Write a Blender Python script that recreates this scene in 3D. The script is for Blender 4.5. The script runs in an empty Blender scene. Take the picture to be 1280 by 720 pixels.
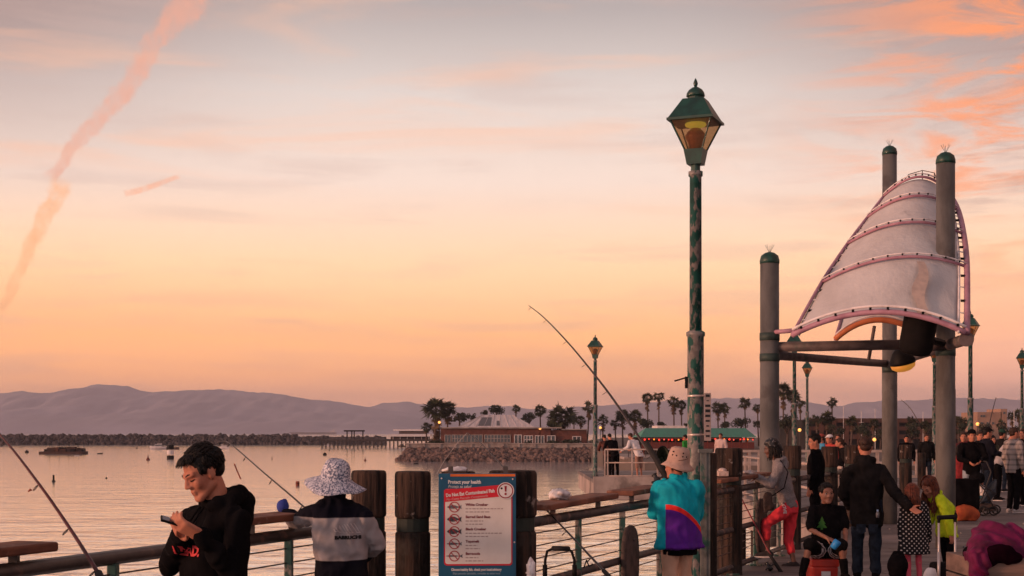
import bpy, bmesh, math, random
import numpy as np
from mathutils import Vector, Matrix, Euler, noise
random.seed(7)
R = math.radians
scene = bpy.context.scene
COL = scene.collection

# ------------------------------------------------------------------ camera
EYE = 1.75
cam_data = bpy.data.cameras.new('camera'); cam = bpy.data.objects.new('camera', cam_data); COL.objects.link(cam)
cam.location = (0, 0, EYE); cam.rotation_euler = (R(90), 0, 0)
cam_data.lens = 50; cam_data.sensor_width = 36; cam_data.shift_y = 181/1280
cam_data.clip_start = 0.1; cam_data.clip_end = 60000
scene.camera = cam
FPX = 50/36*1280.0
def P(px, py, Y):            # the point that stands at distance Y along the line of sight of a photo pixel
    return Vector(((px-640)/FPX*Y, Y, EYE-(py-541)/FPX*Y))
def PG(px, Y, z=0.0):
    return Vector(((px-640)/FPX*Y, Y, z))

# ------------------------------------------------------------------ world: dusk sky
SUN_EL, SUN_AZ = 7.0, -112.0       # azimuth from +Y, negative = to the left and a little behind the camera
world = bpy.data.worlds.new('World'); scene.world = world; world.use_nodes = True
def srgb(r, g, b):
    f = lambda c: (c/255)/12.92 if c <= 10 else (((c/255)+.055)/1.055)**2.4
    return (f(r), f(g), f(b), 1)
class NT:
    def __init__(s, tree): s.t = tree; s.n = tree.nodes; s.l = tree.links
    def new(s, typ, **kw):
        n = s.n.new(typ)
        for k, v in kw.items(): setattr(n, k, v)
        return n
    def link(s, a, b): s.l.new(a, b)
    def _in(s, n, i, v):
        if v is None: return
        if hasattr(v, 'links') or isinstance(v, bpy.types.NodeSocket): s.l.new(v, n.inputs[i])
        else: n.inputs[i].default_value = v
    def math(s, op, a, b=None, c=None, clamp=False):
        n = s.n.new('ShaderNodeMath'); n.operation = op; n.use_clamp = clamp
        s._in(n, 0, a); s._in(n, 1, b); s._in(n, 2, c); return n.outputs[0]
    def vmath(s, op, a, b=None):
        n = s.n.new('ShaderNodeVectorMath'); n.operation = op
        s._in(n, 0, a); s._in(n, 1, b)
        return n.outputs['Value'] if op in ('DOT_PRODUCT', 'LENGTH', 'DISTANCE') else n.outputs[0]
    def ramp(s, fac, stops, interp='LINEAR'):
        n = s.n.new('ShaderNodeValToRGB'); cr = n.color_ramp; cr.interpolation = interp
        while len(cr.elements) < len(stops): cr.elements.new(0.5)
        for e, (p, c) in zip(cr.elements, stops):
            e.position = p; e.color = c if len(c) == 4 else (*c, 1)
        s._in(n, 0, fac); return n.outputs[0]
    def mix(s, fac, a, b, mode='MIX'):
        n = s.n.new('ShaderNodeMix'); n.data_type = 'RGBA'; n.blend_type = mode
        s._in(n, 0, fac); s._in(n, 6, a); s._in(n, 7, b); return n.outputs[2]
    def smooth(s, v, a, b):
        n = s.n.new('ShaderNodeMapRange'); n.interpolation_type = 'SMOOTHSTEP'
        s._in(n, 0, v); n.inputs[1].default_value = a; n.inputs[2].default_value = b; return n.outputs[0]
    def noise(s, vec, scale, detail=3, rough=.5, dist=0):
        n = s.n.new('ShaderNodeTexNoise'); s._in(n, 'Vector', vec); n.inputs['Scale'].default_value = scale
        n.inputs['Detail'].default_value = detail; n.inputs['Roughness'].default_value = rough
        n.inputs['Distortion'].default_value = dist; return n.outputs['Fac']
    def mapping(s, vec, scale=(1, 1, 1), rot=(0, 0, 0), loc=(0, 0, 0)):
        n = s.n.new('ShaderNodeMapping'); s._in(n, 'Vector', vec)
        n.inputs['Scale'].default_value = scale; n.inputs['Rotation'].default_value = rot; n.inputs['Location'].default_value = loc
        return n.outputs[0]

w = NT(world.node_tree); w.n.clear()
out = w.new('ShaderNodeOutputWorld'); bg = w.new('ShaderNodeBackground')
tc = w.new('ShaderNodeTexCoord'); D = tc.outputs['Generated']
sep = w.new('ShaderNodeSeparateXYZ'); w.link(D, sep.inputs[0]); dx, dy, dz = sep.outputs
def el(y): return math.sin(math.atan((541-y)/FPX))
# elevation gradient of the afterglow (sine of the elevation)
S = srgb
glow = w.ramp(dz, [(0.0, S(255, 184, 148)), (el(505), S(255, 178, 134)), (el(470), S(255, 174, 114)), (el(420), S(255, 182, 118)), (el(330), S(253, 206, 162)),
                   (el(230), S(236, 214, 199)), (el(120), S(213, 201, 194)), (el(10), S(170, 160, 158)),
                   (.42, S(140, 122, 128)), (1.0, S(92, 88, 104))])
# right-hand side pinker and dimmer near the horizon, left-hand side more orange
azr = w.smooth(dx, .08, .36)
azl = w.smooth(dx, -.10, -.38)
low = w.smooth(dz, .16, .0)
glow = w.mix(w.math('MULTIPLY', w.math('MULTIPLY', azr, low), .75), glow, S(244, 180, 160))
glow = w.mix(w.math('MULTIPLY', w.math('MULTIPLY', azl, low), .55), glow, S(252, 170, 100))
# dimmer away from the afterglow: to the sides and behind the camera
side = w.smooth(dy, .25, .97)
hi = w.smooth(dz, .12, .32)
corner = w.math('MULTIPLY', w.math('MULTIPLY', w.math('ADD', azl, azr), hi), .8)
glow = w.mix(corner, glow, S(140, 106, 100))
backcol = w.ramp(dz, [(0, S(208, 194, 190)), (.15, S(204, 197, 200)), (.5, S(162, 162, 172)), (1, S(106, 108, 120))])
backcol = w.mix(w.math('MULTIPLY', w.smooth(dx, .1, .9), .75), backcol, S(70, 60, 70))
leftw = w.smooth(dx, -.45, -.95)
backcol = w.mix(w.math('MULTIPLY', leftw, w.smooth(dz, .55, .0)), backcol, (1.35, .62, .33, 1))
glow = w.mix(side, backcol, glow)
comp = w.ramp(dz, [(0, (.84, .83, .83, 1)), (el(480), (.80, .78, .77, 1)), (el(400), (.64, .635, .63, 1)), (el(250), (.53, .515, .515, 1)), (.3, (.5, .5, .5, 1))])
glow = w.mix(1, glow, comp, 'MULTIPLY'); glow = w.mix(1, glow, (2, 2, 2, 1), 'MULTIPLY')   # the lowest sky shines through the longest stretch of haze
# streaky clouds: noise on the direction, squeezed vertically
cv = w.mapping(D, scale=(1.6, 1.6, 13))
n1 = w.noise(cv, 2.2, 6, .58, .6)
n2 = w.noise(w.mapping(D, scale=(3, 3, 30), loc=(3.1, 1.2, 0)), 2.0, 5, .55, .4)
streak = w.math('MULTIPLY', w.smooth(n1, .50, .72), .55)
glow = w.mix(w.math('MULTIPLY', streak, .75), glow, S(248, 184, 146))
glow = w.mix(w.math('MULTIPLY', w.smooth(n2, .50, .70), .28), glow, S(196, 166, 156))
# orange wisps to the upper right
wr = w.math('MULTIPLY', w.smooth(dx, .15, .34), w.smooth(dz, .06, .20))
tilt = w.mapping(D, scale=(4.5, 4.5, 22), rot=(0, R(-9), 0), loc=(.37, 0, .2))
n3 = w.noise(tilt, 1.7, 6, .6, 1.2)
glow = w.mix(w.math('MULTIPLY', w.math('MULTIPLY', w.smooth(n3, .46, .64), wr), .9), glow, S(250, 148, 90))
n4 = w.noise(w.mapping(D, scale=(4, 4, 26), rot=(0, R(-7), 0), loc=(1.7, 0, .9)), 1.9, 5, .6, .9)
glow = w.mix(w.math('MULTIPLY', w.math('MULTIPLY', w.smooth(n4, .5, .7), wr), .55), glow, S(168, 138, 132))
# old vapour trails: great circles through two directions, widened and frayed by noise
def dirn(px, py): return Vector(((px-640)/FPX, 1, (541-py)/FPX)).normalized()
def trail(base, A, B, w0, w1, strength, col, ns=(26, 60)):
    a, b = dirn(*A), dirn(*B)
    nrm = a.cross(b).normalized(); along = (b-a); L = along.length; along.normalize()
    t = w.math('DIVIDE', w.vmath('DOT_PRODUCT', w.vmath('SUBTRACT', D, tuple(a)), tuple(along)), L)
    d = w.vmath('DOT_PRODUCT', D, tuple(nrm))
    nz = w.noise(D, ns[0], 3, .55); nf = w.noise(D, ns[1], 6, .72)
    d = w.math('ADD', d, w.math('MULTIPLY', w.math('SUBTRACT', nz, .5), w1*2.3))
    wid = w.math('MULTIPLY_ADD', t, (w1-w0), w0)
    q = w.math('DIVIDE', w.math('ABSOLUTE', d), wid)
    q = w.math('ADD', q, w.math('MULTIPLY', w.math('SUBTRACT', nf, .5), 1.5))
    m = w.smooth(q, 1.15, .45)
    ends = w.math('MULTIPLY', w.smooth(t, -.02, .03), w.smooth(t, 1.02, .93))
    gr = w.noise(w.mapping(D, scale=(1, 1, .6), rot=(0, R(35), 0)), ns[1]*2.2, 5, .7); m = w.math('MULTIPLY', m, w.smooth(gr, .05, .72))
    m = w.math('MULTIPLY', w.math('MULTIPLY', m, ends), strength)
    return w.mix(m, base, col)
pxr = 1/FPX
glow = trail(glow, (62, 222), (262, -30), 7*pxr, 19*pxr, .72, S(226, 158, 132))
glow = trail(glow, (2, 390), (76, 222), 6*pxr, 13*pxr, .75, S(248, 174, 118), (34, 70))
glow = trail(glow, (156, 243), (226, 221), 5*pxr, 4*pxr, .7, S(244, 166, 126), (40, 80))
# the physical sky adds a little, the afterglow carries the picture
sky = w.new('ShaderNodeTexSky'); sky.sky_type = 'NISHITA'; sky.sun_disc = False
sky.sun_elevation = R(SUN_EL); sky.sun_rotation = R(SUN_AZ % 360); sky.air_density = 1.6; sky.dust_density = 3
sk = w.mix(1, sky.outputs[0], (.004, .003, .003, 1), 'MULTIPLY')
tot = w.mix(1, glow, sk, 'ADD')
below = w.smooth(dz, -.02, -.10)
tot = w.mix(below, tot, (.05, .045, .05, 1))
w.link(tot, bg.inputs[0]); bg.inputs[1].default_value = 1.0; w.link(bg.outputs[0], out.inputs[0])

sun_d = bpy.data.lights.new('sun', 'SUN'); sun = bpy.data.objects.new('sun', sun_d); COL.objects.link(sun)
sun_d.energy = 2.5; sun_d.angle = R(9); sun_d.color = (1.0, .50, .31)
sv = Vector((math.sin(R(SUN_AZ))*math.cos(R(SUN_EL)), math.cos(R(SUN_AZ))*math.cos(R(SUN_EL)), math.sin(R(SUN_EL))))
sun.rotation_euler = sv.to_track_quat('Z', 'Y').to_euler()
sun.location = (-30, -10, 20)
vs = scene.view_settings
vs.view_transform = 'Standard'; vs.look = 'None'; vs.gamma = 1; vs.use_curve_mapping = False; vs.exposure = 0.38
cy = scene.cycles
try:
    cy.use_denoising = True; cy.denoiser = 'OPENIMAGEDENOISE'
    cy.max_bounces = 6; cy.transparent_max_bounces = 12; cy.volume_bounces = 0
except Exception: pass

# ------------------------------------------------------------------ helpers: materials
MATS = {}
def base_mat(name):
    m = bpy.data.materials.new(name); m.use_nodes = True
    nt = NT(m.node_tree); nt.n.clear()
    o = nt.new('ShaderNodeOutputMaterial'); b = nt.new('ShaderNodeBsdfPrincipled'); nt.link(b.outputs[0], o.inputs[0])
    return m, nt, b
def c4(c): return c if len(c) == 4 else (*c, 1)
def mat(name, col, col2=None, scale=6, detail=4, rough=.75, metal=0, bump=0, bscale=None, stretch=(1, 1, 1), lo=.35, hi=.7, spec=.3, sheen=0, coord='Object', blotch=None, bdist=.01):
    if name in MATS: return MATS[name]
    m, nt, b = base_mat(name)
    t = nt.new('ShaderNodeTexCoord'); v = t.outputs[coord]
    v2 = nt.mapping(v, scale=stretch)
    f = nt.noise(v2, scale, detail, .6)
    if col2 is None: col2 = tuple(x*.72 for x in col[:3])
    fac = nt.smooth(f, lo, hi)
    cc = nt.mix(fac, c4(col), c4(col2))
    if blotch:
        bc, bs, b0, b1 = blotch
        cc = nt.mix(nt.smooth(nt.noise(v, bs, 5, .65), b0, b1), cc, c4(bc))
    nt.link(cc, b.inputs['Base Color'])
    b.inputs['Roughness'].default_value = rough; b.inputs['Metallic'].default_value = metal
    b.inputs['Specular IOR Level'].default_value = spec
    if sheen: b.inputs['Sheen Weight'].default_value = sheen
    if bump:
        bn = nt.new('ShaderNodeBump'); bn.inputs['Strength'].default_value = bump; bn.inputs['Distance'].default_value = bdist
        nt.link(nt.noise(v2, bscale or scale*3, 5, .6), bn.inputs['Height']); nt.link(bn.outputs[0], b.inputs['Normal'])
    MATS[name] = m; return m
def emis(name, col, s):
    if name in MATS: return MATS[name]
    m, nt, b = base_mat(name)
    b.inputs['Base Color'].default_value = c4(col); b.inputs['Emission Color'].default_value = c4(col); b.inputs['Emission Strength'].default_value = s
    MATS[name] = m; return m
def fabric(name, col, rough=.9, var=.75, scale=9, weave=0):
    return mat(name, col, tuple(x*var for x in col), scale=scale, rough=rough, bump=.25, bscale=220, spec=.15, sheen=.0, bdist=.003)

# ------------------------------------------------------------------ helpers: meshes
UP = Vector((0, 0, 1))
class MB:
    def __init__(s): s.v = []; s.f = []; s.m = []
    def _add(s, vs, fs, mi=0):
        o = len(s.v); s.v += [Vector(p) for p in vs]; s.f += [tuple(i+o for i in f) for f in fs]; s.m += [mi]*len(fs); return s
    def box(s, c, size, rot=None, mi=0, taper=1.0):
        x, y, z = [q/2 for q in size]; c = Vector(c)
        pts = [Vector((sx*x*(taper if sz > 0 else 1), sy*y*(taper if sz > 0 else 1), sz*z)) for sz in (-1, 1) for sx, sy in ((-1, -1), (1, -1), (1, 1), (-1, 1))]
        if rot is not None: pts = [rot @ p for p in pts]
        return s._add([c+p for p in pts], [(3, 2, 1, 0), (4, 5, 6, 7), (0, 1, 5, 4), (1, 2, 6, 5), (2, 3, 7, 6), (3, 0, 4, 7)], mi)
    def beam(s, a, b, wd, h, mi=0):          # box from a to b, wd across, h upwards
        a = Vector(a); b = Vector(b); d = b-a; L = d.length; d.normalize()
        u = UP if abs(d.z) < .95 else Vector((0, 1, 0))
        x = d.cross(u).normalized(); z = x.cross(d).normalized()
        M = Matrix((x, d, z)).transposed()
        return s.box((a+b)/2, (wd, L, h), M, mi)
    def tube(s, pts, r, n=10, caps=True, mi=0, flat=1.0):
        pts = [Vector(p) for p in pts]; rs = r if isinstance(r, (list, tuple)) else [r]*len(pts)
        vs = []; fs = []; prev = None
        for i, p in enumerate(pts):
            d = (pts[min(i+1, len(pts)-1)]-pts[max(i-1, 0)])
            d = d.normalized() if d.length > 1e-9 else Vector((0, 0, 1))
            if prev is None:
                u = Vector((0, 0, 1)) if abs(d.z) < .9 else Vector((0, 1, 0))
                x = d.cross(u).normalized()
            else:
                x = (prev-d*prev.dot(d)); x = x.normalized() if x.length > 1e-6 else d.orthogonal().normalized()
            prev = x; y = d.cross(x)
            for k in range(n):
                a = 2*math.pi*k/n
                vs.append(p+(x*math.cos(a)+y*math.sin(a)*flat)*rs[i])
        for i in range(len(pts)-1):
            for k in range(n):
                fs.append((i*n+k, i*n+(k+1) % n, (i+1)*n+(k+1) % n, (i+1)*n+k))
        if caps:
            fs.append(tuple(reversed(range(n)))); fs.append(tuple((len(pts)-1)*n+k for k in range(n)))
        return s._add(vs, fs, mi)
    def ell(s, c, r, rot=None, n=14, m=9, mi=0):
        c = Vector(c); r = (r, r, r) if not isinstance(r, (tuple, list)) else r
        vs = []; fs = []
        for i in range(1, m):
            t = math.pi*i/m
            for k in range(n):
                a = 2*math.pi*k/n
                p = Vector((r[0]*math.sin(t)*math.cos(a), r[1]*math.sin(t)*math.sin(a), r[2]*math.cos(t)))
                vs.append(c+(rot @ p if rot is not None else p))
        top = len(vs); p = Vector((0, 0, r[2])); vs.append(c+(rot @ p if rot is not None else p))
        p = Vector((0, 0, -r[2])); vs.append(c+(rot @ p if rot is not None else p))
        for i in range(m-2):
            for k in range(n): fs.append((i*n+k, (i+1)*n+k, (i+1)*n+(k+1) % n, i*n+(k+1) % n))
        for k in range(n):
            fs.append((top, k, (k+1) % n)); fs.append((top+1, (m-2)*n+(k+1) % n, (m-2)*n+k))
        return s._add(vs, fs, mi)
    def cap(s, a, b, ra, rb=None, n=10, mi=0):   # tapered capsule
        rb = ra if rb is None else rb; a = Vector(a); b = Vector(b)
        s.tube([a, b], [ra, rb], n, True, mi); s.ell(a, ra, None, n, 7, mi); s.ell(b, rb, None, n, 7, mi); return s
    def chain(s, pts, rs, n=10):
        for i in range(len(pts)-1): s.cap(pts[i], pts[i+1], rs[i], rs[i+1], n)
        return s
    def loft(s, rings, n=20, mi=0, pw=2.3):       # rings: (centre, right, forward, rx, ry)
        vs = []; fs = []
        for (c, x, y, rx, ry) in rings:
            for k in range(n):
                a = 2*math.pi*k/n; ca, sa = math.cos(a), math.sin(a)
                q = (abs(ca)**pw+abs(sa)**pw)**(-1/pw)
                vs.append(Vector(c)+Vector(x)*rx*ca*q+Vector(y)*ry*sa*q)
        for i in range(len(rings)-1):
            for k in range(n): fs.append((i*n+k, i*n+(k+1) % n, (i+1)*n+(k+1) % n, (i+1)*n+k))
        fs.append(tuple(reversed(range(n)))); fs.append(tuple((len(rings)-1)*n+k for k in range(n)))
        return s._add(vs, fs, mi)
    def lathe(s, prof, c=(0, 0, 0), n=16, mi=0, caps=True, phase=0, sq=1.0):
        c = Vector(c); vs = []; fs = []
        for (r, z) in prof:
            for k in range(n):
                a = 2*math.pi*k/n+phase
                vs.append(c+Vector((r*math.cos(a), r*math.sin(a)*sq, z)))
        for i in range(len(prof)-1):
            for k in range(n): fs.append((i*n+k, i*n+(k+1) % n, (i+1)*n+(k+1) % n, (i+1)*n+k))
        if caps: fs.append(tuple(reversed(range(n)))); fs.append(tuple((len(prof)-1)*n+k for k in range(n)))
        return s._add(vs, fs, mi)
    def grid(s, rows, mi=0, flip=False):
        nr, nc = len(rows), len(rows[0]); vs = [p for r in rows for p in r]; fs = []
        for i in range(nr-1):
            for j in range(nc-1):
                q = (i*nc+j, i*nc+j+1, (i+1)*nc+j+1, (i+1)*nc+j); fs.append(q[::-1] if flip else q)
        return s._add(vs, fs, mi)
    def prism(s, poly, z0, z1, mi=0):
        n = len(poly); vs = [(x, y, z0) for x, y in poly]+[(x, y, z1) for x, y in poly]
        fs = [tuple(reversed(range(n))), tuple(range(n, 2*n))]+[(k, (k+1) % n, n+(k+1) % n, n+k) for k in range(n)]
        return s._add(vs, fs, mi)
    def plate(s, pts2, o, x, y, th, mi=0):      # 2-d outline in the plane (o, x, y), thickness th towards x cross y
        o = Vector(o); x = Vector(x); y = Vector(y); nz = x.cross(y).normalized(); n = len(pts2)
        vs = [o+x*a+y*b for a, b in pts2]+[o+x*a+y*b+nz*th for a, b in pts2]
        fs = [tuple(reversed(range(n))), tuple(range(n, 2*n))]+[(k, (k+1) % n, n+(k+1) % n, n+k) for k in range(n)]
        return s._add(vs, fs, mi)
    def build(s, name, mats, parent=None, smooth=False, bevel=0, autosm=None):
        me = bpy.data.meshes.new(name)
        org = rootloc(parent)
        me.from_pydata([tuple(p-org) for p in s.v], [], s.f)
        mats = mats if isinstance(mats, (list, tuple)) else [mats]
        for m in mats: me.materials.append(m)
        if len(mats) > 1: me.polygons.foreach_set('material_index', s.m)
        if smooth: me.polygons.foreach_set('use_smooth', [True]*len(me.polygons))
        me.update()
        o = bpy.data.objects.new(name, me); COL.objects.link(o)
        if parent is not None: o.parent = parent
        if bevel:
            md = o.modifiers.new('bevel', 'BEVEL'); md.width = bevel; md.segments = 2; md.limit_method = 'ANGLE'; md.angle_limit = R(35)
        return o
def rootloc(p):
    v = Vector((0, 0, 0))
    while p is not None: v += Vector(p.location); p = p.parent
    return v
def tag(o, label=None, cat=None, group=None, kind=None):
    if label: o['label'] = label
    if cat: o['category'] = cat
    if group: o['group'] = group
    if kind: o['kind'] = kind
    return o
def thing(name, label, cat, loc=(0, 0, 0), group=None):
    o = bpy.data.objects.new(name, None); COL.objects.link(o); o.location = loc; o.empty_display_size = .2
    return tag(o, label, cat, group)
SCRATCH = bpy.data.scenes.new('scratch')
def bake(ob):
    COL.objects.unlink(ob); SCRATCH.collection.objects.link(ob)
    with bpy.context.temp_override(scene=SCRATCH, view_layer=SCRATCH.view_layers[0]):
        dg = bpy.context.evaluated_depsgraph_get(); dg.update()
        me = bpy.data.meshes.new_from_object(ob.evaluated_get(dg))
    SCRATCH.collection.objects.unlink(ob); return me
def copy_tree(o, parent=None):
    c = o.copy(); COL.objects.link(c)
    if parent is not None: c.parent = parent
    for ch in list(o.children): copy_tree(ch, c)
    return c
def dup(o, loc, label, rotz=None, scale=None):
    c = copy_tree(o); c.location = loc; c['label'] = label
    if rotz is not None: c.rotation_euler = (0, 0, rotz)
    if scale is not None: c.scale = (scale,)*3 if not isinstance(scale, (tuple, list)) else scale
    return c
def remesh(mb, name, material, parent, voxel, smooth=5, fold=0, ff=7.0, fstretch=(1, 1, .55), seed=0):
    """One continuous surface grown over overlapping tapered shapes; fold = depth of cloth creases in metres."""
    ob = mb.build(name, material, None)
    md = ob.modifiers.new('r', 'REMESH'); md.mode = 'VOXEL'; md.voxel_size = voxel; md.use_smooth_shade = True
    if smooth:
        ms = ob.modifiers.new('s', 'SMOOTH'); ms.iterations = smooth; ms.factor = .5
    me = bake(ob)
    old = ob.data; bpy.data.objects.remove(ob); bpy.data.meshes.remove(old)
    org = rootloc(parent); so = Vector((seed*3.1, seed*1.7, seed*.9))
    n = len(me.vertices); co = np.empty(n*3, 'f'); me.vertices.foreach_get('co', co); co = co.reshape(-1, 3)
    if fold:
        nr = np.empty(n*3, 'f'); me.vertices.foreach_get('normal', nr); nr = nr.reshape(-1, 3)
        qq = co*np.array(fstretch, 'f')*ff+np.array(so, 'f'); dsp = np.empty(n, 'f'); N3 = noise.noise
        for i, (x, y, z) in enumerate(qq.tolist()):
            wv = N3((x*.45, y*.45, z*.45))*1.6
            a = N3((x+wv, y-wv, z+wv*1.3)); b = N3((x*2.3+5, y*2.3+wv*1.5, z*2.3+2))
            dsp[i] = (1-abs(a)*2.6)*.6+b*.5
        co = co+nr*(dsp*fold)[:, None]
    co = co-np.array(org, 'f'); me.vertices.foreach_set('co', co.ravel())
    me.name = name; me.materials.clear(); me.materials.append(material)
    me.polygons.foreach_set('use_smooth', [True]*len(me.polygons)); me.update()
    o = bpy.data.objects.new(name, me); COL.objects.link(o); o.parent = parent
    return o
def text(name, s, size, o, x, y, material, parent, align='LEFT', bold=0.0, shear=0, width=None, lift=.002):
    """Flat lettering in the plane (o, x, y)."""
    cu = bpy.data.curves.new(name, 'FONT'); cu.body = s; cu.size = size; cu.align_x = align; cu.offset = bold; cu.shear = shear; cu.resolution_u = 2
    ob = bpy.data.objects.new(name, cu); COL.objects.link(ob)
    me = bake(ob); bpy.data.objects.remove(ob)
    o = Vector(o); x = Vector(x).normalized(); y = Vector(y).normalized(); nz = x.cross(y)
    ws = [v.co.x for v in me.vertices] or [0, 1]; sx = 1.0
    if width: sx = width/max(1e-6, (max(ws)-min(ws)))
    org = rootloc(parent)
    for v in me.vertices: v.co = o+x*v.co.x*sx+y*v.co.y+nz*lift-org
    me.name = name; me.materials.clear(); me.materials.append(material)
    ob = bpy.data.objects.new(name, me); COL.objects.link(ob); ob.parent = parent
    return ob
# ------------------------------------------------------------------ materials
SEA_Z = -4.0
def water_mat():
    m, nt, b = base_mat('sea_water')
    g = nt.new('ShaderNodeNewGeometry'); pos = g.outputs['Position']
    b.inputs['Base Color'].default_value = (.80, .77, .76, 1); b.inputs['Roughness'].default_value = .09
    b.inputs['IOR'].default_value = 1.6; b.inputs['Specular IOR Level'].default_value = .5; b.inputs['Metallic'].default_value = .64
    dist = nt.vmath('LENGTH', pos)
    fade = nt.math('DIVIDE', 60.0, nt.math('ADD', dist, 40.0), clamp=True)
    a = nt.noise(nt.mapping(pos, scale=(.24, .46, 1), rot=(0, 0, R(10))), 1.0, 4, .55, .5)
    c = nt.noise(nt.mapping(pos, scale=(.9, 2.1, 1), rot=(0, 0, R(-8))), 1.0, 3, .5, .5)
    l = nt.noise(nt.mapping(pos, scale=(.05, .11, 1)), 1.0, 2, .5)
    far = nt.noise(nt.mapping(pos, scale=(.03, .10, 1), loc=(4, 1, 0)), 1.0, 4, .6)
    h = nt.math('ADD', nt.math('MULTIPLY', a, .95), nt.math('ADD', nt.math('MULTIPLY', c, .12), nt.math('MULTIPLY', l, .9)))
    h = nt.math('ADD', nt.math('MULTIPLY', h, nt.math('ADD', fade, .06)), nt.math('MULTIPLY', far, .25))
    bn = nt.new('ShaderNodeBump'); bn.inputs['Strength'].default_value = 1.0; bn.inputs['Distance'].default_value = .26
    nt.link(h, bn.inputs['Height']); nt.link(bn.outputs[0], b.inputs['Normal'])
    return m
M_WATER = water_mat()
def deck_mat():
    m, nt, b = base_mat('deck_planks')
    g = nt.new('ShaderNodeNewGeometry'); pos = g.outputs['Position']
    v = nt.mapping(pos, rot=(0, 0, R(-4)))
    br = nt.new('ShaderNodeTexBrick'); nt.link(v, br.inputs['Vector'])
    br.offset = .37; br.inputs['Scale'].default_value = 1; br.inputs['Brick Width'].default_value = 3.6; br.inputs['Row Height'].default_value = .24
    br.inputs['Mortar Size'].default_value = .012; br.inputs['Mortar Smooth'].default_value = .3; br.inputs['Bias'].default_value = -.1
    br.inputs['Color1'].default_value = (.19, .155, .15, 1); br.inputs['Color2'].default_value = (.095, .075, .075, 1); br.inputs['Mortar'].default_value = (.02, .017, .016, 1)
    st = nt.noise(nt.mapping(pos, scale=(.8, 14, 1)), 1.5, 5, .65)
    c = nt.mix(nt.smooth(st, .35, .75), br.outputs['Color'], (.055, .045, .043, 1))
    wear = nt.noise(pos, .55, 5, .6)
    c = nt.mix(nt.smooth(wear, .48, .72), c, (.26, .21, .20, 1))
    stain = nt.noise(nt.mapping(pos, loc=(3, 8, 0)), 1.3, 5, .7)
    c = nt.mix(nt.math('MULTIPLY', nt.smooth(stain, .58, .70), .7), c, (.035, .03, .03, 1))
    nt.link(c, b.inputs['Base Color']); b.inputs['Roughness'].default_value = .72; b.inputs['Specular IOR Level'].default_value = .35
    bn = nt.new('ShaderNodeBump'); bn.inputs['Strength'].default_value = .5; bn.inputs['Distance'].default_value = .02
    nt.link(nt.math('SUBTRACT', nt.math('MULTIPLY', st, .4), br.outputs['Fac']), bn.inputs['Height']); nt.link(bn.outputs[0], b.inputs['Normal'])
    return m
M_DECK = deck_mat()
M_PILE = mat('weathered_pile_wood', (.050, .027, .019), (.007, .005, .0045), scale=13, stretch=(1, 1, .09), rough=.85, bump=.7, bscale=26, blotch=((.035, .028, .024), 2.6, .48, .66), bdist=.03, detail=8, lo=.40, hi=.60)
M_PILE_HEAD = mat('stained_pile_head', (.055, .031, .023), (.009, .006, .0055), scale=13, stretch=(1, 1, .12), rough=.9, bump=.8, bscale=26, blotch=((.24, .20, .185), 4.6, .62, .70), bdist=.03, detail=8, lo=.40, hi=.60)
M_PILE_TOP = mat('pile_top_wood', (.16, .095, .065), (.06, .038, .03), scale=9, rough=.9, bump=.5)
M_PLANK = mat('cutting_plank_wood', (.22, .085, .05), (.075, .032, .024), scale=5, stretch=(1, .3, 1), rough=.8, bump=.5, bscale=30, detail=6, blotch=((.30, .17, .13), 6, .56, .7))
M_STEEL = mat('painted_rail_steel', (.06, .045, .042), (.025, .020, .020), scale=9, rough=.5, bump=.15, spec=.5, detail=6, blotch=((.15, .085, .07), 5, .56, .66))
M_CABLE = mat('wire_cable', (.14, .10, .09), rough=.45, metal=.6)
def peel(name, green, under, amount=(.46, .54), sc=7, rough=.5):
    m, nt, b = base_mat(name)
    t = nt.new('ShaderNodeTexCoord'); v = t.outputs['Object']
    f = nt.noise(nt.mapping(v, scale=(1, 1, .45)), sc, 6, .62)
    f2 = nt.noise(v, 2.2, 3, .5)
    f = nt.math('ADD', f, nt.math('MULTIPLY', nt.math('SUBTRACT', f2, .5), .35))
    p = nt.smooth(f, *amount)
    un = nt.mix(nt.smooth(nt.noise(v, 16, 4, .6), .4, .65), c4(under), tuple(x*.6 for x in under))if False else nt.mix(nt.smooth(nt.noise(v, 16, 4, .6), .4, .65), c4(under), c4(tuple(x*.6 for x in under)))
    gr = nt.mix(nt.smooth(nt.noise(v, 5, 4, .6), .4, .65), c4(green), c4(tuple(x*.55 for x in green)))
    nt.link(nt.mix(p, gr, un), b.inputs['Base Color']); b.inputs['Roughness'].default_value = rough
    bn = nt.new('ShaderNodeBump'); bn.inputs['Strength'].default_value = .35; bn.inputs['Distance'].default_value = .004
    nt.link(p, bn.inputs['Height']); nt.link(bn.outputs[0], b.inputs['Normal'])
    MATS[name] = m; return m
M_GREEN_PEEL = peel('peeling_green_paint', (.007, .075, .06), (.20, .175, .165), (.485, .525), 15)
M_GREEN_POST = peel('worn_green_post_paint', (.018, .075, .06), (.22, .19, .17), (.50, .60), 14)
M_GREEN = mat('green_lamp_paint', (.006, .050, .036), (.003, .022, .017), scale=8, rough=.45, spec=.5)
M_CONC = mat('pale_concrete', (.36, .29, .26), (.22, .175, .16), scale=.8, rough=.9, bump=.3, blotch=((.14, .11, .10), .5, .55, .7))
M_COLUMN = mat('grey_painted_column', (.125, .117, .112), (.07, .065, .063), scale=4, stretch=(1, 1, .35), rough=.7, bump=.25, bscale=40, detail=6, blotch=((.07, .062, .06), 2.2, .54, .70))
M_ROCK = mat('breakwater_rock', (.085, .066, .064), (.028, .022, .023), scale=.35, rough=.95, bump=.6, bscale=1.2, detail=5, bdist=.3)
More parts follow.
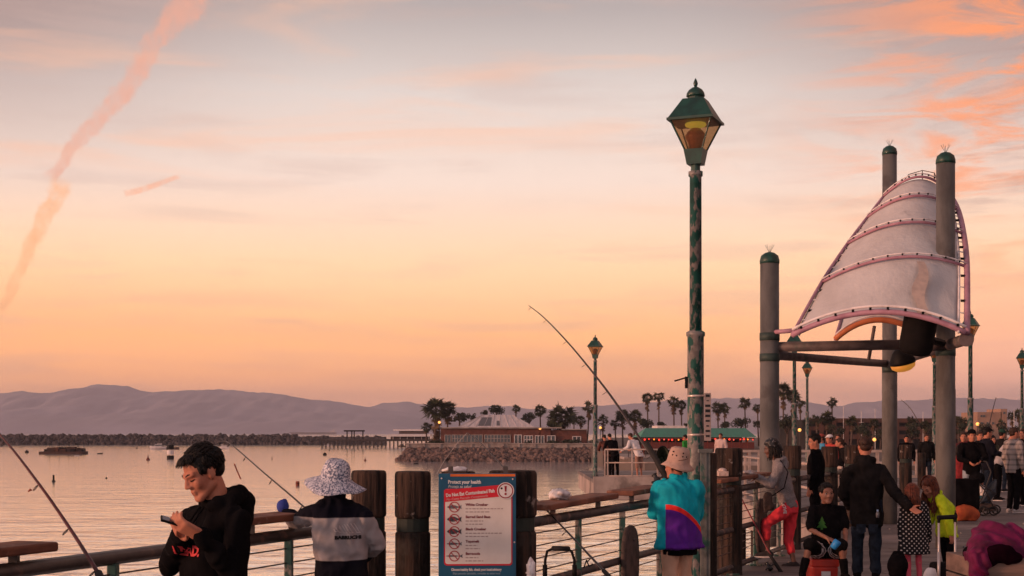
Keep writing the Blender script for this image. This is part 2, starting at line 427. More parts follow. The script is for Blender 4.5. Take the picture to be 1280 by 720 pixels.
M_ROCK2 = mat('revetment_rock', (.20, .13, .11), (.05, .036, .035), scale=.6, rough=.95, bump=.6, bscale=2, detail=5, bdist=.2)
M_BRICK = mat('brick_wall', (.15, .055, .042), (.09, .038, .031), scale=1.2, rough=.9)
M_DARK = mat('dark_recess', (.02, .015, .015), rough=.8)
M_WHITE = mat('white_paint', (.66, .58, .56), (.5, .43, .42), scale=2, rough=.6)
M_ROOFW = mat('pale_metal_roof', (.60, .50, .48), (.46, .38, .37), scale=.7, stretch=(4, .4, 1), rough=.45)
M_GLASSD = mat('dark_window_glass', (.035, .03, .032), rough=.12, spec=.7)
M_TRUNK = mat('palm_trunk', (.12, .08, .065), (.06, .042, .036), scale=3, stretch=(1, 1, 4), rough=.95)
M_FROND = mat('palm_frond', (.045, .050, .024), (.022, .022, .014), scale=1.2, rough=.6)
M_DEADF = mat('dead_palm_frond', (.13, .075, .04), (.07, .04, .025), scale=1.5, rough=.8)
M_LEAF = mat('tree_leaf', (.045, .05, .025), (.02, .022, .014), scale=.9, rough=.7)
M_BLACK = mat('matt_black', (.006, .0055, .006), rough=.6, spec=.15)
M_RUBBER = mat('black_rubber', (.016, .015, .016), rough=.8)

# ------------------------------------------------------------------ sea, haze, hills
s = MB(); s.grid([[Vector((x, y, SEA_Z)) for x in (-14000, -900, 0, 900, 14000)] for y in (-400, 0, 900, 14000)])
tag(s.build('sea_water', M_WATER), kind='structure')
HM, hn, hb = base_mat('hazed_hill_scrub')
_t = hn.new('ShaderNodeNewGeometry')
hn.link(hn.mix(hn.smooth(hn.noise(_t.outputs['Position'], .0022, 6, .6), .4, .66), (.30, .27, .32, 1), (.40, .36, .42, 1)), hb.inputs['Base Color'])  # scrub colour paled and blued, so distance haze is partly in the base colour
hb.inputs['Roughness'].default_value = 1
def ridge(name, prof, Y, depth, seed, amp):
    """A range of hills with spurs running down to the water."""
    rows = []; xs = []
    x0, x1 = prof[0][0], prof[-1][0]; n = 420
    for i in range(n+1):
        px = x0+(x1-x0)*i/n
        for (a, ya), (b, yb) in zip(prof, prof[1:]):
            if a <= px <= b: t = (px-a)/(b-a); t = t*t*(3-2*t)*.6+t*.4; y = ya+(yb-ya)*t; break
        xs.append(((px-640)/FPX*Y, EYE-(y-541)/FPX*Y))
    m = 16
    for j in range(m+1):
        t = j/m; row = []
        f = (1-(1-t)**1.0) if t <= 1 else 1
        for X, H in xs:
            yy = Y-depth*(1-t)
            sp = abs(noise.noise(Vector((X/520+seed, yy/1300, seed))))*.9+abs(noise.noise(Vector((X/190, yy/600+seed, 2))))*.5+noise.noise(Vector((X/70, yy/200+seed, 5)))*.2
            k = 1-max(0, sp)*1.0*(4*t*(1-t))**.7*amp*.55
            z = SEA_Z-2+(H-SEA_Z+2)*(t**.85)*k
            if t == 1: z = H-abs(noise.noise(Vector((X/230, seed, 1))))*H*.07+noise.noise(Vector((X/90, seed, 3)))*H*.035+noise.noise(Vector((X/35, seed, 6)))*H*.018
            row.append(Vector((X*(yy/Y)**.15, yy, z)))
        rows.append(row)
    rows.append([Vector((X, Y+depth*.7, SEA_Z-2)) for X, H in xs])
    b = MB(); b.grid(rows); return tag(b.build(name, HM, None, True), kind='structure')
ridge('mountain_hills', [(-420, 512), (-300, 500), (-150, 494), (0, 491), (40, 488), (62, 491), (92, 483), (122, 480), (158, 482), (190, 489), (215, 488), (245, 485), (300, 488), (340, 491), (372, 496), (410, 500), (450, 507), (500, 514), (545, 522), (600, 534), (650, 541)], 8600, 2600, 1.3, 1)
ridge('distant_hills', [(400, 540), (440, 512), (480, 504), (505, 502), (528, 505), (560, 509), (620, 507), (680, 511), (740, 507), (800, 504), (850, 499), (900, 497), (950, 498), (1000, 500), (1040, 507), (1080, 502), (1130, 500), (1200, 497), (1280, 499), (1400, 494), (1560, 500), (1750, 520)], 10600, 2400, 4.1, .8)
hz = bpy.data.materials.new('dusk_haze'); hz.use_nodes = True; hzt = NT(hz.node_tree); hzt.n.clear()
_o = hzt.new('ShaderNodeOutputMaterial'); _v = hzt.new('ShaderNodeVolumePrincipled')
_v.inputs['Color'].default_value = (.84, .83, 1.0, 1); _v.inputs['Density'].default_value = 1.2e-4; _v.inputs['Anisotropy'].default_value = .5
hzt.link(_v.outputs[0], _o.inputs['Volume'])
b = MB(); b.box((0, 6900, 190), (29000, 15000, 400))
tag(b.build('haze', hz), kind='stuff')

# ------------------------------------------------------------------ pier deck
def X1(Y): return .4*Y-5.43      # rail line of the near stretch
def X2(Y): return .4*Y-4.29      # rail line beyond the jog
DECK = [(X1(-6)-.15, -6), (X1(10.95)-.15, 10.95), (X2(10.95)-.15, 10.95), (X2(26)-.15, 26), (6.3, 41), (6.6, 53.5), (3.06, 53.5), (3.06, 66), (60, 66), (60, -6)]
b = MB(); b.prism(DECK, -.14, 0); tag(b.build('pier_deck', M_DECK), kind='structure')
# concrete edge beam and beams under the deck
b = MB()
for (a, c) in zip(DECK[:8], DECK[1:8]):
    A = Vector((a[0], a[1], -.47)); B = Vector((c[0], c[1], -.47)); d = (B-A).normalized(); nrm = Vector((d.y, -d.x, 0))
    b.beam(A+nrm*.16, B+nrm*.16, .26, .64)
tag(b.build('deck_edge_beam', M_CONC), kind='structure')
bb = MB()
for Y in range(-4, 64, 5):
    xl = max(X2(min(max(Y, 0), 26)) if Y > 11 else X1(max(Y, -5)), -8)+.5
    if Y > 26: xl = 7.2
    if Y > 53: xl = 8.5
    bb.box(((xl+40)/2, Y, -.62), (40-xl, .35, .5))
tag(bb.build('deck_cross_beams', mat('dark_timber', (.05, .035, .03), rough=.9)), kind='structure')
# far landing kerb (concrete face seen below the landing rail)
b = MB(); b.box((5.2, 53.25, -.32), (4.3, .3, .86)); tag(b.build('landing_edge_wall', M_CONC), 'pale concrete edge wall of the far landing below its railing', 'wall')

# ------------------------------------------------------------------ land across the water
M_LAND = mat('shore_land', (.13, .10, .085), (.08, .062, .055), scale=.05, rough=.95)
b = MB(); b.prism([(14, 150), (700, 120), (900, 900), (60, 900), (18, 420), (16, 300)], SEA_Z-1, -1.3); tag(b.build('shore_land', M_LAND), kind='structure')
b = MB(); b.prism([(-21.5, 287), (60, 287), (60, 420), (-21.5, 420)], SEA_Z-1, -1.36); tag(b.build('spit_land', M_LAND), kind='structure')
def rock(b, c, r, rng):
    n, m = 7, 4; ph = rng.random()*6; sc = [rng.uniform(.7, 1.25) for _ in range(3)]
    q = Euler((rng.random()*6, rng.random()*6, rng.random()*6)).to_matrix()
    vs = []
    for i in range(1, m):
        t = math.pi*i/m
        for k in range(n):
            a = 2*math.pi*k/n+ph; e = rng.uniform(.78, 1.15)*r
            vs.append(Vector((e*sc[0]*math.sin(t)*math.cos(a), e*sc[1]*math.sin(t)*math.sin(a), e*sc[2]*math.cos(t))))
    vs += [Vector((0, 0, r*sc[2])), Vector((0, 0, -r*sc[2]))]; fs = []
    for i in range(m-2):
        for k in range(n): fs.append((i*n+k, (i+1)*n+k, (i+1)*n+(k+1) % n, i*n+(k+1) % n))
    T = (m-1)*n
    for k in range(n): fs.append((T, k, (k+1) % n)); fs.append((T+1, (m-2)*n+(k+1) % n, (m-2)*n+k))
    b._add([c+q @ v for v in vs], fs)
rng = random.Random(11)
b = MB()
xa, xb = -330, -62
def bw_front(x): return 684+ (x+330)*.02
core = []
for x in range(xa, xb+1, 4):
    f = bw_front(x); core.append([Vector((x, f, SEA_Z-1)), Vector((x, f+6, -.2)), Vector((x, f+12, -.2)), Vector((x, f+18, SEA_Z-1))])
b.grid(core)
for i in range(2600):
    x = rng.uniform(xa, xb); t = rng.random(); f = bw_front(x); k = 1 if x < -105 else .72
    rock(b, Vector((x, f+t*8, SEA_Z+.1+min(1, t*1.25)*3.8*k+rng.uniform(-.25, .45))), rng.choice((.4, .55, .8, 1.0, 1.3)), rng)
tag(b.build('breakwater_rocks', M_ROCK), kind='stuff')
b = MB()
for i in range(1500):
    x = rng.uniform(-23.5, 19); t = rng.random()
    lowr = -23.5+t*2.2
    if x < lowr: x = lowr+rng.random()
    rock(b, Vector((x, 283.0+t*4.4+rng.uniform(-.2, .2)+max(0, -21-x)*.9, SEA_Z-.1+t*2.5+rng.uniform(-.15, .2))), rng.uniform(.25, .62), rng)
tag(b.build('revetment_rocks', M_ROCK2), kind='stuff')
b = MB(); b.box((-1.5, 288.0, -1.0), (40, .5, 1.1)); b.box((-1.5, 287.85, -.42), (40.2, .85, .16))
for k in range(13): b.box((-21+k*3.2, 287.65, -1.0), (.35, .24, 1.0))
b.build('parapet_wall', M_CONC); tag(bpy.data.objects['parapet_wall'], 'low pale parapet wall along the rocks before the brick building', 'wall')
# ------------------------------------------------------------------ piles, railings, sign, lamp posts, canopy
M_CAPPAINT = mat('pile_band', (.022, .03, .026), rough=.7)
def pile(px, Y, wpx, top_y, label, rot=.1, groove=True, mat_=M_PILE, bottom=None, twin=False):
    c = PG(px, Y); r = wpx*Y/FPX/2; zt = EYE-(top_y-541)/FPX*Y; z0 = SEA_Z-1 if bottom is None else bottom
    t = thing('timber_pile', label, 'pile', (c.x, c.y, 0), 'timber mooring piles along the pier edge')
    zg = zt-.40*min(1, r/.12)
    N = 16
    b = MB(); rr = r*1.02
    if groove:
        b.lathe([(rr, z0), (rr, zg-.07), (rr*.9, zg-.05)], c, N, phase=rot, caps=True)
        b.build('pile_shaft', mat_, t, False, .012)
        g = MB(); g.lathe([(rr*.93, zg-.052), (rr*.93, zg+.045)], c, N, phase=rot); g.build('iron_band', M_CAPPAINT, t)
        h = MB(); h.lathe([(rr*.9, zg+.043), (rr*1.02, zg+.06), (rr*1.03, zt-.03), (rr*.97, zt)], c, N, phase=rot); h.build('pile_head', M_PILE_HEAD if mat_ is M_PILE else mat_, t, False, .012)
    else:
        b.lathe([(rr, z0), (rr, zt-.03), (rr*.95, zt)], c, N, phase=rot); b.build('pile_shaft', mat_, t, False, .012)
    return t
pile(461, 10.75, 42, 588, 'thick dark timber pile standing right behind the floppy sun hat')
pile(516, 10.75, 43, 589, 'thick dark timber pile standing free between the sun hat and the fish sign')
pile(573, 10.95, 42, 589, 'dark timber pile almost wholly hidden behind the left half of the blue fish sign')
pile(641, 10.75, 58, 588, 'widest timber pile, behind the right edge of the blue fish sign')
pile(884, 16.25, 24, 566, 'reddish timber pile close behind the tall peeling lamp post', groove=False)
pile(911, 17.6, 33, 560, 'dark timber pile beside the cutting plank where the woman in red trousers fishes')
pile(990, 21.4, 22, 557, 'timber pile behind the back of the woman in the grey hoodie')
pile(1037, 24.3, 20, 558, 'timber pile beside the man in black seen between the pile tops', groove=True)
pile(1066, 26.6, 19, 556, 'timber pile just behind the head of the man in the dark jacket')
pile(1132, 36, 15, 556, 'dark slim timber pile right of the rear canopy column')
pile(1152, 44, 10, 566, 'small far timber pile by the pale baluster railing', groove=False)
for k, (px, Y) in enumerate([(898, 46), (925, 44), (946, 43), (860, 54.5), (830, 55)]):
    pile(px, Y, 16*40/Y, 541+1.9*FPX/Y, ['thin pile under the far deck left of the striding woman', 'thin pile in the shade under the far deck by the oval board', 'thin pile in the shade under the far deck behind the red trousers', 'thin pile under the right end of the far landing', 'thin pile under the far landing behind the man in turquoise'][k], groove=False, mat_=mat('dark_timber', (.05, .035, .03), rough=.9))

def rail_point(Xf, px):            # where the sight line of px meets a rail line
    k = (px-640)/FPX; c0 = Xf(0); Y = c0/(k-.4); return Y
def railing(name, label, Xf, Y0, Y1, posts, cables, planks, mid=True, group='cable railings along the pier edge'):
    t = thing(name, label, 'railing', (Xf((Y0+Y1)/2), (Y0+Y1)/2, 0), group)
    p = lambda Y, z, off=0: Vector((Xf(Y)+off, Y, z))
    b = MB(); b.tube([p(Y0, 1.05), p(Y1, 1.05)], .042, 12); b.build('top_rail', M_STEEL, t, True)
    if mid:
        b = MB(); b.tube([p(Y0, .56), p(Y1, .56)], .036, 12); b.build('middle_rail', M_STEEL, t, True)
    b = MB(); b.tube([p(Y0, .10), p(Y1, .10)], .034, 10); b.build('bottom_rail', M_STEEL, t, True)
    for z in cables:
        b = MB(); b.tube([p(Y0, z), p((Y0+Y1)/2, z-.006), p(Y1, z)], .0055, 6); b.build('cable', M_CABLE, t, True)
    for Y in posts:
        b = MB(); b.beam(p(Y, 0.0), p(Y, 1.02), .055, .07); b.box(p(Y, .012), (.16, .16, .024))
        b.build('post', M_GREEN_POST, t, False, .006)
    d = Vector((.4, 1, 0)).normalized(); n = Vector((d.y, -d.x, 0))
    for (Ya, Yb, z, tilt) in planks:
        A = p(Ya, z, -.06); B = p(Yb, z+tilt, -.06)
        b = MB(); b.beam(A, B, .27, .05); pl = b.build('cutting_plank', M_PLANK, t, False, .012)
        for f in (.16, .80):
            q = A.lerp(B, f); b = MB(); b.beam(Vector((q.x+.05, q.y, 1.05)), Vector((q.x+.05, q.y, q.z-.025)), .045, .045); b.build('plank_bracket', M_STEEL, pl)
    return t
CZ = [.20, .29, .38, .47, .66, .76, .86, .96]
railing('pier_railing', 'near stretch of pier railing behind the young man in the black hoodie', X1, 1.2, 10.55, [2.4, 4.3, 6.1, 7.98, 9.75], CZ[3:], [(6.3, 7.49, 1.155, 0), (9.2, 9.96, 1.175, 0)])
railing('pier_railing', 'stretch of pier railing between the blue fish sign and the tall lamp post', X2, 10.95, 16.0, [12.14, 13.3, 14.47, 15.6], CZ[3:], [(11.31, 13.0, 1.155, .02), (13.42, 14.6, 1.18, .01)])
railing('pier_railing', 'stretch of pier railing the woman in red trousers rests her foot on', X2, 16.3, 21.2, [17.5, 18.75, 20.2], CZ[1:], [(16.7, 19.4, 1.18, .01)])
railing('pier_railing', 'farther stretch of pier railing between the timber piles behind the seated boy', X2, 21.5, 26.3, [22.8, 24.9], CZ[1::2], [])
# oval boards bolted on the rails
def oval_board(Y, zc, w_, h_, label):
    c = Vector((X2(Y)+.075, Y, zc)); t = thing('oval_board', label, 'board', (c.x, c.y, c.z), 'oval boards bolted to the railing')
    d = Vector((.4, 1, 0)).normalized(); n = 28; outl = []
    for k in range(n):
        a = 2*math.pi*k/n; ca, sa = math.cos(a), math.sin(a); q = (abs(ca)**2.6+abs(sa)**2.6)**(-1/2.6)
        outl.append((w_/2*ca*q, h_/2*sa*q))
    b = MB(); b.plate(outl, c-Vector((d.y, -d.x, 0))*.03, d, UP, .06); b.build('board_face', mat('worn_dark_board', (.10, .07, .06), (.04, .03, .028), scale=8, rough=.8, bump=.4), t, False, .01)
    b = MB(); b.tube([c+d*x*1.0+UP*y for x, y in outl+outl[:1]], .028, 8, caps=False); b.build('board_rim', mat('rusty_rim', (.075, .05, .045), (.03, .022, .02), scale=14, rough=.75), t, True)
    for z in (.2, -.2):
        b = MB(); b.ell(c+Vector((d.y, -d.x, 0))*.035+UP*z, .014); b.build('bolt', M_STEEL, t, True)
oval_board(13.3, .55, .40, .62, 'tall oval board on the rail post between the hand cart and the man in turquoise')
oval_board(18.75, .52, .52, .68, 'tall oval board on the rail post in front of the woman in red trousers')

# ------------------------------------------------------------------ fish advisory sign
M_SBLUE = mat('sign_blue', (.006, .085, .165), (.005, .065, .135), scale=3, rough=.4, spec=.4)
M_SCREAM = mat('sign_cream', (.72, .66, .62), (.64, .58, .54), scale=4, rough=.45)
M_SRED = mat('sign_red', (.62, .018, .035), (.55, .015, .03), scale=3, rough=.4)
M_SWHITE = mat('sign_white', (.78, .74, .73), rough=.45)
M_SORANGE = mat('sign_orange', (.72, .16, .03), rough=.5)
M_INKR = mat('ink_dark_red', (.20, .02, .03), rough=.6)
M_INKG = mat('ink_faded', (.38, .28, .27), rough=.6)
M_INK = mat('ink_black', (.015, .014, .016), rough=.5)
SY = 10.45; k = SY/FPX
sx0, sx1 = (548-640)*k, (645-640)*k; zt = EYE-(592-541)*k
SW = sx1-sx0; mm = SW/97.0                                  # one photo pixel in metres at the sign
sg = thing('advisory_sign', 'blue and cream fish consumption warning sign with red banner fixed before the piles', 'sign', ((sx0+sx1)/2, SY, zt-.8))
SX = Vector((1, .03, 0)).normalized(); O = Vector((sx0, SY, zt))
def at(x, y, lift=0): return O+SX*((x-548)*mm)+UP*(-(y-592)*mm)+Vector((0, -1, 0))*lift
def rect(x0, y0, x1, y1): return [((x0-548)*mm, -(y1-592)*mm), ((x1-548)*mm, -(y1-592)*mm), ((x1-548)*mm, -(y0-592)*mm), ((x0-548)*mm, -(y0-592)*mm)]
def rrect(x0, y0, x1, y1, r, n=5):
    pts = []
    for cx, cy_, a0 in ((x1-r, y1-r, -90), (x1-r, y0+r, 0), (x0+r, y0+r, 90), (x0+r, y1-r, 180)):
        for i in range(n+1):
            a = R(a0+90*i/n); pts.append(((cx+r*math.cos(a)-548)*mm, -(cy_-r*math.sin(a)-592)*mm))
    return pts
SIGNH = 152
b = MB(); b.plate(rect(548, 592, 645, 592+SIGNH), O+Vector((0, .02, 0)), SX, UP, .02); b.build('sign_panel', M_SBLUE, sg, False, .003)
b = MB(); b.plate(rect(563, 592.6, 644, 595.6), O, SX, UP, .004); b.build('orange_strip', M_SORANGE, sg)
for (x, y) in ((552, 598), (641, 599), (643, 678)):
    b = MB(); b.ell(at(x, y, .003), .006); b.build('screw', M_WHITE, sg, True)
b = MB(); b.plate(rrect(555, 611, 640.5, 707, 4), O, SX, UP, .003); fr = b.build('panel_frame', M_SRED, sg)
b = MB(); b.plate(rrect(556.5, 612, 639, 705, 3), O+Vector((0, -.0032, 0)), SX, UP, .002); b.build('panel_face', M_SCREAM, fr)
ban = [(555, 627.0), (555, 611.8), (622, 605.5), (640, 606), (640, 621)]
ban = [((x-548)*mm, -(y-592)*mm) for x, y in [(555, 627.5), (638, 619.5), (638, 605), (555, 612.5)]]
b = MB(); b.plate(ban, O+Vector((0, -.0056, 0)), SX, UP, .002); bn_ = b.build('red_banner', M_SRED, sg)
text('title_lettering', 'Protect your health', 6.2*mm, at(560, 604.5, .001), SX, UP, M_SWHITE, sg, bold=.0012, width=41*mm)
text('title_lettering', 'Proteja su salud', 5.2*mm, at(560, 609.8, .001), SX, UP, M_SWHITE, sg, shear=.25, width=29*mm)
bx = (SX*83+UP*8).normalized(); by = (UP*83-SX*8).normalized()
text('banner_lettering', 'Do Not Eat Contaminated Fish', 6.0*mm, at(557.5, 621.2, .009), bx, by, M_SWHITE, bn_, bold=.0012, width=61*mm)
text('banner_lettering', 'No Coma Pescado Contaminado', 4.2*mm, at(558, 625.9, .009), bx, by, mat('sign_pale_pink', (.75, .45, .45), rough=.5), bn_, shear=.25, width=52*mm)
text('footer_lettering', 'Choose healthy fish, check your local advisory', 4.6*mm, at(564, 713.5, .001), SX, UP, M_SWHITE, sg, bold=.0009, width=63*mm)
text('footer_lettering', 'Elija pescado saludable, consulte su aviso local', 3.6*mm, at(566, 718, .001), SX, UP, mat('sign_pale_blue', (.35, .45, .52), rough=.5), sg, width=59*mm)
def disc(b, c, r, lift, n=28, th=.002):
    b.plate([(r*math.cos(2*math.pi*i/n), r*math.sin(2*math.pi*i/n)) for i in range(n)], c+Vector((0, -lift, 0)), SX, UP, th)
def ring(b, c, r0, r1, lift, n=32):
    rows = []
    for i in range(n+1):
        a = 2*math.pi*i/n; d = SX*math.cos(a)+UP*math.sin(a); rows.append([c+d*r0+Vector((0, -lift, 0)), c+d*r1+Vector((0, -lift, 0))])
    b.grid(rows)
wc = at(632, 613.5)
b = MB(); disc(b, wc, 10.6*mm, .009); wd = b.build('warning_badge', M_SWHITE, sg)
b = MB(); ring(b, wc, 8.2*mm, 9.6*mm, .0116); b.build('badge_ring', mat('badge_maroon', (.30, .015, .03), rough=.5), wd)
b = MB(); b.plate([(-.9*mm, -1*mm), (.9*mm, -1*mm), (1.5*mm, 6*mm), (-1.5*mm, 6*mm)], wc+Vector((0, -.0114, 0)), SX, UP, .001); disc(b, wc-UP*4*mm, 1.5*mm, .0114, 14, .001); b.build('exclamation_mark', MATS['badge_maroon'], wd)
b = MB(); disc(b, wc-SX*5*mm+UP*3*mm, 1.4*mm, .0114, 12, .001); b.build('punch_hole', M_INK, wd)
names = ['White Croaker', 'Barred Sand Bass', 'Black Croaker', 'Topsmelt', 'Barracuda']
for i, nm in enumerate(names):
    y = 633.8+i*15.3; x = 568
    c = at(x, y)
    L = [9, 9, 9, 9.5, 10.5][i]*mm; H = [2.4, 3.4, 3.6, 1.6, 1.1][i]*mm; out_ = []
    for q in range(13): u = q/12; out_.append((-L+u*1.6*L, H*math.sin(math.pi*min(1, u*.97+.03))**.75))
    tail = [(.62*L, .35*H), (1.0*L, max(H, 2.3*mm)), (.92*L, 0), (1.0*L, -max(H, 2.3*mm)), (.62*L, -.35*H)]
    low_ = [(a_, -b_*.9) for a_, b_ in reversed(out_)]
    b = MB(); b.plate((out_[:-1]+tail+low_[1:])[::-1], c+Vector((0, -.0056, 0)), SX, UP, .001)
    fm = mat('fish_dark', (.035, .04, .05), (.10, .10, .11), scale=60, rough=.6) if i in (1, 2) else mat('fish_grey', (.09, .095, .11), (.2, .2, .21), scale=60, rough=.6)
    fi = b.build('fish_picture', fm, sg)
    b = MB(); ring(b, c, 5.6*mm, 6.7*mm, .0074)
    dg_ = (SX-UP).normalized(); b.beam(c-dg_*6*mm+Vector((0, -.0078, 0)), c+dg_*6*mm+Vector((0, -.0078, 0)), .9*mm, .0006) if False else None
    ux = (SX-UP).normalized(); uy = (SX+UP).normalized()
    b.plate([(-6*mm, -.5*mm), (6*mm, -.5*mm), (6*mm, .5*mm), (-6*mm, .5*mm)], c+Vector((0, -.0070, 0)), ux, uy, .0004)
    b.build('ban_ring', mat('ban_red', (.45, .02, .03), rough=.5), fi)
    text('fish_name_lettering', nm, 4.4*mm, at(582, y-1.6, .0056), SX, UP, M_INKR, sg, bold=.0009)
    b = MB()
    for q, wdt in enumerate(((48, 30), (22, 22), (46, 28), (15, 18), (16, 22))[i]):
        xx = 582
        while xx < 582+wdt:
            l_ = random.uniform(2.2, 5.5); x1_ = min(xx+l_, 582+wdt); yy = y+1.6+q*4
            b.plate(rect(xx, yy, x1_, yy+1.1), O+Vector((0, -.0056, 0)), SX, UP, .0006); xx = x1_+1.2
    b.build('small_print', M_INKG, sg)
b = MB()
for x in (563, 632): b.box(at(x, 660, -.05), (.05, .05, 1.9)) if False else b.box(at(x, 668, -.055), (.035, .06, 1.0))
b.build('sign_bracket', M_STEEL, sg)
# crumpled white bag on the hidden pile behind the sign, and bags on the plank and by the cart
M_BAG = mat('thin_white_plastic', (.74, .70, .71), (.55, .50, .52), scale=9, rough=.35, bump=.5, bscale=14, bdist=.02)
def bag(c, r, label, seed):
    b = MB(); b.ell(c, r, None, 26, 18); ob = b.build('plastic_bag', M_BAG, None, True)
    for v in ob.data.vertices:
        q = (v.co-Vector(c)); d = q.normalized()
        v.co = Vector(c)+q*(1+.8*(abs(noise.noise(d*1.9+Vector((seed, 1, 2))))-.25)+.16*noise.noise(d*5+Vector((1, seed, 2))))
    o = Vector(c)-UP*r[2]; [setattr(v, 'co', v.co-o) for v in ob.data.vertices]; ob.location = o
    return tag(ob, label, 'plastic bag')
bag(P(569, 589, 10.95)+Vector((0, 0, .012)), (.085, .08, .022), 'crumpled white plastic bag on the pile top behind the fish sign', 2)
bag(P(699, 618.5, 12.0), (.085, .11, .05), 'crumpled white plastic bag lying on the cutting plank right of the sign', 5)
bag(P(664, 716, 10.4), (.035, .05, .10), 'white plastic bag hanging low at the foot of the widest pile', 9)

# ------------------------------------------------------------------ lamp posts
M_LGLASS = bpy.data.materials.new('amber_lantern_glass'); M_LGLASS.use_nodes = True
_n = NT(M_LGLASS.node_tree); _n.n.clear(); _oo = _n.new('ShaderNodeOutputMaterial'); _mx = _n.new('ShaderNodeMixShader'); _tr = _n.new('ShaderNodeBsdfTransparent'); _gl = _n.new('ShaderNodeBsdfPrincipled')
_tr.inputs[0].default_value = (.86, .66, .46, 1); _gl.inputs['Base Color'].default_value = (.16, .09, .045, 1); _gl.inputs['Roughness'].default_value = .25
_mx.inputs[0].default_value = .38; _n.link(_tr.outputs[0], _mx.inputs[1]); _n.link(_gl.outputs[0], _mx.inputs[2]); _n.link(_mx.outputs[0], _oo.inputs[0])
M_REFR = mat('amber_refractor', (.22, .07, .03), (.12, .04, .02), scale=20, rough=.3)
def sq(b, r0, z0, r1, z1, c, ph): b.lathe([(r0*1.414, z0), (r1*1.414, z1)], c, 4, phase=ph)
def lamp_post(loc, label, lit=False, full=True):
    t = thing('street_lamp', label, 'street lamp', loc, 'green lantern lamp posts along the pier')
    c = Vector(loc); ph = R(45-22)
    b = MB(); b.lathe([(.13, 0), (.13, .06), (.092, .10), (.092, 2.82), (.105, 2.83), (.105, 2.87), (.070, 2.89)], c, 20); b.build('lower_post', M_GREEN_PEEL, t, True)
    b = MB(); b.lathe([(.069, 2.88), (.066, 4.60), (.080, 4.61), (.080, 4.66), (.052, 4.67)], c, 20); b.build('upper_post', M_GREEN_PEEL, t, True)
    b = MB(); b.lathe([(.052, 4.665), (.052, 4.74)], c, 14)
    sq(b, .082, 4.735, .110, 4.90, c, ph); b.build('lantern_collar', M_GREEN, t)
    for q in range(4):
        a0 = ph+q*math.pi/2; a1 = a0+math.pi/2
        lo_, hi_ = .100*1.414, .232*1.414
        P0 = c+Vector((math.cos(a0)*lo_, math.sin(a0)*lo_, 4.90)); P1 = c+Vector((math.cos(a1)*lo_, math.sin(a1)*lo_, 4.90))
        Q0 = c+Vector((math.cos(a0)*hi_, math.sin(a0)*hi_, 5.22)); Q1 = c+Vector((math.cos(a1)*hi_, math.sin(a1)*hi_, 5.22))
        b = MB(); b.grid([[P0, P1], [Q0, Q1]]); b.build('lantern_pane', M_LGLASS, t)
        b = MB(); b.tube([P0, Q0], .010, 6); b.build('lantern_bar', M_GREEN, t)
    b = MB(); sq(b, .262, 5.205, .262, 5.232, c, ph); b.v = b.v; sq(b, .250, 5.232, .118, 5.46, c, ph); b.lathe([(.085, 5.455), (.085, 5.495)], c, 14); rf = b.build('lantern_roof', M_GREEN, t)
    b = MB(); b.lathe([(.09, 5.49), (.105, 5.50), (.098, 5.535), (.075, 5.57), (.04, 5.595), (.014, 5.605)], c, 18); b.build('roof_dome', M_GREEN, rf, True)
    b = MB(); b.lathe([(.012, 5.60), (.022, 5.625), (.026, 5.645), (.016, 5.675), (.004, 5.70)], c, 12); b.build('finial', M_GREEN, rf, True)
    b = MB(); b.lathe([(.07, 4.90), (.085, 4.98), (.115, 5.04), (.115, 5.06), (.09, 5.10), (.05, 5.14)], c, 16); b.build('refractor', M_REFR, t, True)
    if lit:
        b = MB(); b.lathe([(.05, 5.15), (.11, 5.165), (.12, 5.185), (.11, 5.20)], c, 18); b.build('lit_lamp', emis('lit_lamp_glow', (.50, .46, .06), .55), t, True)
    return t
L0 = PG(869.5, 15.85)
lp = lamp_post(L0, 'tall near lamp post with peeling green paint behind the man in turquoise', True)
lt = lamp_post(PG(744, 57.2), 'lamp post at the left end of the far landing left of the fishing rod')
for px, Y, lab in ((1213, 46, 'lamp post whose lantern shows just right of the canopy end'), (993, 54, 'lamp post mostly hidden behind the left end of the canopy beam'), (1009, 76, 'thinner lamp post seen right of the striding woman under the canopy beam'), (1277.5, 66, 'lamp post cut by the right edge of the picture'), (1168, 60, 'lamp post just left of the thick right canopy column')):
    dup(lt, PG(px, Y), lab, rotz=random.uniform(-.3, .3))
# fittings of the near lamp post
cst = c_ = L0
for z in (EYE-(495-541)*15.85/FPX, EYE-(543.5-541)*15.85/FPX):
    b = MB(); b.lathe([(.0935, z-.012), (.0955, z-.012), (.0955, z+.012), (.0935, z+.012)], L0, 20); b.build('steel_strap', mat('bright_steel_strap', (.62, .48, .42), rough=.35, metal=.5), lp, True)
b = MB(); zb = EYE+(541-478)*15.85/FPX; b.box((L0.x-.10, L0.y, zb), (.035, .05, .13)); b.beam(Vector((L0.x-.10, L0.y, zb+.055)), Vector((L0.x-.235, L0.y-.03, zb+.015)), .03, .016); b.build('bracket_arm', M_BLACK, lp)
M_RULE = mat('notice_strip', (.34, .26, .24), (.24, .18, .17), scale=12, rough=.6)
kk = 15.7/FPX; zt2, zb2 = EYE+(541-491)*kk, EYE-(551-541)*kk; x0_, x1_ = (880.5-640)*kk, (889-640)*kk
ns_ = thing('notice_strip', 'narrow vertical notice board strapped to the right side of the tall lamp post', 'sign', ((x0_+x1_)/2, 15.7, zb2))
b = MB(); b.box(((x0_+x1_)/2, 15.72, (zt2+zb2)/2), (x1_-x0_, .014, zt2-zb2)); b.build('notice_panel', M_RULE, ns_)
b = MB(); hgt = zt2-zb2
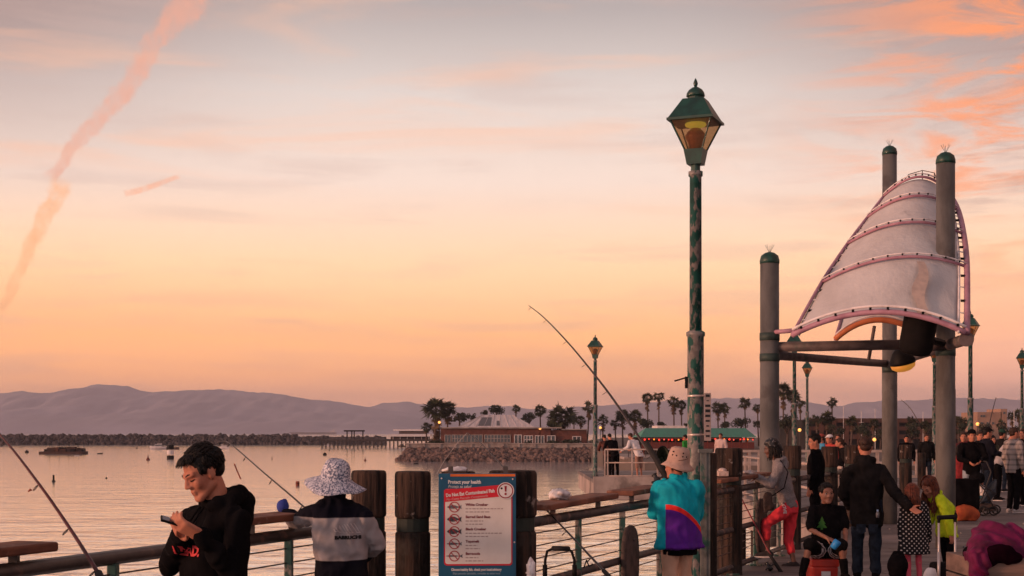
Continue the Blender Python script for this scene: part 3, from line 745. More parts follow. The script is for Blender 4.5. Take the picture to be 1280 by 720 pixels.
for q in range(9):
    z = zt2-hgt*(.06+q*.105); wq = [.6, .35, .75, .7, .7, .6, .4, .65, .55][q]*(x1_-x0_)
    b.box(((x0_+x1_)/2, 15.711, z), (wq, .004, hgt*[.055, .02, .05, .06, .05, .04, .03, .045, .04][q]))
b.build('notice_marks', M_INK, ns_)
b = MB(); q0 = PG(877, 15.5)
b.beam(q0+Vector((.04, 0, 0)), q0+Vector((.04, 0, EYE-(566-541)*15.5/FPX)), .10, .06); b.box(q0+Vector((.04, 0, EYE-(566-541)*15.5/FPX+.02)), (.15, .11, .04))
b.box(q0+Vector((.04, -.034, .8)), (.02, .012, 1.5)); o = b.build('channel_post', mat('grey_channel_steel', (.14, .14, .135), (.06, .065, .06), scale=6, rough=.6, bump=.2, blotch=((.03, .09, .07), 4, .52, .62)), None)
tag(o, 'grey green steel channel post right behind the turquoise jacket', 'post')

# ------------------------------------------------------------------ sail canopy
M_SAIL = mat('sail_fabric', (.50, .475, .475), (.42, .395, .395), scale=1.6, rough=.75, bump=.55, bscale=4.5, bdist=.05, stretch=(1, 1, .45), detail=6, blotch=((.36, .33, .33), 3.5, .62, .80))
M_PURP = mat('purple_tube_paint', (.40, .21, .27), (.29, .14, .19), scale=5, rough=.5)
M_LACE = mat('white_lacing', (.75, .68, .68), rough=.7)
cn = thing('sail_canopy', 'tall canopy of grey columns carrying a stretched grey fabric sail with purple ribs', 'canopy', PG(1080, 23))
def column(px, Y, ytop, r, bands):
    c = PG(px, Y); zt = EYE+(541-ytop)*Y/FPX
    b = MB(); b.lathe([(r*1.04, 0), (r*1.04, zt*.40), (r, zt*.401), (r*.98, zt-.17)], c, 24); o = b.build('column', M_COLUMN, cn, True)
    b = MB(); b.lathe([(r*1.03, zt-.18), (r*1.03, zt-.13), (r*.9, zt-.06), (r*.5, zt-.015), (.02, zt)], c, 20); b.build('column_cap', M_GREEN, o, True)
    b = MB()
    for a in range(5): b.tube([c+UP*(zt-.02), c+UP*(zt+.11)+Vector((math.cos(a*1.3)*.07, math.sin(a*1.3)*.07, 0))], .003, 4)
    b.build('bird_spikes', M_STEEL, o)
    for by_ in bands:
        z = EYE+(541-by_)*Y/FPX; b = MB(); b.lathe([(r*1.045, z-.06), (r*1.045, z+.06)], c, 24); b.build('column_band', mat('dull_green_band', (.035, .055, .048), (.02, .03, .027), rough=.6), o, True)
    return c
C1 = column(962, 22, 315, .148, (421, 447)); C2 = column(1182, 21.65, 190, .142, (440,)); C3 = column(1112, 27.3, 182, .138, (462,))
zb = EYE+(541-434)*22/FPX
F_ = Vector((C3.x, 27.3, EYE+(541-455)*27.3/FPX)); N_ = P(1208, 424, 20.3)
def beam_tube(a, b_, r, name='beam', m=None):
    q = MB(); q.tube([a, b_], r, 16); return q.build(name, m or M_STEEL_BEAM, cn, True)
M_STEEL_BEAM = mat('dark_beam_paint', (.13, .095, .09), (.07, .052, .052), scale=5, rough=.55, blotch=((.06, .06, .055), 3, .55, .7))
beam_tube(Vector((C1.x, 22, zb)), Vector((C2.x-.55, 21.8, zb+.03)), .078)
beam_tube(Vector((C1.x, 22, zb-.12)), F_, .07)
beam_tube(F_+Vector((0, .1, 0)), N_, .085)
q = MB(); q.lathe([(.105, -.02), (.105, .02)], (0, 0, 0), 18); dv = (N_-F_).normalized(); rq = dv.to_track_quat('Z', 'Y').to_matrix(); q.v = [N_+rq @ v for v in q.v]; q.build('beam_end_cap', M_STEEL_BEAM, cn)
beam_tube(P(1093, 408, 24.3), P(1086, 449, 24.6), .03, 'strut'); beam_tube(P(960, 416, 22), P(992, 413, 21.6), .035, 'side_arm', M_PURP)
beam_tube(P(1150, 437, 21.5), P(1180, 433, 21.5), .05, 'strut')
# main sail: ribs given left foot, crown, right foot
RIBS = [((990, 419, 21.2), (1098, 390, 20.6), (1207, 416, 20.25)),
        ((1027, 353, 22.2), (1118, 322, 21.4), (1207, 333, 21.5)),
        ((1059, 305, 23.2), (1132, 278, 22.3), (1203, 292, 22.7)),
        ((1084, 272, 24.2), (1142, 245, 23.2), (1196, 262, 23.8)),
        ((1104, 246, 25.0), (1148, 221, 24.4), (1184, 240, 24.7))]
def rib_curve(rb, n=20):
    a, m_, b_ = [P(*q) for q in rb]; ctrl = m_*2-(a+b_)/2
    return [a*(1-t)**2+ctrl*2*t*(1-t)+b_*t*t for t in [i/n for i in range(n+1)]]
curves = [rib_curve(r_) for r_ in RIBS]
def cat(ps, t):
    n = len(ps)-1; x = t*n; i = min(int(x), n-1); f = x-i
    p0, p1, p2, p3 = ps[max(i-1, 0)], ps[i], ps[i+1], ps[min(i+2, n)]
    return .5*((2*p1)+(p2-p0)*f+(2*p0-5*p1+4*p2-p3)*f*f+(3*p1-p0-3*p2+p3)*f**3)
def sail_surface(curves, u0=.02, u1=.965, v0=.016, v1=.995, sag=.10):
    rows = []; nv = 40
    for j in range(nv+1):
        v = v0+(v1-v0)*j/nv; row = []
        for i in range(25):
            u = u0+(u1-u0)*i/24
            p = cat([cat(c_, u) for c_ in curves], v)
            ph = abs(math.sin(v*(len(curves)-1)*math.pi))
            p = p+Vector((0, .05, -.03))-Vector((0, .25, .5)).normalized()*sag*ph*math.sin(math.pi*u)
            row.append(p)
        rows.append(row)
    return rows
rows = sail_surface(curves); b = MB(); b.grid(rows); sl = b.build('sail', M_SAIL, cn, True)
sd = sl.modifiers.new('thick', 'SOLIDIFY'); sd.thickness = .012; sd.offset = 0
for i, c_ in enumerate(curves):
    b = MB(); b.tube(c_, .042 if i == 0 else .023, 10); rb_ = b.build('sail_rib', M_PURP, cn, True)
    for t in range(1, 20, 2):
        b = MB(); p = c_[t]; b.box(p+Vector((0, -.04, .05 if i == 0 else .035)), (.03, .025, .04) if i == 0 else (.022, .02, .028)); b.build('rib_clamp', M_BLACK, rb_)
    if i == 0:
        b = MB(); b.tube([p+Vector((0, -.02, .085)) for p in c_], .022, 6); b.build('lacing', M_LACE, rb_, True)
    else:
        b = MB(); b.tube([p+Vector((0, -.02, .05)) for p in c_], .012, 6); b.build('lacing', M_LACE, rb_, True)
for side, rr_ in ((0, .026), (-1, .045)):
    b = MB(); ps = [cat([c_[side] for c_ in curves], i/24) for i in range(25)]
    if side == -1: ps = [p+Vector((.02, 0, 0)) for p in ps]
    b.tube(ps, rr_, 10); e = b.build('sail_edge_tube', M_PURP, cn, True)
    b = MB(); off = -.13 if side == -1 else .10
    b.tube([p+Vector((off, -.03, 0)) for p in ps[:-2]], .018, 6)
    for p in ps[1:-3:1]:
        b.tube([p, p+Vector((off, -.03, .02))], .009, 4)
    b.build('lacing', M_LACE, e, True)
    b = MB()
    for p in ps[1:-2:2]: b.box(p+Vector((off*.6, -.04, 0)), (.05, .03, .035))
    b.build('edge_clamp', M_BLACK, e)
# pale patched seam on the lower panel
b = MB(); pr = []
for (x, y0, y1) in ((0, .33, .0),):
    pass
def on_sail(u, v): return cat([cat(c_, u) for c_ in curves], v)
strip = [[on_sail(.66+.05*t+.02*math.sin(t*9)-.012, .235-.215*t)+Vector((0, -.05, -.03)), on_sail(.69+.09*t+.02*math.sin(t*7)+.012, .235-.215*t)+Vector((0, -.05, -.03))] for t in [i/10 for i in range(11)]]
b.grid(strip); b.build('sail_patch', mat('pale_sail_patch', (.47, .36, .31), (.36, .28, .25), scale=9, rough=.8), sl)
b = MB(); tp = [P(1128, 228, 25.2), P(1136, 218, 25.2), P(1153, 213, 25.0), P(1168, 216, 24.9), P(1172, 226, 24.9)]
b.tube([tp[0], tp[1], tp[2], tp[3], tp[4]], .008, 5); b.tube([tp[2], tp[2]-UP*.16], .008, 5); b.tube([tp[3], tp[3]-UP*.15], .008, 5); b.build('guard_wire', M_STEEL, cn)
# rear sail seen below the main one
R2 = [((1044, 424, 24.4), (1094, 400, 24.2), (1150, 416, 24.2)), ((1052, 398, 25.4), (1100, 374, 25.0), (1156, 388, 25.2))]
c2_ = [rib_curve(r_, 14) for r_ in R2]
b = MB(); b.grid(sail_surface(c2_, .02, .98, .05, 1, .03)); b.build('rear_sail', M_SAIL, cn, True)
b = MB(); b.tube(c2_[0], .05, 10); q_ = b.build('rear_sail_rib', mat('orange_tube_paint', (.50, .15, .06), (.40, .12, .05), scale=5, rough=.5), cn, True)
b = MB(); b.tube([p+Vector((0, -.02, .075)) for p in c2_[0]], .016, 6); b.build('lacing', M_LACE, q_, True)
b = MB(); b.tube([c_[0] for c_ in c2_], .03, 8); b.build('sail_edge_tube', M_PURP, cn, True)
# dark floodlight drum and the amber dome lamp
fl = thing('floodlight_drum', 'big dark floodlight drum hanging below the front rib of the canopy sail', 'floodlight', P(1147, 425, 20.9))
b = MB(); b.lathe([(.235, .30), (.245, .28), (.245, -.16), (.215, -.24), (.13, -.27)], (0, 0, 0), 26); mt = Euler((R(12), R(7), 0)).to_matrix(); b.v = [P(1147, 421, 20.9)+mt @ v for v in b.v]
b.build('drum', mat('dark_drum', (.009, .007, .007), (.005, .0045, .005), scale=6, rough=.8, spec=.1), fl, True)
b = MB(); b.tube([P(1147, 403, 20.9), P(1147, 392, 20.85)], .03, 8); b.build('drum_bracket', M_BLACK, fl)
b = MB(); b.tube([P(1164, 425, 20.9), P(1178, 429, 21.2)], .06, 8); b.build('drum_pivot', M_BLACK, fl)
dl = thing('dome_lamp', 'dome lamp with amber lens hanging under the far beam of the canopy', 'lamp', P(1127, 458, 23.5))
mt = Euler((R(10), R(-14), 0)).to_matrix(); cdl = P(1128, 452, 23.5)
b = MB(); b.lathe([(.05, .24), (.14, .16), (.21, .02), (.215, -.03)], (0, 0, 0), 22); b.v = [cdl+mt @ v for v in b.v]; b.build('lamp_hood', M_BLACK, dl, True)
b = MB(); b.lathe([(.205, -.03), (.19, -.10), (.12, -.15), (.03, -.17)], (0, 0, 0), 22); b.v = [cdl+mt @ v for v in b.v]; b.build('lamp_lens', emis('amber_lens', (.55, .22, .03), .45), dl, True)
b = MB(); b.tube([cdl+UP*.2, cdl+UP*.32+Vector((-.1, .2, 0))], .03, 8); b.build('lamp_arm', M_BLACK, dl)
# ------------------------------------------------------------------ brick building on the spit
YB = 292; kb = YB/FPX
def bx(px): return (px-640)*kb
def bz(py): return EYE-(py-541)*kb
bd = thing('brick_building', 'low red brick harbour building with pale hipped metal roof on the rocky spit', 'building', (bx(640), YB, -1.36))
z0, ze = -1.36, bz(535.5)
b = MB(); b.box(((bx(551)+bx(688))/2, YB+8, (z0+ze)/2), (bx(688)-bx(551), 16, ze-z0)); b.build('wall', M_BRICK, bd)
b = MB(); b.box(((bx(688)+bx(734))/2, YB+8, (z0+bz(537.5))/2), (bx(734)-bx(688)-.1, 15, bz(537.5)-z0)); b.build('side_wing', M_BRICK, bd)
b = MB(); b.box(((bx(549)+bx(702))/2, YB+7.8, ze+.12), (bx(702)-bx(549), 17.4, .26)); b.box(((bx(702)+bx(735))/2, YB+7.8, bz(537.5)+.1), (bx(735)-bx(702), 16, .2)); b.build('eave_fascia', M_CONC, bd)
zr0, zr1 = ze+.25, bz(518)
b = MB(); A = [Vector((bx(571), YB+.6, zr0)), Vector((bx(669), YB+.6, zr0)), Vector((bx(669), YB+15, zr0)), Vector((bx(571), YB+15, zr0))]
rl, rr = Vector((bx(602), YB+7.8, zr1)), Vector((bx(641), YB+7.8, zr1))
b._add(A+[rl, rr], [(0, 1, 5, 4), (1, 2, 5), (2, 3, 4, 5), (3, 0, 4), (3, 2, 1, 0)]); rf = b.build('roof', M_ROOFW, bd)
def roof_pt(px, f): a = Vector((bx(px), YB+.6, zr0)); return Vector((a.x+(bx(621)-a.x)*f*.2, YB+.6+7.2*f, zr0+(zr1-zr0)*f))
for (pa, pb, f0, f1) in ((597, 613, .1, .78), (620.5, 625, .12, .5)):
    b = MB(); up = Vector((0, -.04, .05)); b.grid([[roof_pt(pa, f0)+up, roof_pt(pb, f0)+up], [roof_pt(pa, f1)+up, roof_pt(pb, f1)+up]]); b.build('skylight', mat('dark_skylight', (.09, .075, .07), rough=.3), rf)
b = MB()
for q in range(9):
    f = q/9; 
    a = Vector((bx(573+q*10.5), YB+.58, zr0+.03)); tgt = Vector((min(max(a.x*.62+bx(621)*.38, rl.x), rr.x), YB+7.7, zr1+.03))
    b.tube([a, tgt], .05, 4)
b.build('roof_seam', M_ROOFW, rf)
for (pa, pb, n, ya, yb) in ((556, 563.5, 2, 544, 553), (565, 579, 4, 544, 552.5), (579.5, 603, 5, 544, 552.5), (605.5, 638, 8, 544, 552.5), (643, 652, 2, 544, 554), (655, 666, 3, 545, 554), (669, 680, 3, 545, 554), (684, 694, 2, 545, 554), (716, 726, 2, 546, 553)):
    x0, x1 = bx(pa), bx(pb); zt, zb_ = bz(ya), bz(yb)
    b = MB(); 
    for q in range(n+1): b.box((x0+(x1-x0)*q/n, YB-.06 if pa < 690 else YB+.45, (zt+zb_)/2), (.14, .12, zt-zb_))
    b.box(((x0+x1)/2, YB-.06 if pa < 690 else YB+.45, zt+.06), (x1-x0+.14, .14, .12)); b.box(((x0+x1)/2, YB-.07 if pa < 690 else YB+.44, zb_-.06), (x1-x0+.3, .18, .12))
    if pa in (565, 605.5, 655): b.box(((x0+x1)/2, YB-.06, (zt+zb_)/2), (x1-x0, .11, .1))
    wn = b.build('window', M_WHITE if pa > 640 else M_CONC, bd)
    b = MB(); b.box(((x0+x1)/2, YB-.005 if pa < 690 else YB+.49, (zt+zb_)/2), (x1-x0, .05, zt-zb_)); b.build('pane', M_GLASSD, wn)
for px, py, yo, lab in ((549.5, 528, -1, 'small lit globe lamp at the left corner of the brick building'), (675, 535.5, -.6, 'small lit globe lamp over the front of the brick building'), (752, 534.5, 4, 'small lit amber lamp among the palms right of the brick building')):
    t = thing('globe_lamp', lab, 'lamp', (bx(px), YB+yo, z0), 'lit globe lamps on the shore')
    b = MB(); b.tube([(bx(px), YB+yo, z0), (bx(px), YB+yo, bz(py)-.2)], .06, 6); b.build('lamp_pole', M_BLACK, t)
    b = MB(); b.ell((bx(px), YB+yo, bz(py)), .27); b.build('globe', emis('globe_glow', (1, .42, .10), 1.3), t, True)

# ------------------------------------------------------------------ trees
def frond_fan(b, c, d, L, rng, mi=0):
    """One fan leaf: a stalk with a spread of narrow drooping blades."""
    d = d.normalized(); s_ = d.cross(UP); s_ = s_.normalized() if s_.length > .05 else Vector((1, 0, 0)); s_ = Matrix.Rotation(rng.uniform(-.9, .9), 3, d) @ s_
    tip = c+d*L*.5
    n = 9
    for k in range(n):
        a = (k/(n-1)-.5)*2.5; v = (d*math.cos(a)+s_*math.sin(a)); e = L*.55*rng.uniform(.7, 1.25)
        w_ = s_*math.cos(a)*.05*L-d*math.sin(a)*.05*L
        p1 = tip+v*e*.55; p2 = tip+v*e-UP*L*.14*rng.random()
        b._add([tip, p1-w_, p2, p1+w_], [(0, 1, 2, 3)], mi)
    b._add([c-s_*.03, c+s_*.03, tip+s_*.02, tip-s_*.02], [(0, 1, 2, 3)], mi)
def fan_palm(px, ytop, hw, Y, label, skirt=.6, ybase=560, lean=0, seed=0, n=52, dense=1.0):
    rng = random.Random(seed+int(px*7)); k = Y/FPX; r = hw*k; x = (px-640)*k; zt = EYE+(541-ytop)*k; z0 = -1.36 if Y > 200 else -1.3
    top = Vector((x, Y, zt-r*.95)); base = Vector((x-lean*k, Y, z0-.2))
    t = thing('palm_tree', label, 'palm tree', (base.x, Y, z0), 'fan palms along the shore')
    tr = max(.16, r*.10); H = top.z-base.z
    b = MB(); b.tube([base, base.lerp(top, .5)+Vector((lean*.25*k, 0, 0)), top], [tr*1.35, tr, tr*.9], 8); b.build('trunk', M_TRUNK, t, True)
    b = MB()
    for i in range(n):
        q = (i+.5)/n; el_ = math.asin(1-2*q*.88)+rng.uniform(-.15, .15); az = i*2.399+rng.uniform(-.3, .3)
        d = Vector((math.cos(el_)*math.cos(az), math.cos(el_)*math.sin(az), math.sin(el_)))
        frond_fan(b, top, d, r*rng.choice((.62, .85, 1.0, 1.1, 1.25)), rng)
    b.build('crown', M_FROND, t)
    if skirt > 0:
        b = MB()
        for i in range(int(30*skirt)+6):
            az = rng.random()*6.28; zz = top.z-r*skirt*1.6*rng.random()
            d = Vector((math.cos(az)*.55, math.sin(az)*.55, -.9)); frond_fan(b, Vector((top.x, top.y, zz)), d, r*rng.uniform(.45, .75), rng)
        b.build('dead_frond_skirt', M_DEADF, t)
    return t
FAR = 315
PALMS = [(545, 497, 16, 306, 'bulky fan palm at the left corner of the brick building', 1.5), (560, 501, 10, 309, 'second fan palm leaning against the bulky one by the brick building', 1.0),
 (533, 527, 8, 312, 'short palm low at the left foot of the bulky palm', .3), (645, 505.5, 6, 322, 'small round palm right above the ridge of the pale roof', .3),
 (675, 505, 8, 318, 'slender palm just right of the pale hipped roof', .4), (701, 505, 18, 300, 'broadest dark fan palm before the right end of the brick building', 1.2),
 (726, 520, 7, 312, 'small palm between the broad palm and the landing lamp post', .4), (736, 502, 8, 310, 'tall palm just left of the landing lamp post', .9),
 (754, 518, 8, 312, 'palm just right of the landing lamp post', .8), (769, 524, 6, 316, 'low small palm left of the fishing rod', .5),
 (778, 511, 9, 306, 'shaggy palm crossed by the long fishing rod', 1.0), (793, 512, 9, 312, 'shaggy palm just right of the long fishing rod', 1.0),
 (809, 491, 7.5, 320, 'left one of the two tallest slender palms above the green roof', 1.1), (823.5, 489, 7, 325, 'right one of the two tallest slender palms above the green roof', 1.1),
 (842, 495, 8, 320, 'palm left of the tall lamp post, taller of a close pair', 1.0), (851.5, 501, 6.5, 324, 'palm left of the tall lamp post, shorter of a close pair', .9),
 (897, 503, 8.5, 318, 'left palm of the pair right of the notice strip', .8), (906, 504, 7, 322, 'right palm of the pair right of the notice strip', .8),
 (931, 497, 8, 322, 'lone palm between the notice strip and the left canopy column', .3), (947, 504, 6, 320, 'palm half hidden by the left canopy column', .5),
 (979, 479, 10, 300, 'tallest dark palm right of the left canopy column', 1.2), (991, 487, 9, 305, 'dark palm close behind the lamp post under the canopy beam', 1.2),
 (1000, 498, 7, 296, 'lower palm right of the tallest dark palm', .8), (1040, 497, 6.5, 310, 'lone slender palm on the skyline in the gap of the canopy', .4),
 (1021, 518, 7, 260, 'bushy low palm left of the lone slender palm', .8), (1034, 514, 9, 262, 'bushy broad palm below the lone slender palm', .8),
 (1065, 520, 8, 240, 'palm before the brown parking structure, left end', .6), (1092, 523, 7, 236, 'palm before the brown parking structure left of the rear column', .6),
 (1140, 521, 8, 238, 'palm before the brown parking structure right of the rear column', .6), (1156, 526, 7, 234, 'palm before the brown parking structure beside the far fishing rod', .6),
 (1198, 520, 6, 260, 'small palm right of the thick canopy column', .6), (1206, 522, 5.5, 262, 'small palm left of the lamp post near the tan building', .6),
 (1252, 524, 7, 250, 'palm low before the tan building', .6), (1265, 514, 6.5, 262, 'palm beside the right end of the tan building', .9), (1273.5, 511, 6, 266, 'palm near the right edge of the picture', .9),
 (960, 515, 7, 300, 'palm behind the left canopy column', .6), (1010, 521, 7, 255, 'small palm between the two lamp posts under the canopy', .7)]
for i, (px, yt, hw, Y, lab, sk_) in enumerate(PALMS):
    fan_palm(px, yt, hw, Y, lab, sk_, lean=random.uniform(-3, 3), seed=i, n=40 if hw < 9 else 66)
def bushy(px, ytop, ybot, hw, Y, label, seed, group='bushy trees on the shore', m=M_LEAF):
    rng = random.Random(seed); k = Y/FPX; x = (px-640)*k; zt = EYE+(541-ytop)*k; zb_ = EYE+(541-ybot)*k; z0 = -1.36
    t = thing('tree', label, 'tree', (x, Y, z0), group)
    b = MB(); r = hw*k; b.tube([(x, Y, z0-.2), (x+.1, Y, zb_+.3), (x, Y, (zt+zb_)/2)], [max(.12, r*.11), r*.08, r*.05], 7)
    for q in range(5):
        a = q*1.3; b.tube([(x, Y, zb_+.2), (x+math.cos(a)*r*.6, Y+math.sin(a)*r*.6, zb_+(zt-zb_)*.6)], [r*.05, r*.02], 5)
    b.build('trunk', M_TRUNK, t, True)
    b = MB(); lob = []
    for i in range(9): 
        a = rng.random()*6.28; q = rng.random()**.5*.62; lob.append((Vector((x+math.cos(a)*q*r, Y+math.sin(a)*q*r, zb_+(zt-zb_)*rng.uniform(.3, .78))), r*rng.uniform(.28, .45)))
    for c, lr in lob:
        for j in range(70):
            d = Vector((rng.gauss(0, 1), rng.gauss(0, 1), rng.gauss(0, .8))).normalized()*lr*rng.uniform(.55, 1.12); p = c+d
            if p.z > zt: p.z = zt-rng.random()*.3
            s1 = Vector((rng.gauss(0, 1), rng.gauss(0, 1), rng.gauss(0, 1))).normalized(); s2 = s1.orthogonal().normalized(); e = r*rng.uniform(.06, .13)
            b._add([p-s1*e, p-s2*e*.6, p+s1*e, p+s2*e*.6], [(0, 1, 2, 3)])
    b.build('crown', m, t); return t
BUSH = [(574, 516, 527, 13, 312, 'flat dark tree left behind the pale hipped roof'), (620, 506.5, 517, 12, 322, 'round dark tree showing above the pale roof ridge'), (606, 512, 520, 6, 320, 'smaller dark tree left of the round one above the roof'),
 (589, 515, 527, 7, 316, 'small spiky tree at the left slope of the pale roof'), (661, 515, 531, 11, 314, 'dark tree at the right slope of the pale roof'), (688, 523, 534, 9, 310, 'dark low tree left of the broadest palm'),
 (717, 518, 530, 8, 309, 'dark tree right of the broadest palm'), (808, 523, 534, 13, 300, 'dark tree below the two tallest palms'), (826, 527, 535, 8, 300, 'small tree left of the pale flat roof behind the green roof'), (857, 528, 534, 4, 300, 'tiny round tree just left of the tall lamp post'),
 (926, 522, 534, 13, 290, 'broad dark tree above the right end of the green roof'), (950, 526, 536, 9, 285, 'dark tree partly behind the left canopy column'), (905, 527, 535, 9, 288, 'dark low tree right of the notice strip'),
 (984, 510, 545, 16, 270, 'large dark tree mass between the canopy column and the lamp posts'), (1046, 528, 550, 12, 225, 'dark tree at the left end of the parking structure'), (1078, 527, 552, 14, 222, 'dark tree before the parking structure left of the rear column'),
 (1100, 530, 553, 9, 220, 'dark tree directly left of the rear column'), (1140, 528, 552, 12, 222, 'dark tree directly right of the rear column'), (1163, 526, 553, 9, 224, 'dark tree left of the thick canopy column'), (1200, 528, 548, 10, 230, 'dark tree right of the thick canopy column'),
 (1233, 528, 545, 12, 200, 'dark tree before the tan building'), (1256, 530, 546, 10, 205, 'dark tree right below the tan building'), (1276, 524, 545, 9, 210, 'dark tree at the right picture edge')]
for i, q in enumerate(BUSH): bushy(*q, seed=i+40)
for i, (px, w_) in enumerate(((545, 12), (715, 14), (692, 10), (742, 9), (660, 6))):
    bushy(px, 551-i % 2, 558, w_, 290, ['dark shrub at the left corner of the brick building', 'dark shrub at the right wing of the brick building', 'dark shrub at the foot of the broadest palm', 'dark shrub by the landing lamp post on the spit', 'small dark shrub under the brick building windows'][i], 90+i, 'shrubs before the brick building')

# ------------------------------------------------------------------ green roofed pavilion with string lights
YG = 190; kg = YG/FPX
gx = lambda p: (p-640)*kg
gz = lambda p: EYE-(p-541)*kg
pv = thing('pavilion', 'long pavilion with green gabled roof and a row of coloured lights under the eave', 'building', (gx(874), YG, -1.3))
b = MB(); b._add([Vector((gx(800), YG, gz(546.5))), Vector((gx(946), YG, gz(546.5))), Vector((gx(941), YG+6, gz(535))), Vector((gx(812), YG+6, gz(535))), Vector((gx(946), YG+12, gz(546.5))), Vector((gx(800), YG+12, gz(546.5)))], [(0, 1, 2, 3), (3, 2, 4, 5), (1, 4, 2), (0, 3, 5), (0, 5, 4, 1)])
b.build('roof', mat('green_roof_sheet', (.012, .19, .115), (.009, .13, .085), scale=1.5, stretch=(3, .3, 1), rough=.5), pv)
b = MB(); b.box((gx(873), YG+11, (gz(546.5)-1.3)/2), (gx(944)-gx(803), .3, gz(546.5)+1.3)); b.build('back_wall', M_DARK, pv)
for p_ in range(805, 945, 10):
    b = MB(); b.box((gx(p_), YG+.4, (gz(547)-1.3)/2), (.14, .14, gz(547)+1.3)); b.build('post', mat('red_brown_paint', (.16, .035, .025), rough=.7), pv)
b = MB(); b.box((gx(873), YG+.5, gz(557.5)), (gx(944)-gx(803), .3, 1.0)); b.build('counter', mat('dark_red_counter', (.12, .03, .025), rough=.7), pv)
b = MB(); b.box((gx(873), YG+.1, gz(548)), (gx(944)-gx(803), .12, .18)); b.build('eave_fascia', mat('dark_red_counter', (.12, .03, .025)), pv)
for i in range(24):
    p_ = 806+i*5.9+random.uniform(-1.5, 1.5); 
    b = MB(); b.ell((gx(p_), YG-.1, gz(549.3+random.uniform(-.4, .6))), .10 if i % 3 else .14, n=8, m=6)
    b.build('string_light', [emis('light_red', (.9, .05, .03), .8), emis('light_orange', (1, .26, .03), 1.4), emis('light_pink', (.9, .14, .10), .7)][(0, 0, 1, 0, 2)[i % 5]], pv, True)
b = MB(); b.box((gx(858), YG+22, gz(533.5)), (gx(878)-gx(840), 8, .5)); b.box((gx(858), YG+22, gz(543)), (gx(876)-gx(842), 7, 1.9)); tag(b.build('flat_roof_building', M_WHITE), 'pale flat roofed building just showing behind the green roof', 'building')
# promenade edge before it
b = MB(); b.prism([(gx(770), YG-14), (gx(1010), YG-14), (gx(1010), YG+14), (gx(770), YG+14)], -1.55, -1.25); tag(b.build('promenade', M_CONC), kind='structure')
b = MB()
t = thing('promenade_railing', 'long pale railing on the promenade before the green roofed pavilion', 'railing', (gx(873), YG-13, -1.25))
for z in (-.25, -.75): b.tube([(gx(775), YG-13.8, z), (gx(1005), YG-13.8, z)], .05, 6)
for p_ in range(775, 1006, 10): b.box((gx(p_), YG-13.8, -.75), (.09, .09, 1.05))
b.build('rails', M_STEEL, t)
b = MB(); b.prism([(gx(778), YG-60), (60, YG-60), (60, YG-58), (gx(778), YG-58)], -1.25, -.9); tag(b.build('outer_pier_edge', M_CONC), 'long pale concrete pier edge crossing behind the anglers', 'pier')
# ------------------------------------------------------------------ parking structure, tan building, masts
YK = 262; kk_ = YK/FPX
kx = lambda p: (p-640)*kk_
kz = lambda p: EYE-(p-541)*kk_
pk = thing('parking_structure', 'long brown parking structure behind the trees on the right', 'building', (kx(1110), YK, -1.36))
M_BROWN = mat('brown_concrete', (.105, .05, .04), (.07, .036, .03), scale=.4, rough=.9)
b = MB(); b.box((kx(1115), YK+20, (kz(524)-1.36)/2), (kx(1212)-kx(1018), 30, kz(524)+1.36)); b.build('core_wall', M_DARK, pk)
for y0, y1 in ((522.5, 528), (533, 538), (543, 549)):
    b = MB(); b.box((kx(1115), YK+4.8, (kz(y0)+kz(y1))/2), (kx(1213)-kx(1017), .4, kz(y0)-kz(y1))); b.build('parapet_band', M_BROWN, pk)
for p_ in range(1018, 1214, 16):
    b = MB(); b.box((kx(p_), YK+4.75, (kz(523)-1.36)/2), (.7, .5, kz(523)+1.36)); b.build('pier_column', M_BROWN, pk)
tb = thing('tan_building', 'square tan building with small dark windows on the far right skyline', 'building', (kx(1242), 300, -1.36))
kt = 300/FPX; tx = lambda p: (p-640)*kt; tz = lambda p: EYE-(p-541)*kt
b = MB(); b.box((tx(1238), 306, (tz(515)-1.36)/2), (tx(1253)-tx(1223), 11, tz(515)+1.36)); b.box((tx(1256), 305, (tz(511)-1.36)/2), (tx(1260)-tx(1252), 9, tz(511)+1.36))
b.build('wall', mat('tan_stucco', (.34, .21, .16), (.28, .17, .13), scale=.5, rough=.9), tb)
for p_, y_ in ((1227.5, 520), (1231, 520), (1256, 516), (1228, 529), (1235, 529), (1242, 529)):
    b = MB(); b.box((tx(p_), 300.4, tz(y_)), (.35, .12, .45)); b.build('window', M_GLASSD, tb)
for i, (p_, yt) in enumerate(((1048, 508), (1070, 514), (1087, 511), (1099, 506), (1146, 515), (1258, 512))):
    b = MB(); b.tube([kx(p_) and Vector((kx(p_), 258, -1.3)), Vector((kx(p_), 258, EYE+(541-yt)*258/FPX))], .055, 5); b.box((kx(p_), 258, EYE+(541-yt-14)*258/FPX), (.9, .05, .05))
    tag(b.build('sailboat_mast', M_WHITE), ['thin pale mast right of the lone slender palm', 'thin pale mast above the brown parking structure, second from left', 'thin pale mast left of the rear column by the dark trees', 'thin pale mast closest to the rear column', 'thin pale mast right of the rear column', 'thin pale mast beside the tan building'][i], 'mast', 'thin masts behind the trees')
for i, (p_, y_, Y) in enumerate(((1093, 549.5, 200), (999.5, 537.5, 210), (1222, 530, 205))):
    t = thing('globe_lamp', ['lit globe lamp shining behind the head of the man in the dark jacket', 'lit amber globe lamp between the two lamp posts under the canopy', 'pale globe lamp before the tan building'][i], 'lamp', PG(p_, Y, -1.3), 'lit globe lamps on the shore')
    b = MB(); b.ell(P(p_, y_, Y), .25); b.build('globe', emis('globe_glow', (1, .42, .10), 1.3), t, True); b = MB(); b.tube([P(p_, y_, Y)-UP*.2, PG(p_, Y, -1.3)], .05, 5); b.build('lamp_pole', M_STEEL, t)

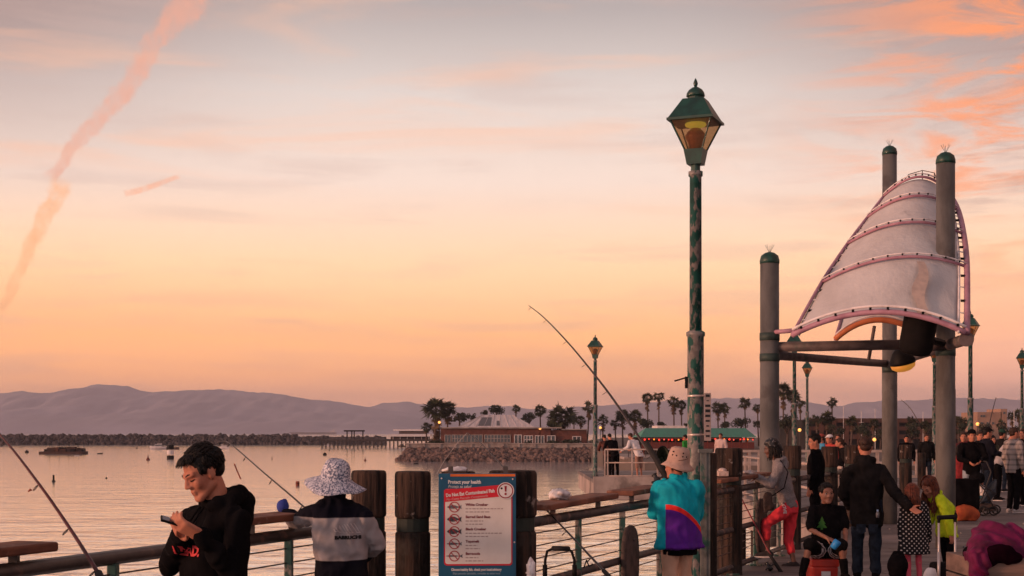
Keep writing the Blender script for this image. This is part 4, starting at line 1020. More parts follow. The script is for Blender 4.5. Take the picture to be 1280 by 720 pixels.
# ------------------------------------------------------------------ harbour pier sheds left of the spit
YH = 560; kh = YH/FPX
hx = lambda p: (p-640)*kh
hz_ = lambda p: EYE-(p-541)*kh
b = MB(); b.prism([(hx(400), YH), (hx(560), YH), (hx(560), YH+25), (hx(400), YH+25)], hz_(551.5), hz_(549)); 
for p_ in range(402, 560, 5): b.box((hx(p_), YH+1, (hz_(551.5)+SEA_Z)/2), (.5, .5, hz_(551.5)-SEA_Z+.5))
tag(b.build('harbour_jetty', mat('dark_jetty', (.05, .038, .036), rough=.9)), 'low dark harbour jetty on piles right of the breakwater', 'jetty')
hs = thing('harbour_shed', 'white flat roofed harbour shed with two long canopies left of the spit', 'building', (hx(510), YH+8, hz_(549)))
b = MB(); b.box((hx(511), YH+9, hz_(547)), (hx(535)-hx(487), 8, 1.6)); b.build('wall', mat('shed_dark_wall', (.10, .07, .065), rough=.9), hs)  # lower walls and upper storey share one dark brown
b = MB(); b.box((hx(511), YH+8, hz_(544.3)), (hx(537)-hx(484), 11, .9)); b.build('roof', M_WHITE, hs)
b = MB(); b.box((hx(514), YH+10, hz_(540.5)), (hx(531)-hx(497), 7, 1.2)); b.build('upper_storey', mat('shed_dark_wall', (.10, .07, .065)), hs)
b = MB(); b.box((hx(511), YH+10, hz_(537.6)), (hx(533)-hx(491), 9, .6)); b.build('upper_roof', M_WHITE, hs)
for q in range(6):
    b = MB(); b.box((hx(490+q*9), YH+4.9, hz_(547)), (.3, .3, 1.7)); b.build('post', M_WHITE, hs)
for i, (pa, pb) in enumerate(((432, 438), (441, 452))):
    t = thing('boat_hoist', ['small dark gantry on the jetty, left one of two', 'wider dark gantry on the jetty, right one of two'][i], 'gantry', (hx((pa+pb)/2), YH+5, hz_(549)))
    b = MB(); zt_ = hz_(539.5)
    for p_ in (pa, pb): b.box((hx(p_), YH+5, (zt_+hz_(549))/2), (.45, .45, zt_-hz_(549)))
    b.build('leg', M_BLACK, t); b = MB(); b.box((hx((pa+pb)/2)-.3, YH+5, zt_+.3), (hx(pb)-hx(pa)+2, .5, .6)); b.build('cross_beam', M_BLACK, t)

# ------------------------------------------------------------------ boats and buoys
def hull(b, c, L, W, H, sheer=.35, n=12, d=Vector((1, 0, 0))):
    """Boat hull: pointed bow, full stern, flared sides; bow towards d."""
    d = d.normalized(); s_ = Vector((-d.y, d.x, 0)); rows = []
    for i in range(n+1):
        u = i/n; wd = W/2*min(1, (1-u)**.6*1.25+.02) if u > .35 else W/2*(.86+.4*u*.4); h = H*(1+sheer*max(0, u-.4)**1.5*2); x = (u-.5)*L
        rows.append([c+d*x*.94+s_*q*wd*f+UP*z for q, f, z in ((-1, 1, h), (-1, .8, h*.35), (-.0, 1, -H*.2), (1, .8, h*.35), (1, 1, h))])
        rows[-1][0] += d*(u*L*.05); rows[-1][-1] += d*(u*L*.05)
    b.grid(rows); k_ = len(b.v)
    b.grid([[r_[0]-UP*.08*H, r_[-1]-UP*.08*H] for r_ in rows], flip=True); b._add(rows[0], [tuple(range(5))])
def on_sea(px, Y): return Vector(((px-640)/FPX*Y, Y, SEA_Z))
def sea_Y(py): return (EYE-SEA_Z)*FPX/(py-541)
def cabin_boat(px, py, Lpx, label, d, seed=0):
    Y = sea_Y(py); L = Lpx*Y/FPX; c = on_sea(px, Y); t = thing('cabin_boat', label, 'boat', c, 'moored white cabin boats')
    b = MB(); hull(b, c, L, L*.33, L*.14, d=d); b.build('hull', M_WHITE, t)
    d = d.normalized(); q = Matrix((d, Vector((-d.y, d.x, 0)), UP)).transposed()
    b = MB(); b.box(c+d*L*.05+UP*L*.20, (L*.42, L*.22, L*.14), q, taper=.86); cb = b.build('cabin', M_WHITE, t)
    b = MB(); b.box(c+d*L*.05+UP*L*.215, (L*.37, L*.235, L*.055), q); b.build('cabin_window', M_GLASSD, cb)
    b = MB(); b.box(c-d*L*.02+UP*L*.30, (L*.26, L*.2, L*.02), q); b.build('flybridge', M_WHITE, t)
    b = MB(); b.tube([c+UP*L*.27, c+UP*L*.47], L*.012, 5); b.tube([c-d*L*.1+UP*L*.27, c-d*L*.13+UP*L*.42], L*.008, 5); b.build('mast', M_STEEL, t)
cabin_boat(199, 561.5, 23, 'white cabin boat moored before the breakwater left of the young man', Vector((-1, -.25, 0)))
cabin_boat(279, 561, 17, 'white cabin boat half hidden behind the hair of the young man', Vector((1, -.2, 0)))
cabin_boat(503, 558.5, 11, 'small white boat moored by the harbour shed', Vector((-1, .1, 0)))
cabin_boat(410, 557.5, 9, 'tiny white boat moored by the jetty', Vector((1, .1, 0)))
# work barge
Yb = sea_Y(567.5); kbg = Yb/FPX; cb_ = on_sea(79.5, Yb); Lb = 53*kbg
bg_ = thing('work_barge', 'long dark receiver barge loaded with crates and gear before the breakwater', 'barge', cb_)
b = MB(); b.box(cb_+UP*.25, (Lb, 6, .9)); b.build('deck_hull', mat('dark_rust', (.07, .035, .028), (.03, .018, .016), scale=1.5, rough=.9), bg_)
for i in range(17):
    b = MB(); w_ = random.uniform(.8, 2.2); h = random.uniform(.5, 1.3); b.box(cb_+Vector((-Lb/2+1+i*(Lb-2)/16, random.uniform(-1.5, 1), .7+h/2)), (w_, 2, h)); b.build('cargo_crate', [MATS['dark_rust'], M_BLACK, mat('brown_crate', (.12, .05, .035), rough=.9)][i % 3], bg_)
for i in range(4):
    b = MB(); q = cb_+Vector((-Lb/2+2+i*(Lb-3)/3.3, 0, .7)); b.tube([q, q+UP*random.uniform(2.2, 4)], .06, 5); b.build('pole', M_BLACK, bg_)
b = MB()
for px, py in ((209, 566), (212, 569), (213, 573)):
    pass
st = thing('float_stack', 'stacked dark floating dock sections just right below the white cabin boat', 'float', on_sea(213, sea_Y(573.5)))
ks = sea_Y(573.5)/FPX; cs = on_sea(213, sea_Y(573.5))
for i in range(3):
    b = MB(); b.lathe([(4.3*ks, -.2), (4.6*ks, .25), (4.3*ks, .75)], cs+UP*(.0+i*1.15), 14); b.build('float_section', M_BLACK if i != 1 else M_WHITE, st, False)
b = MB(); b.box(on_sea(216, sea_Y(561.6))+UP*.3, (4.2, 1.6, .9)); tag(b.build('float_dock', MATS['dark_rust']), 'low dark float lying behind the stern of the white cabin boat', 'float')
def buoy(px, py, kind, rpx, label):
    Y = sea_Y(py); r = rpx*Y/FPX; c = on_sea(px, Y); t = thing('mooring_buoy', label, 'buoy', c, 'buoys and floats in the harbour')
    if kind == 'ball':
        b = MB(); b.ell(c+UP*r*.35, (r, r, r*.85)); b.build('float', M_BLACK, t, True); b = MB(); b.tube([c+UP*r, c+UP*r*1.6], r*.18, 6); b.build('ring_post', M_BLACK, t)
    elif kind == 'cone':
        b = MB(); b.lathe([(r, -.1), (r, r*.5), (r*.35, r*1.2), (r*.2, r*2.2)], c, 12); b.build('float', mat('buoy_red', (.17, .035, .025), (.08, .02, .02), rough=.7), t, True)
        b = MB(); b.tube([c+UP*r*2, c+UP*r*3], r*.12, 6); b.build('top_mark', M_BLACK, t)
    elif kind == 'can':
        b = MB(); b.lathe([(r, -.2), (r, r*2.1), (r*.85, r*2.25)], c, 14); b.build('float', mat('buoy_rust', (.24, .055, .03), (.12, .03, .02), scale=3, rough=.7), t, True)
        b = MB(); b.lathe([(r*1.03, r*1.1), (r*1.03, r*1.45)], c, 14); b.build('band', M_BLACK, t, True)
    elif kind == 'mark':
        b = MB(); b.lathe([(r*1.25, -.1), (r*1.1, r*.5), (r*.5, r*.9)], c, 12); b.build('float', M_BLACK, t, True)
        b = MB(); b.box(c+UP*r*2.4, (r*.9, r*.9, r*3.2)); b.build('top_mark', M_BLACK, t)
    else:
        b = MB(); hull(b, c, r*3.2, r*1.3, r*.5, d=Vector((1, .3, 0))); b.build('dinghy_hull', M_WHITE if kind == 'whitedinghy' else M_BLACK, t)
for q in ((33.5, 566, 'ball', 2.5, 'round dark buoy left of the long barge'), (71.5, 560.8, 'ball', 1.4, 'tiny dark buoy just behind the long barge'), (104, 561.2, 'dinghy', 1.8, 'small dark dinghy above the right end of the long barge'),
          (96, 570, 'whitedinghy', 1.8, 'small white dinghy in front of the long barge'), (125, 567.5, 'dinghy', 2.2, 'small dark dinghy right of the long barge'), (171, 560.8, 'ball', 1.2, 'tiny dark buoy left of the white cabin boat'), (38, 559.5, 'whitedinghy', 1.0, 'tiny pale float close to the breakwater'),
          (185, 575, 'cone', 2.4, 'cone buoy with pale top below the white cabin boat'), (67, 602, 'mark', 2.1, 'black channel marker with tall square top in the open water on the left'), (133, 598, 'ball', 1.3, 'tiny floating ball in open water left of the young man'),
          (340, 574, 'mark', .8, 'thin small marker between the young man and the sun hat'), (406, 569, 'ball', 2.6, 'round dark buoy just above the sun hat'), (412, 563.5, 'mark', .6, 'thinnest far marker above the sun hat'), (456.5, 576, 'cone', 1.6, 'small red cone buoy right of the sun hat'),
          (372, 607, 'can', 2.4, 'rust red can buoy left of the sun hat'), (520, 580, 'dinghy', 2.0, 'dark log like float near the tip of the rocky spit')):
    buoy(*q)
# ship on the horizon
Ys = 5200; ksh = Ys/FPX; csh = Vector(((392-640)*ksh, Ys, SEA_Z))
sh = thing('cargo_ship', 'long low cargo ship faint on the horizon above the breakwater', 'ship', csh)
M_SHIP = mat('ship_grey', (.16, .12, .12), rough=.8)
b = MB(); hull(b, csh, 60*ksh, 16, 2.6*ksh, sheer=.1, d=Vector((-1, 0, 0))); b.build('hull', M_SHIP, sh)
b = MB(); b.box(csh+Vector((24*ksh, 0, 3.4*ksh)), (6*ksh, 12, 2.4*ksh)); b.box(csh+Vector((25*ksh, 0, 5*ksh)), (2*ksh, 5, 2*ksh)); b.build('superstructure', mat('ship_pale', (.5, .42, .4), rough=.7), sh)
# single gull on the water near the marker and far landing railing
t = thing('landing_railing', 'pale open pipe railing of the far landing where the man in white leans', 'railing', PG(800, 53.6))
yl = 53.75
b = MB()
for z in (1.12, .62, .12): b.tube([(PG(756, yl).x, yl, z), (PG(870, yl).x, yl, z)], .032 if z > 1 else .026, 6)
b.build('rails', mat('pale_rail_paint', (.42, .32, .28), rough=.6), t, True)
for p_ in (756, 759.5, 790, 822, 852, 869):
    b = MB(); b.box((PG(p_, yl).x, yl, .56), (.055, .055, 1.12)); b.build('post', MATS['pale_rail_paint'], t)
t = thing('landing_railing', 'side railing of the deck seen behind the fishing woman and the piles', 'railing', (6.5, 47, 0))
for z in (1.1, .6, .12): b = MB(); b.tube([(6.35, 41, z), (6.65, 53.2, z)], .03, 6); b.build('rail', MATS['pale_rail_paint'], t, True)
for q in range(6): b = MB(); b.box((6.36+q*.056, 41.2+q*2.35, .55), (.06, .06, 1.1)); b.build('post', MATS['pale_rail_paint'], t)
t = thing('landing_railing', 'railing between the last timber piles and the deck corner', 'railing', (6.2, 33, 0))
for z in (1.1, .6, .12): b = MB(); b.tube([(6.12, 26.4, z), (6.32, 40.8, z)], .03, 6); b.build('rail', MATS['pale_rail_paint'], t, True)
for q in range(7): b = MB(); b.box((6.13+q*.03, 26.8+q*2.3, .55), (.06, .06, 1.1)); b.build('post', MATS['pale_rail_paint'], t)
t = thing('baluster_railing', 'pale far baluster railing across the back of the deck on the right', 'railing', (16, 52, 0))
b = MB(); b.box((18.5, 52, 1.08), (22, .12, .09)); b.build('top_rail', MATS['pale_rail_paint'], t); b = MB(); b.box((18.5, 52, .15), (22, .1, .08)); b.build('bottom_rail', MATS['pale_rail_paint'], t)
for q in range(62):
    b = MB(); b.box((7.6+q*.36, 52, .6), (.11, .06, .88)); b.build('baluster', MATS['pale_rail_paint'], t)
# ------------------------------------------------------------------ people: helpers
M_SKIN = mat('skin_light', (.44, .18, .115), (.35, .125, .08), scale=7, rough=.6, spec=.25, bump=.15, bscale=90, bdist=.002)
M_SKIN_TAN = mat('skin_tan', (.27, .12, .08), (.20, .08, .052), scale=7, rough=.5, spec=.4)
M_SKIN_DARK = mat('skin_brown', (.13, .055, .038), (.09, .036, .026), scale=7, rough=.45, spec=.4)
M_HAIR = mat('black_hair', (.010, .0065, .006), (.005, .004, .004), scale=40, rough=.6, spec=.22, stretch=(1, 1, .2))
M_HAIR_BR = mat('brown_hair', (.05, .022, .014), (.022, .011, .008), scale=40, rough=.6, spec=.25)
M_HAIR_RED = mat('auburn_hair', (.15, .030, .011), (.045, .010, .005), scale=30, rough=.5, spec=.3)
M_EYEW = mat('eye_white', (.6, .52, .5), rough=.25); M_IRIS = mat('dark_iris', (.012, .008, .007), rough=.2)
M_LIP = mat('lips', (.34, .105, .075), rough=.55); M_BROW = M_HAIR
def fab(name, col, var=.7, sc=6): return fabric(name, col, var=var, scale=sc)
F_BLACK = mat('black_cotton', (.0045, .004, .005), (.008, .007, .008), scale=8, rough=1, bump=.3, bscale=160, spec=.03, bdist=.003)
F_NAVY = fab('navy_cloth', (.006, .006, .012)); F_CHAR = mat('charcoal_cloth', (.015, .013, .0135), (.008, .007, .0075), scale=6, rough=1, bump=.3, bscale=150, spec=.04, bdist=.003)
F_JEANS = mat('dark_jeans', (.018, .026, .042), (.008, .011, .018), scale=9, rough=1, bump=.3, bscale=180, spec=.05, bdist=.003, blotch=((.05, .06, .085), 3.5, .55, .72))
F_LJEANS = mat('light_jeans', (.30, .33, .38), (.2, .23, .27), scale=8, rough=.9)
F_TAN = fab('tan_trousers', (.62, .37, .26), .85); F_RED = fab('red_sweatpants', (.72, .048, .068), .85); F_GREY = mat('grey_marl', (.23, .20, .205), (.16, .14, .145), scale=60, rough=.95, bump=.25, bscale=180, spec=.1, bdist=.003)
F_WHITE = fab('white_cotton', (.66, .60, .60), .85); F_SOLE = mat('white_sole', (.6, .52, .5), rough=.7)

class Fig:
    def __init__(s, label, base, h, yaw, group=None, lean=0.0, side=0.0, female=False):
        s.base = Vector(base); s.h = h; s.k = h/1.75; s.yaw = R(yaw)
        s.f = Vector((-math.sin(s.yaw), math.cos(s.yaw), 0)); s.r = Vector((math.cos(s.yaw), math.sin(s.yaw), 0))
        s.t = thing('person', label, 'person', s.base, group); k = s.k
        L = lambda x, y, z: s.base+s.r*x*k+s.f*y*k+UP*z*k
        tor = lambda z: (lean*((z-.93)/.55), side*((z-.93)/.55))
        J = s.J = {}
        for n, z in (('pel', .93), ('wai', 1.08), ('che', 1.28), ('nek', 1.475)): q = tor(z); J[n] = L(q[1], q[0], z)
        q = tor(1.64); J['hed'] = L(q[1], q[0]+.03, 1.638)
        sw = .175 if female else .195
        for i, sg_ in enumerate((-1, 1)):
            q = tor(1.43); J['sh%d' % i] = L(sg_*sw+q[1], q[0], 1.425); J['el%d' % i] = L(sg_*(sw+.055)+q[1], q[0]*.7-.03, 1.14); J['wr%d' % i] = L(sg_*(sw+.06)+q[1]*.6, q[0]*.6+.06, .885)
            J['hp%d' % i] = L(sg_*.092, 0, .90); J['kn%d' % i] = L(sg_*.10, .02, .49); J['an%d' % i] = L(sg_*.105, -.02, .085)
            s.__dict__['ft%d' % i] = None
        s.hy, s.hp, s.hr = yaw, 0, 0; s.hs = k*1.0; s.hand = {0: None, 1: None}; s.hair_pts = None
    def set(s, **kw):
        for a, v in kw.items(): s.J[a] = Vector(v)
        return s
    def L(s, x, y, z): return s.base+s.r*x*s.k+s.f*y*s.k+UP*z*s.k
    def head_mat(s):
        return Matrix.Rotation(R(s.hy), 3, 'Z') @ Matrix.Rotation(R(-s.hp), 3, 'X') @ Matrix.Rotation(R(s.hr), 3, 'Y')
    def hd(s, x, y, z): return s.J['hed']+s.head_mat() @ (Vector((x, y, z))*s.hs)
    def head(s, b):
        H = s.head_mat(); q = s.hs
        E = lambda x, y, z, rx, ry, rz: b.ell(s.hd(x, y, z), (rx*q, ry*q, rz*q), H, 18, 12)
        C = lambda a, c, r0, r1: b.cap(s.hd(*a), s.hd(*c), r0*q, r1*q, 10)
        E(0, -.018, .035, .076, .096, .086); E(0, .020, -.020, .064, .068, .090)
        C((.046, .0, -.055), (.012, .066, -.098), .027, .021); C((-.046, .0, -.055), (-.012, .066, -.098), .027, .021)
        E(0, .070, -.098, .022, .019, .019)
        C((0, .082, .012), (0, .103, -.026), .0085, .0115); E(.013, .094, -.031, .010, .011, .009); E(-.013, .094, -.031, .010, .011, .009)
        C((.045, .068, .022), (.012, .084, .020), .011, .011); C((-.045, .068, .022), (-.012, .084, .020), .011, .011)
        E(.036, .058, -.026, .027, .022, .030); E(-.036, .058, -.026, .027, .022, .030)
        C((.013, .081, -.057), (-.013, .081, -.057), .0085, .0085); C((.011, .080, -.069), (-.011, .080, -.069), .009, .009)
        for g in (-1, 1):
            E(g*.077, -.005, -.008, .010, .019, .031); C((g*.080, -.014, .012), (g*.080, -.018, -.016), .009, .008)
        b.cap(s.J['nek']-UP*.02*q, s.hd(0, -.028, -.06), .058*q, .052*q, 12)
    def face(s, parent, eyes='open', lips=True, brow=True):
        H = s.head_mat(); q = s.hs
        for g in (-1, 1):
            if eyes == 'open':
                b = MB(); b.ell(s.hd(g*.031, .0745, .004), (.0125*q, .009*q, .0075*q), H, 12, 8); e = b.build('eye', M_EYEW, parent, True)
                b = MB(); b.ell(s.hd(g*.031, .081, .004), (.0062*q, .004*q, .0064*q), H, 10, 7); b.build('iris', M_IRIS, e, True)
                b = MB(); b.tube([s.hd(g*.017, .083, .009), s.hd(g*.031, .085, .0125), s.hd(g*.047, .075, .008)], .0026*q, 5); b.build('eyelashes', M_HAIR, parent)
            else:
                b = MB(); b.tube([s.hd(g*.017, .080, .000), s.hd(g*.031, .083, -.005), s.hd(g*.048, .070, -.001)], [.0020*q, .0034*q, .0020*q], 5); b.build('eyelashes', M_HAIR, parent)
            if brow:
                b = MB(); b.tube([s.hd(g*.013, .0905, .0225), s.hd(g*.030, .0842, .0285), s.hd(g*.049, .0700, .025)], [.0032*q, .0036*q, .0018*q], 6); b.build('eyebrow', M_BROW, parent)
        if lips:
            b = MB(); b.tube([s.hd(-.015, .0800, -.0655), s.hd(-.007, .0872, -.0605), s.hd(0, .0875, -.0615), s.hd(.007, .0872, -.0605), s.hd(.015, .0800, -.0655)], [.0012*q, .0036*q, .0034*q, .0036*q, .0012*q], 6)
            b.tube([s.hd(-.013, .0805, -.0685), s.hd(0, .0872, -.0705), s.hd(.013, .0805, -.0685)], [.0012*q, .0042*q, .0012*q], 6); b.build('lips', M_LIP, parent, True)
    def do_hand(s, b, i, d, n, curl=.45, spread=.1, thumb=None):
        """palm and five fingers; d = pointing direction, n = direction the palm faces."""
        k = s.k*1.02; w_ = s.J['wr%d' % i]; d = Vector(d).normalized(); n = Vector(n); n = (n-d*n.dot(d)).normalized()
        sd = d.cross(n)*(1 if i == 0 else -1)    # thumb side
        for o in (-.028, -.010, .010, .028): b.cap(w_+sd*o*.6*k, w_+(d*.082+sd*o)*k, .015*k, .0125*k, 8)
        for j, (o, Lg) in enumerate(((.030, .074), (.010, .082), (-.010, .076), (-.029, .060))):
            p = w_+(d*.080+sd*o)*k; a = 0; pts = [p-d*.02*k, p]; dd = (d+sd*o*spread*12).normalized()
            for m, fr in enumerate((.44, .32, .24)):
                a += curl*(.55 if m == 0 else 1.0)*1.25+j*.03
                p = p+(dd*math.cos(a)+n*math.sin(a))*Lg*fr*k; pts.append(p)
            b.chain(pts, [.0095*k, .0092*k, .0085*k, .0078*k, .0068*k], 8)
        p = w_+(d*.022+sd*.026)*k; td = (d*.62+sd*.62+n*.35).normalized() if thumb is None else Vector(thumb).normalized()
        p2 = p+td*.040*k; p3 = p2+(td*.75+d*.45+n*.2).normalized()*.032*k; p4 = p3+(d+n*.35).normalized()*.024*k
        b.chain([p, p2, p3, p4], [.015*k, .0115*k, .0095*k, .0078*k], 8)
    def body(s, skin, vox=.011, legs=True, sm=4):
        J = s.J; k = s.k; b = MB(); s.head(b)
        R_ = lambda m: (s.r*m[0]+s.f*m[1])
        b.loft([(J['pel']-UP*.08*k, s.r, s.f, .12*k, .085*k), (J['pel'], s.r, s.f, .135*k, .09*k), (J['wai'], s.r, s.f, .115*k, .08*k), (J['che'], s.r, s.f, .135*k, .09*k), (J['nek']-UP*.05*k, s.r, s.f, .10*k, .06*k), (J['nek'], s.r, s.f, .055*k, .055*k)])
        for i in (0, 1):
            b.chain([J['nek']-UP*.05*k, J['sh%d' % i], J['el%d' % i], J['wr%d' % i]], [.042*k, .037*k, .032*k, .026*k])
            m = J['el%d' % i].lerp(J['wr%d' % i], .3); b.ell(m, .037*k)
            hd_ = s.hand[i]
            if hd_ is None: hd_ = dict(d=(J['wr%d' % i]-J['el%d' % i])*.7-UP*.08, n=s.r*(1 if i == 0 else -1)+s.f*.2, curl=.4)
            s.do_hand(b, i, **hd_)
            b.chain([J['hp%d' % i], J['kn%d' % i], J['an%d' % i]], [.074*k, .044*k, .035*k])
            b.ell(J['kn%d' % i].lerp(J['an%d' % i], .3)-s.f*.012*k, .047*k)
            fd = s.footdir(i); b.cap(J['an%d' % i]-UP*.045*k-fd*.03*k, J['an%d' % i]-UP*.055*k+fd*.13*k, .035*k, .026*k)
        s.bodyobj = remesh(b, 'body', skin, s.t, vox, sm); return s.bodyobj
    def footdir(s, i):
        v = getattr(s, 'ft%d' % i); 
        return Vector(v).normalized() if v is not None else (s.f+s.r*(-.15 if i == 0 else .15)).normalized()
    def top(s, name, m, sleeve=1.0, bulk=1.0, hem=.12, hood=False, collar=False, fold=.008, ff=9, vox=.012, armbulk=1.0, belly=0, seed=0, cuff=True, flare=0, smooth=4):
        J = s.J; k = s.k; b = MB(); w_ = bulk
        up = (J['nek']-J['pel']).normalized()
        rings = [(J['pel']-up*hem*k, s.r, s.f, (.158+flare)*k*w_, (.118+flare*.8)*k*w_), (J['pel']+up*.03*k, s.r, s.f, (.162+flare*.4)*k*w_, .122*k*w_), (J['wai']+s.f*belly*k, s.r, s.f, .152*k*w_, (.118+belly)*k*w_),
                 (J['che'], s.r, s.f, .172*k*w_, .128*k*w_), (J['nek']-up*.075*k, s.r, s.f, .155*k*w_, .098*k*w_), (J['nek']-up*.005*k, s.r, s.f, .078*k, .075*k), (J['nek']+up*.022*k+s.f*.01*k, s.r, s.f, .068*k, .068*k)]
        b.loft(rings, 24, pw=2.25)
        for i in (0, 1):
            sh, el, wr = J['sh%d' % i], J['el%d' % i], J['wr%d' % i]; a = armbulk*k
            nb = J['nek']-up*.055*k; b.cap(nb.lerp(sh, .25), sh, .062*k, .066*a)
            if sleeve >= 1:
                we = wr.lerp(el, .04); b.chain([sh, sh.lerp(el, .5), el, el.lerp(we, .5), we], [.067*a, .062*a, .055*a, .050*a, (.040 if cuff else .048)*a])
            else:
                e = sh.lerp(el, sleeve*1.6 if sleeve < .6 else 1); b.cap(sh, e, .068*a, .066*a)
        if hood:
            c = J['nek']-s.f*.055*k+UP*.005*k
            for j in range(9):
                a = -1.9+3.8*j/8; p = J['nek']+(s.r*math.sin(a)*.090-s.f*(math.cos(a)*.085-.005))*k+UP*(.012+.028*math.cos(a))*k; b.ell(p, (.040*k, .040*k, .038*k))
            b.ell(c-s.f*.030*k-UP*.05*k, (.085*k, .055*k, .085*k), Matrix((s.r, s.f, UP)).transposed())
        if collar:
            for j in range(10):
                a = 2*math.pi*j/10; b.ell(J['nek']+(s.r*math.cos(a)*.066+s.f*math.sin(a)*.066)*k+UP*.024*k, .024*k)
        return remesh(b, name, m, s.t, vox, smooth, fold*k*1.7, ff*1.15, seed=seed+s.base.x)
    def pants(s, name, m, length=1.0, bulk=1.0, fold=.007, vox=.013, seed=3, cuff=None, ff=9):
        J = s.J; k = s.k; b = MB(); w_ = bulk
        b.loft([(J['pel']+UP*.10*k, s.r, s.f, .145*k, .105*k), (J['pel'], s.r, s.f, .165*k*(.5+.5*w_), .122*k*(.5+.5*w_)), (J['pel']-UP*.075*k, s.r, s.f, .162*k*(.5+.5*w_), .118*k*(.5+.5*w_))], 22)
        for i in (0, 1):
            hp_, kn, an = J['hp%d' % i], J['kn%d' % i], J['an%d' % i]
            pts = [hp_, hp_.lerp(kn, .5), kn, kn.lerp(an, .5), an+UP*.02*k]; rs = [.092*k*w_, .083*k*w_, .066*k*w_, .060*k*w_, .056*k*w_]
            if length < 1:
                tot_ = 4*length; n = int(tot_); f = tot_-n; e = pts[n].lerp(pts[min(n+1, 4)], f); re = rs[n]*(1-f)+rs[min(n+1, 4)]*f
                pts = pts[:n+1]+[e]; rs = rs[:n+1]+[re*(cuff or 1)]
            b.chain(pts, rs)
        return remesh(b, name, m, s.t, vox, 4, fold*k*1.6, ff*1.1, seed=seed+s.base.x)
    def shoes(s, m, sole=F_SOLE, vox=.010):
        k = s.k
        for i in (0, 1):
            fd = s.footdir(i); a = s.J['an%d' % i]; sd = Vector((fd.y, -fd.x, 0)).normalized(); u = sd.cross(fd).normalized()
            gnd = a-u*.078*k
            b = MB(); b.cap(a-u*.01*k, a-u*.035*k-fd*.03*k, .048*k, .044*k); b.cap(gnd+u*.042*k-fd*.04*k, gnd+u*.036*k+fd*.15*k, .042*k, .034*k); b.cap(a-u*.01*k, gnd+u*.05*k+fd*.09*k, .045*k, .036*k)
            ob = remesh(b, 'shoe', m, s.t, vox, 3)
            b = MB(); N = 16; outl = []
            for q in range(N):
                an_ = 2*math.pi*q/N; outl.append((math.cos(an_)*.135*k+.055*k, math.sin(an_)*(.046 if math.cos(an_) > 0 else .040)*k))
            b.plate(outl, gnd-u*.0*k, fd, sd*-1, .024*k); b.v = [v for v in b.v]; b.build('sole', sole, ob)
    def short_hair(s, m, vol=1.0, fringe=True, seed=1, spikes=60, vox=.008, beanie=None, low=0.0, crop=1.0):
        """Close cap of hair with combed strands laid over it."""
        H = s.head_mat(); q = s.hs; b = MB(); C0 = Vector((0, -.026, .046-low)); RR = Vector((.0815, .097, .083*vol))
        b.ell(s.hd(*C0), tuple(RR*q), H, 22, 14); b.ell(s.hd(0, -.058, .002-low), (.069*q, .058*q, .058*q), H, 16, 10)
        for g in (-1, 1): b.ell(s.hd(g*.062, .002, .036), (.018*q, .042*q, .042*q), H, 12, 8)
        if fringe: b.ell(s.hd(0, .038, .088), (.060*q, .034*q, .024*vol*q), H, 14, 9)
        rg = random.Random(seed); n = spikes*6
        for i in range(spikes*2):                    # strands over the fringe and the temples
            a = rg.random()*6.283; e = rg.uniform(-.2, 1.5); d = Vector((math.cos(a)*math.cos(e), math.sin(a)*math.cos(e), math.sin(e))); r0 = rg.uniform(.0026, .0042)*q; L_ = rg.uniform(.018, .034)
            if fringe and i % 2: p = Vector((0, .038, .088))+Vector((d.x*.059, d.y*.033, d.z*.023*vol)); t = Vector((rg.gauss(.1, .25), .75, -.5))
            else: g = 1 if rg.random() < .5 else -1; p = Vector((g*.062, .002, .036))+Vector((g*abs(d.x)*.0175, d.y*.041, d.z*.041)); t = Vector((g*.05, -.35, -1))
            t = t.normalized(); b.tube([s.hd(*p), s.hd(*(p+t*L_*.5+d*.004)), s.hd(*(p+t*L_+d*.003))], [r0, r0*.9, r0*.25], 4)
        for i in range(n):
            az = rg.random()*6.283; el_ = math.asin(rg.uniform(-.45, 1)); d = Vector((math.cos(az)*math.cos(el_), math.sin(az)*math.cos(el_), math.sin(el_)))
            if d.y > .25 and d.z < .62: continue
            if abs(d.x) > .5 and d.y > -.2 and d.z < .05: continue
            p = C0+Vector((d.x*RR.x, d.y*RR.y, d.z*RR.z))*.97
            t = Vector((.14*rg.gauss(0, 1), .9+rg.gauss(0, .2), -.2)) if d.z > .55 else Vector((rg.gauss(0, .25), -.15 if d.y < 0 else .25, -1))
            t = (t-d*t.dot(d)).normalized(); L_ = rg.uniform(.022, .042)*vol*crop
            e1 = p+t*L_*.5+d*.006*vol; e2 = p+t*L_+d*rg.uniform(-.002, .008)*vol
            r0 = rg.uniform(.0028, .0048)*q
            b.tube([s.hd(*p), s.hd(*e1), s.hd(*e2)], [r0, r0*.9, r0*.25], 4)
        return b.build('hair', m, s.t, True)
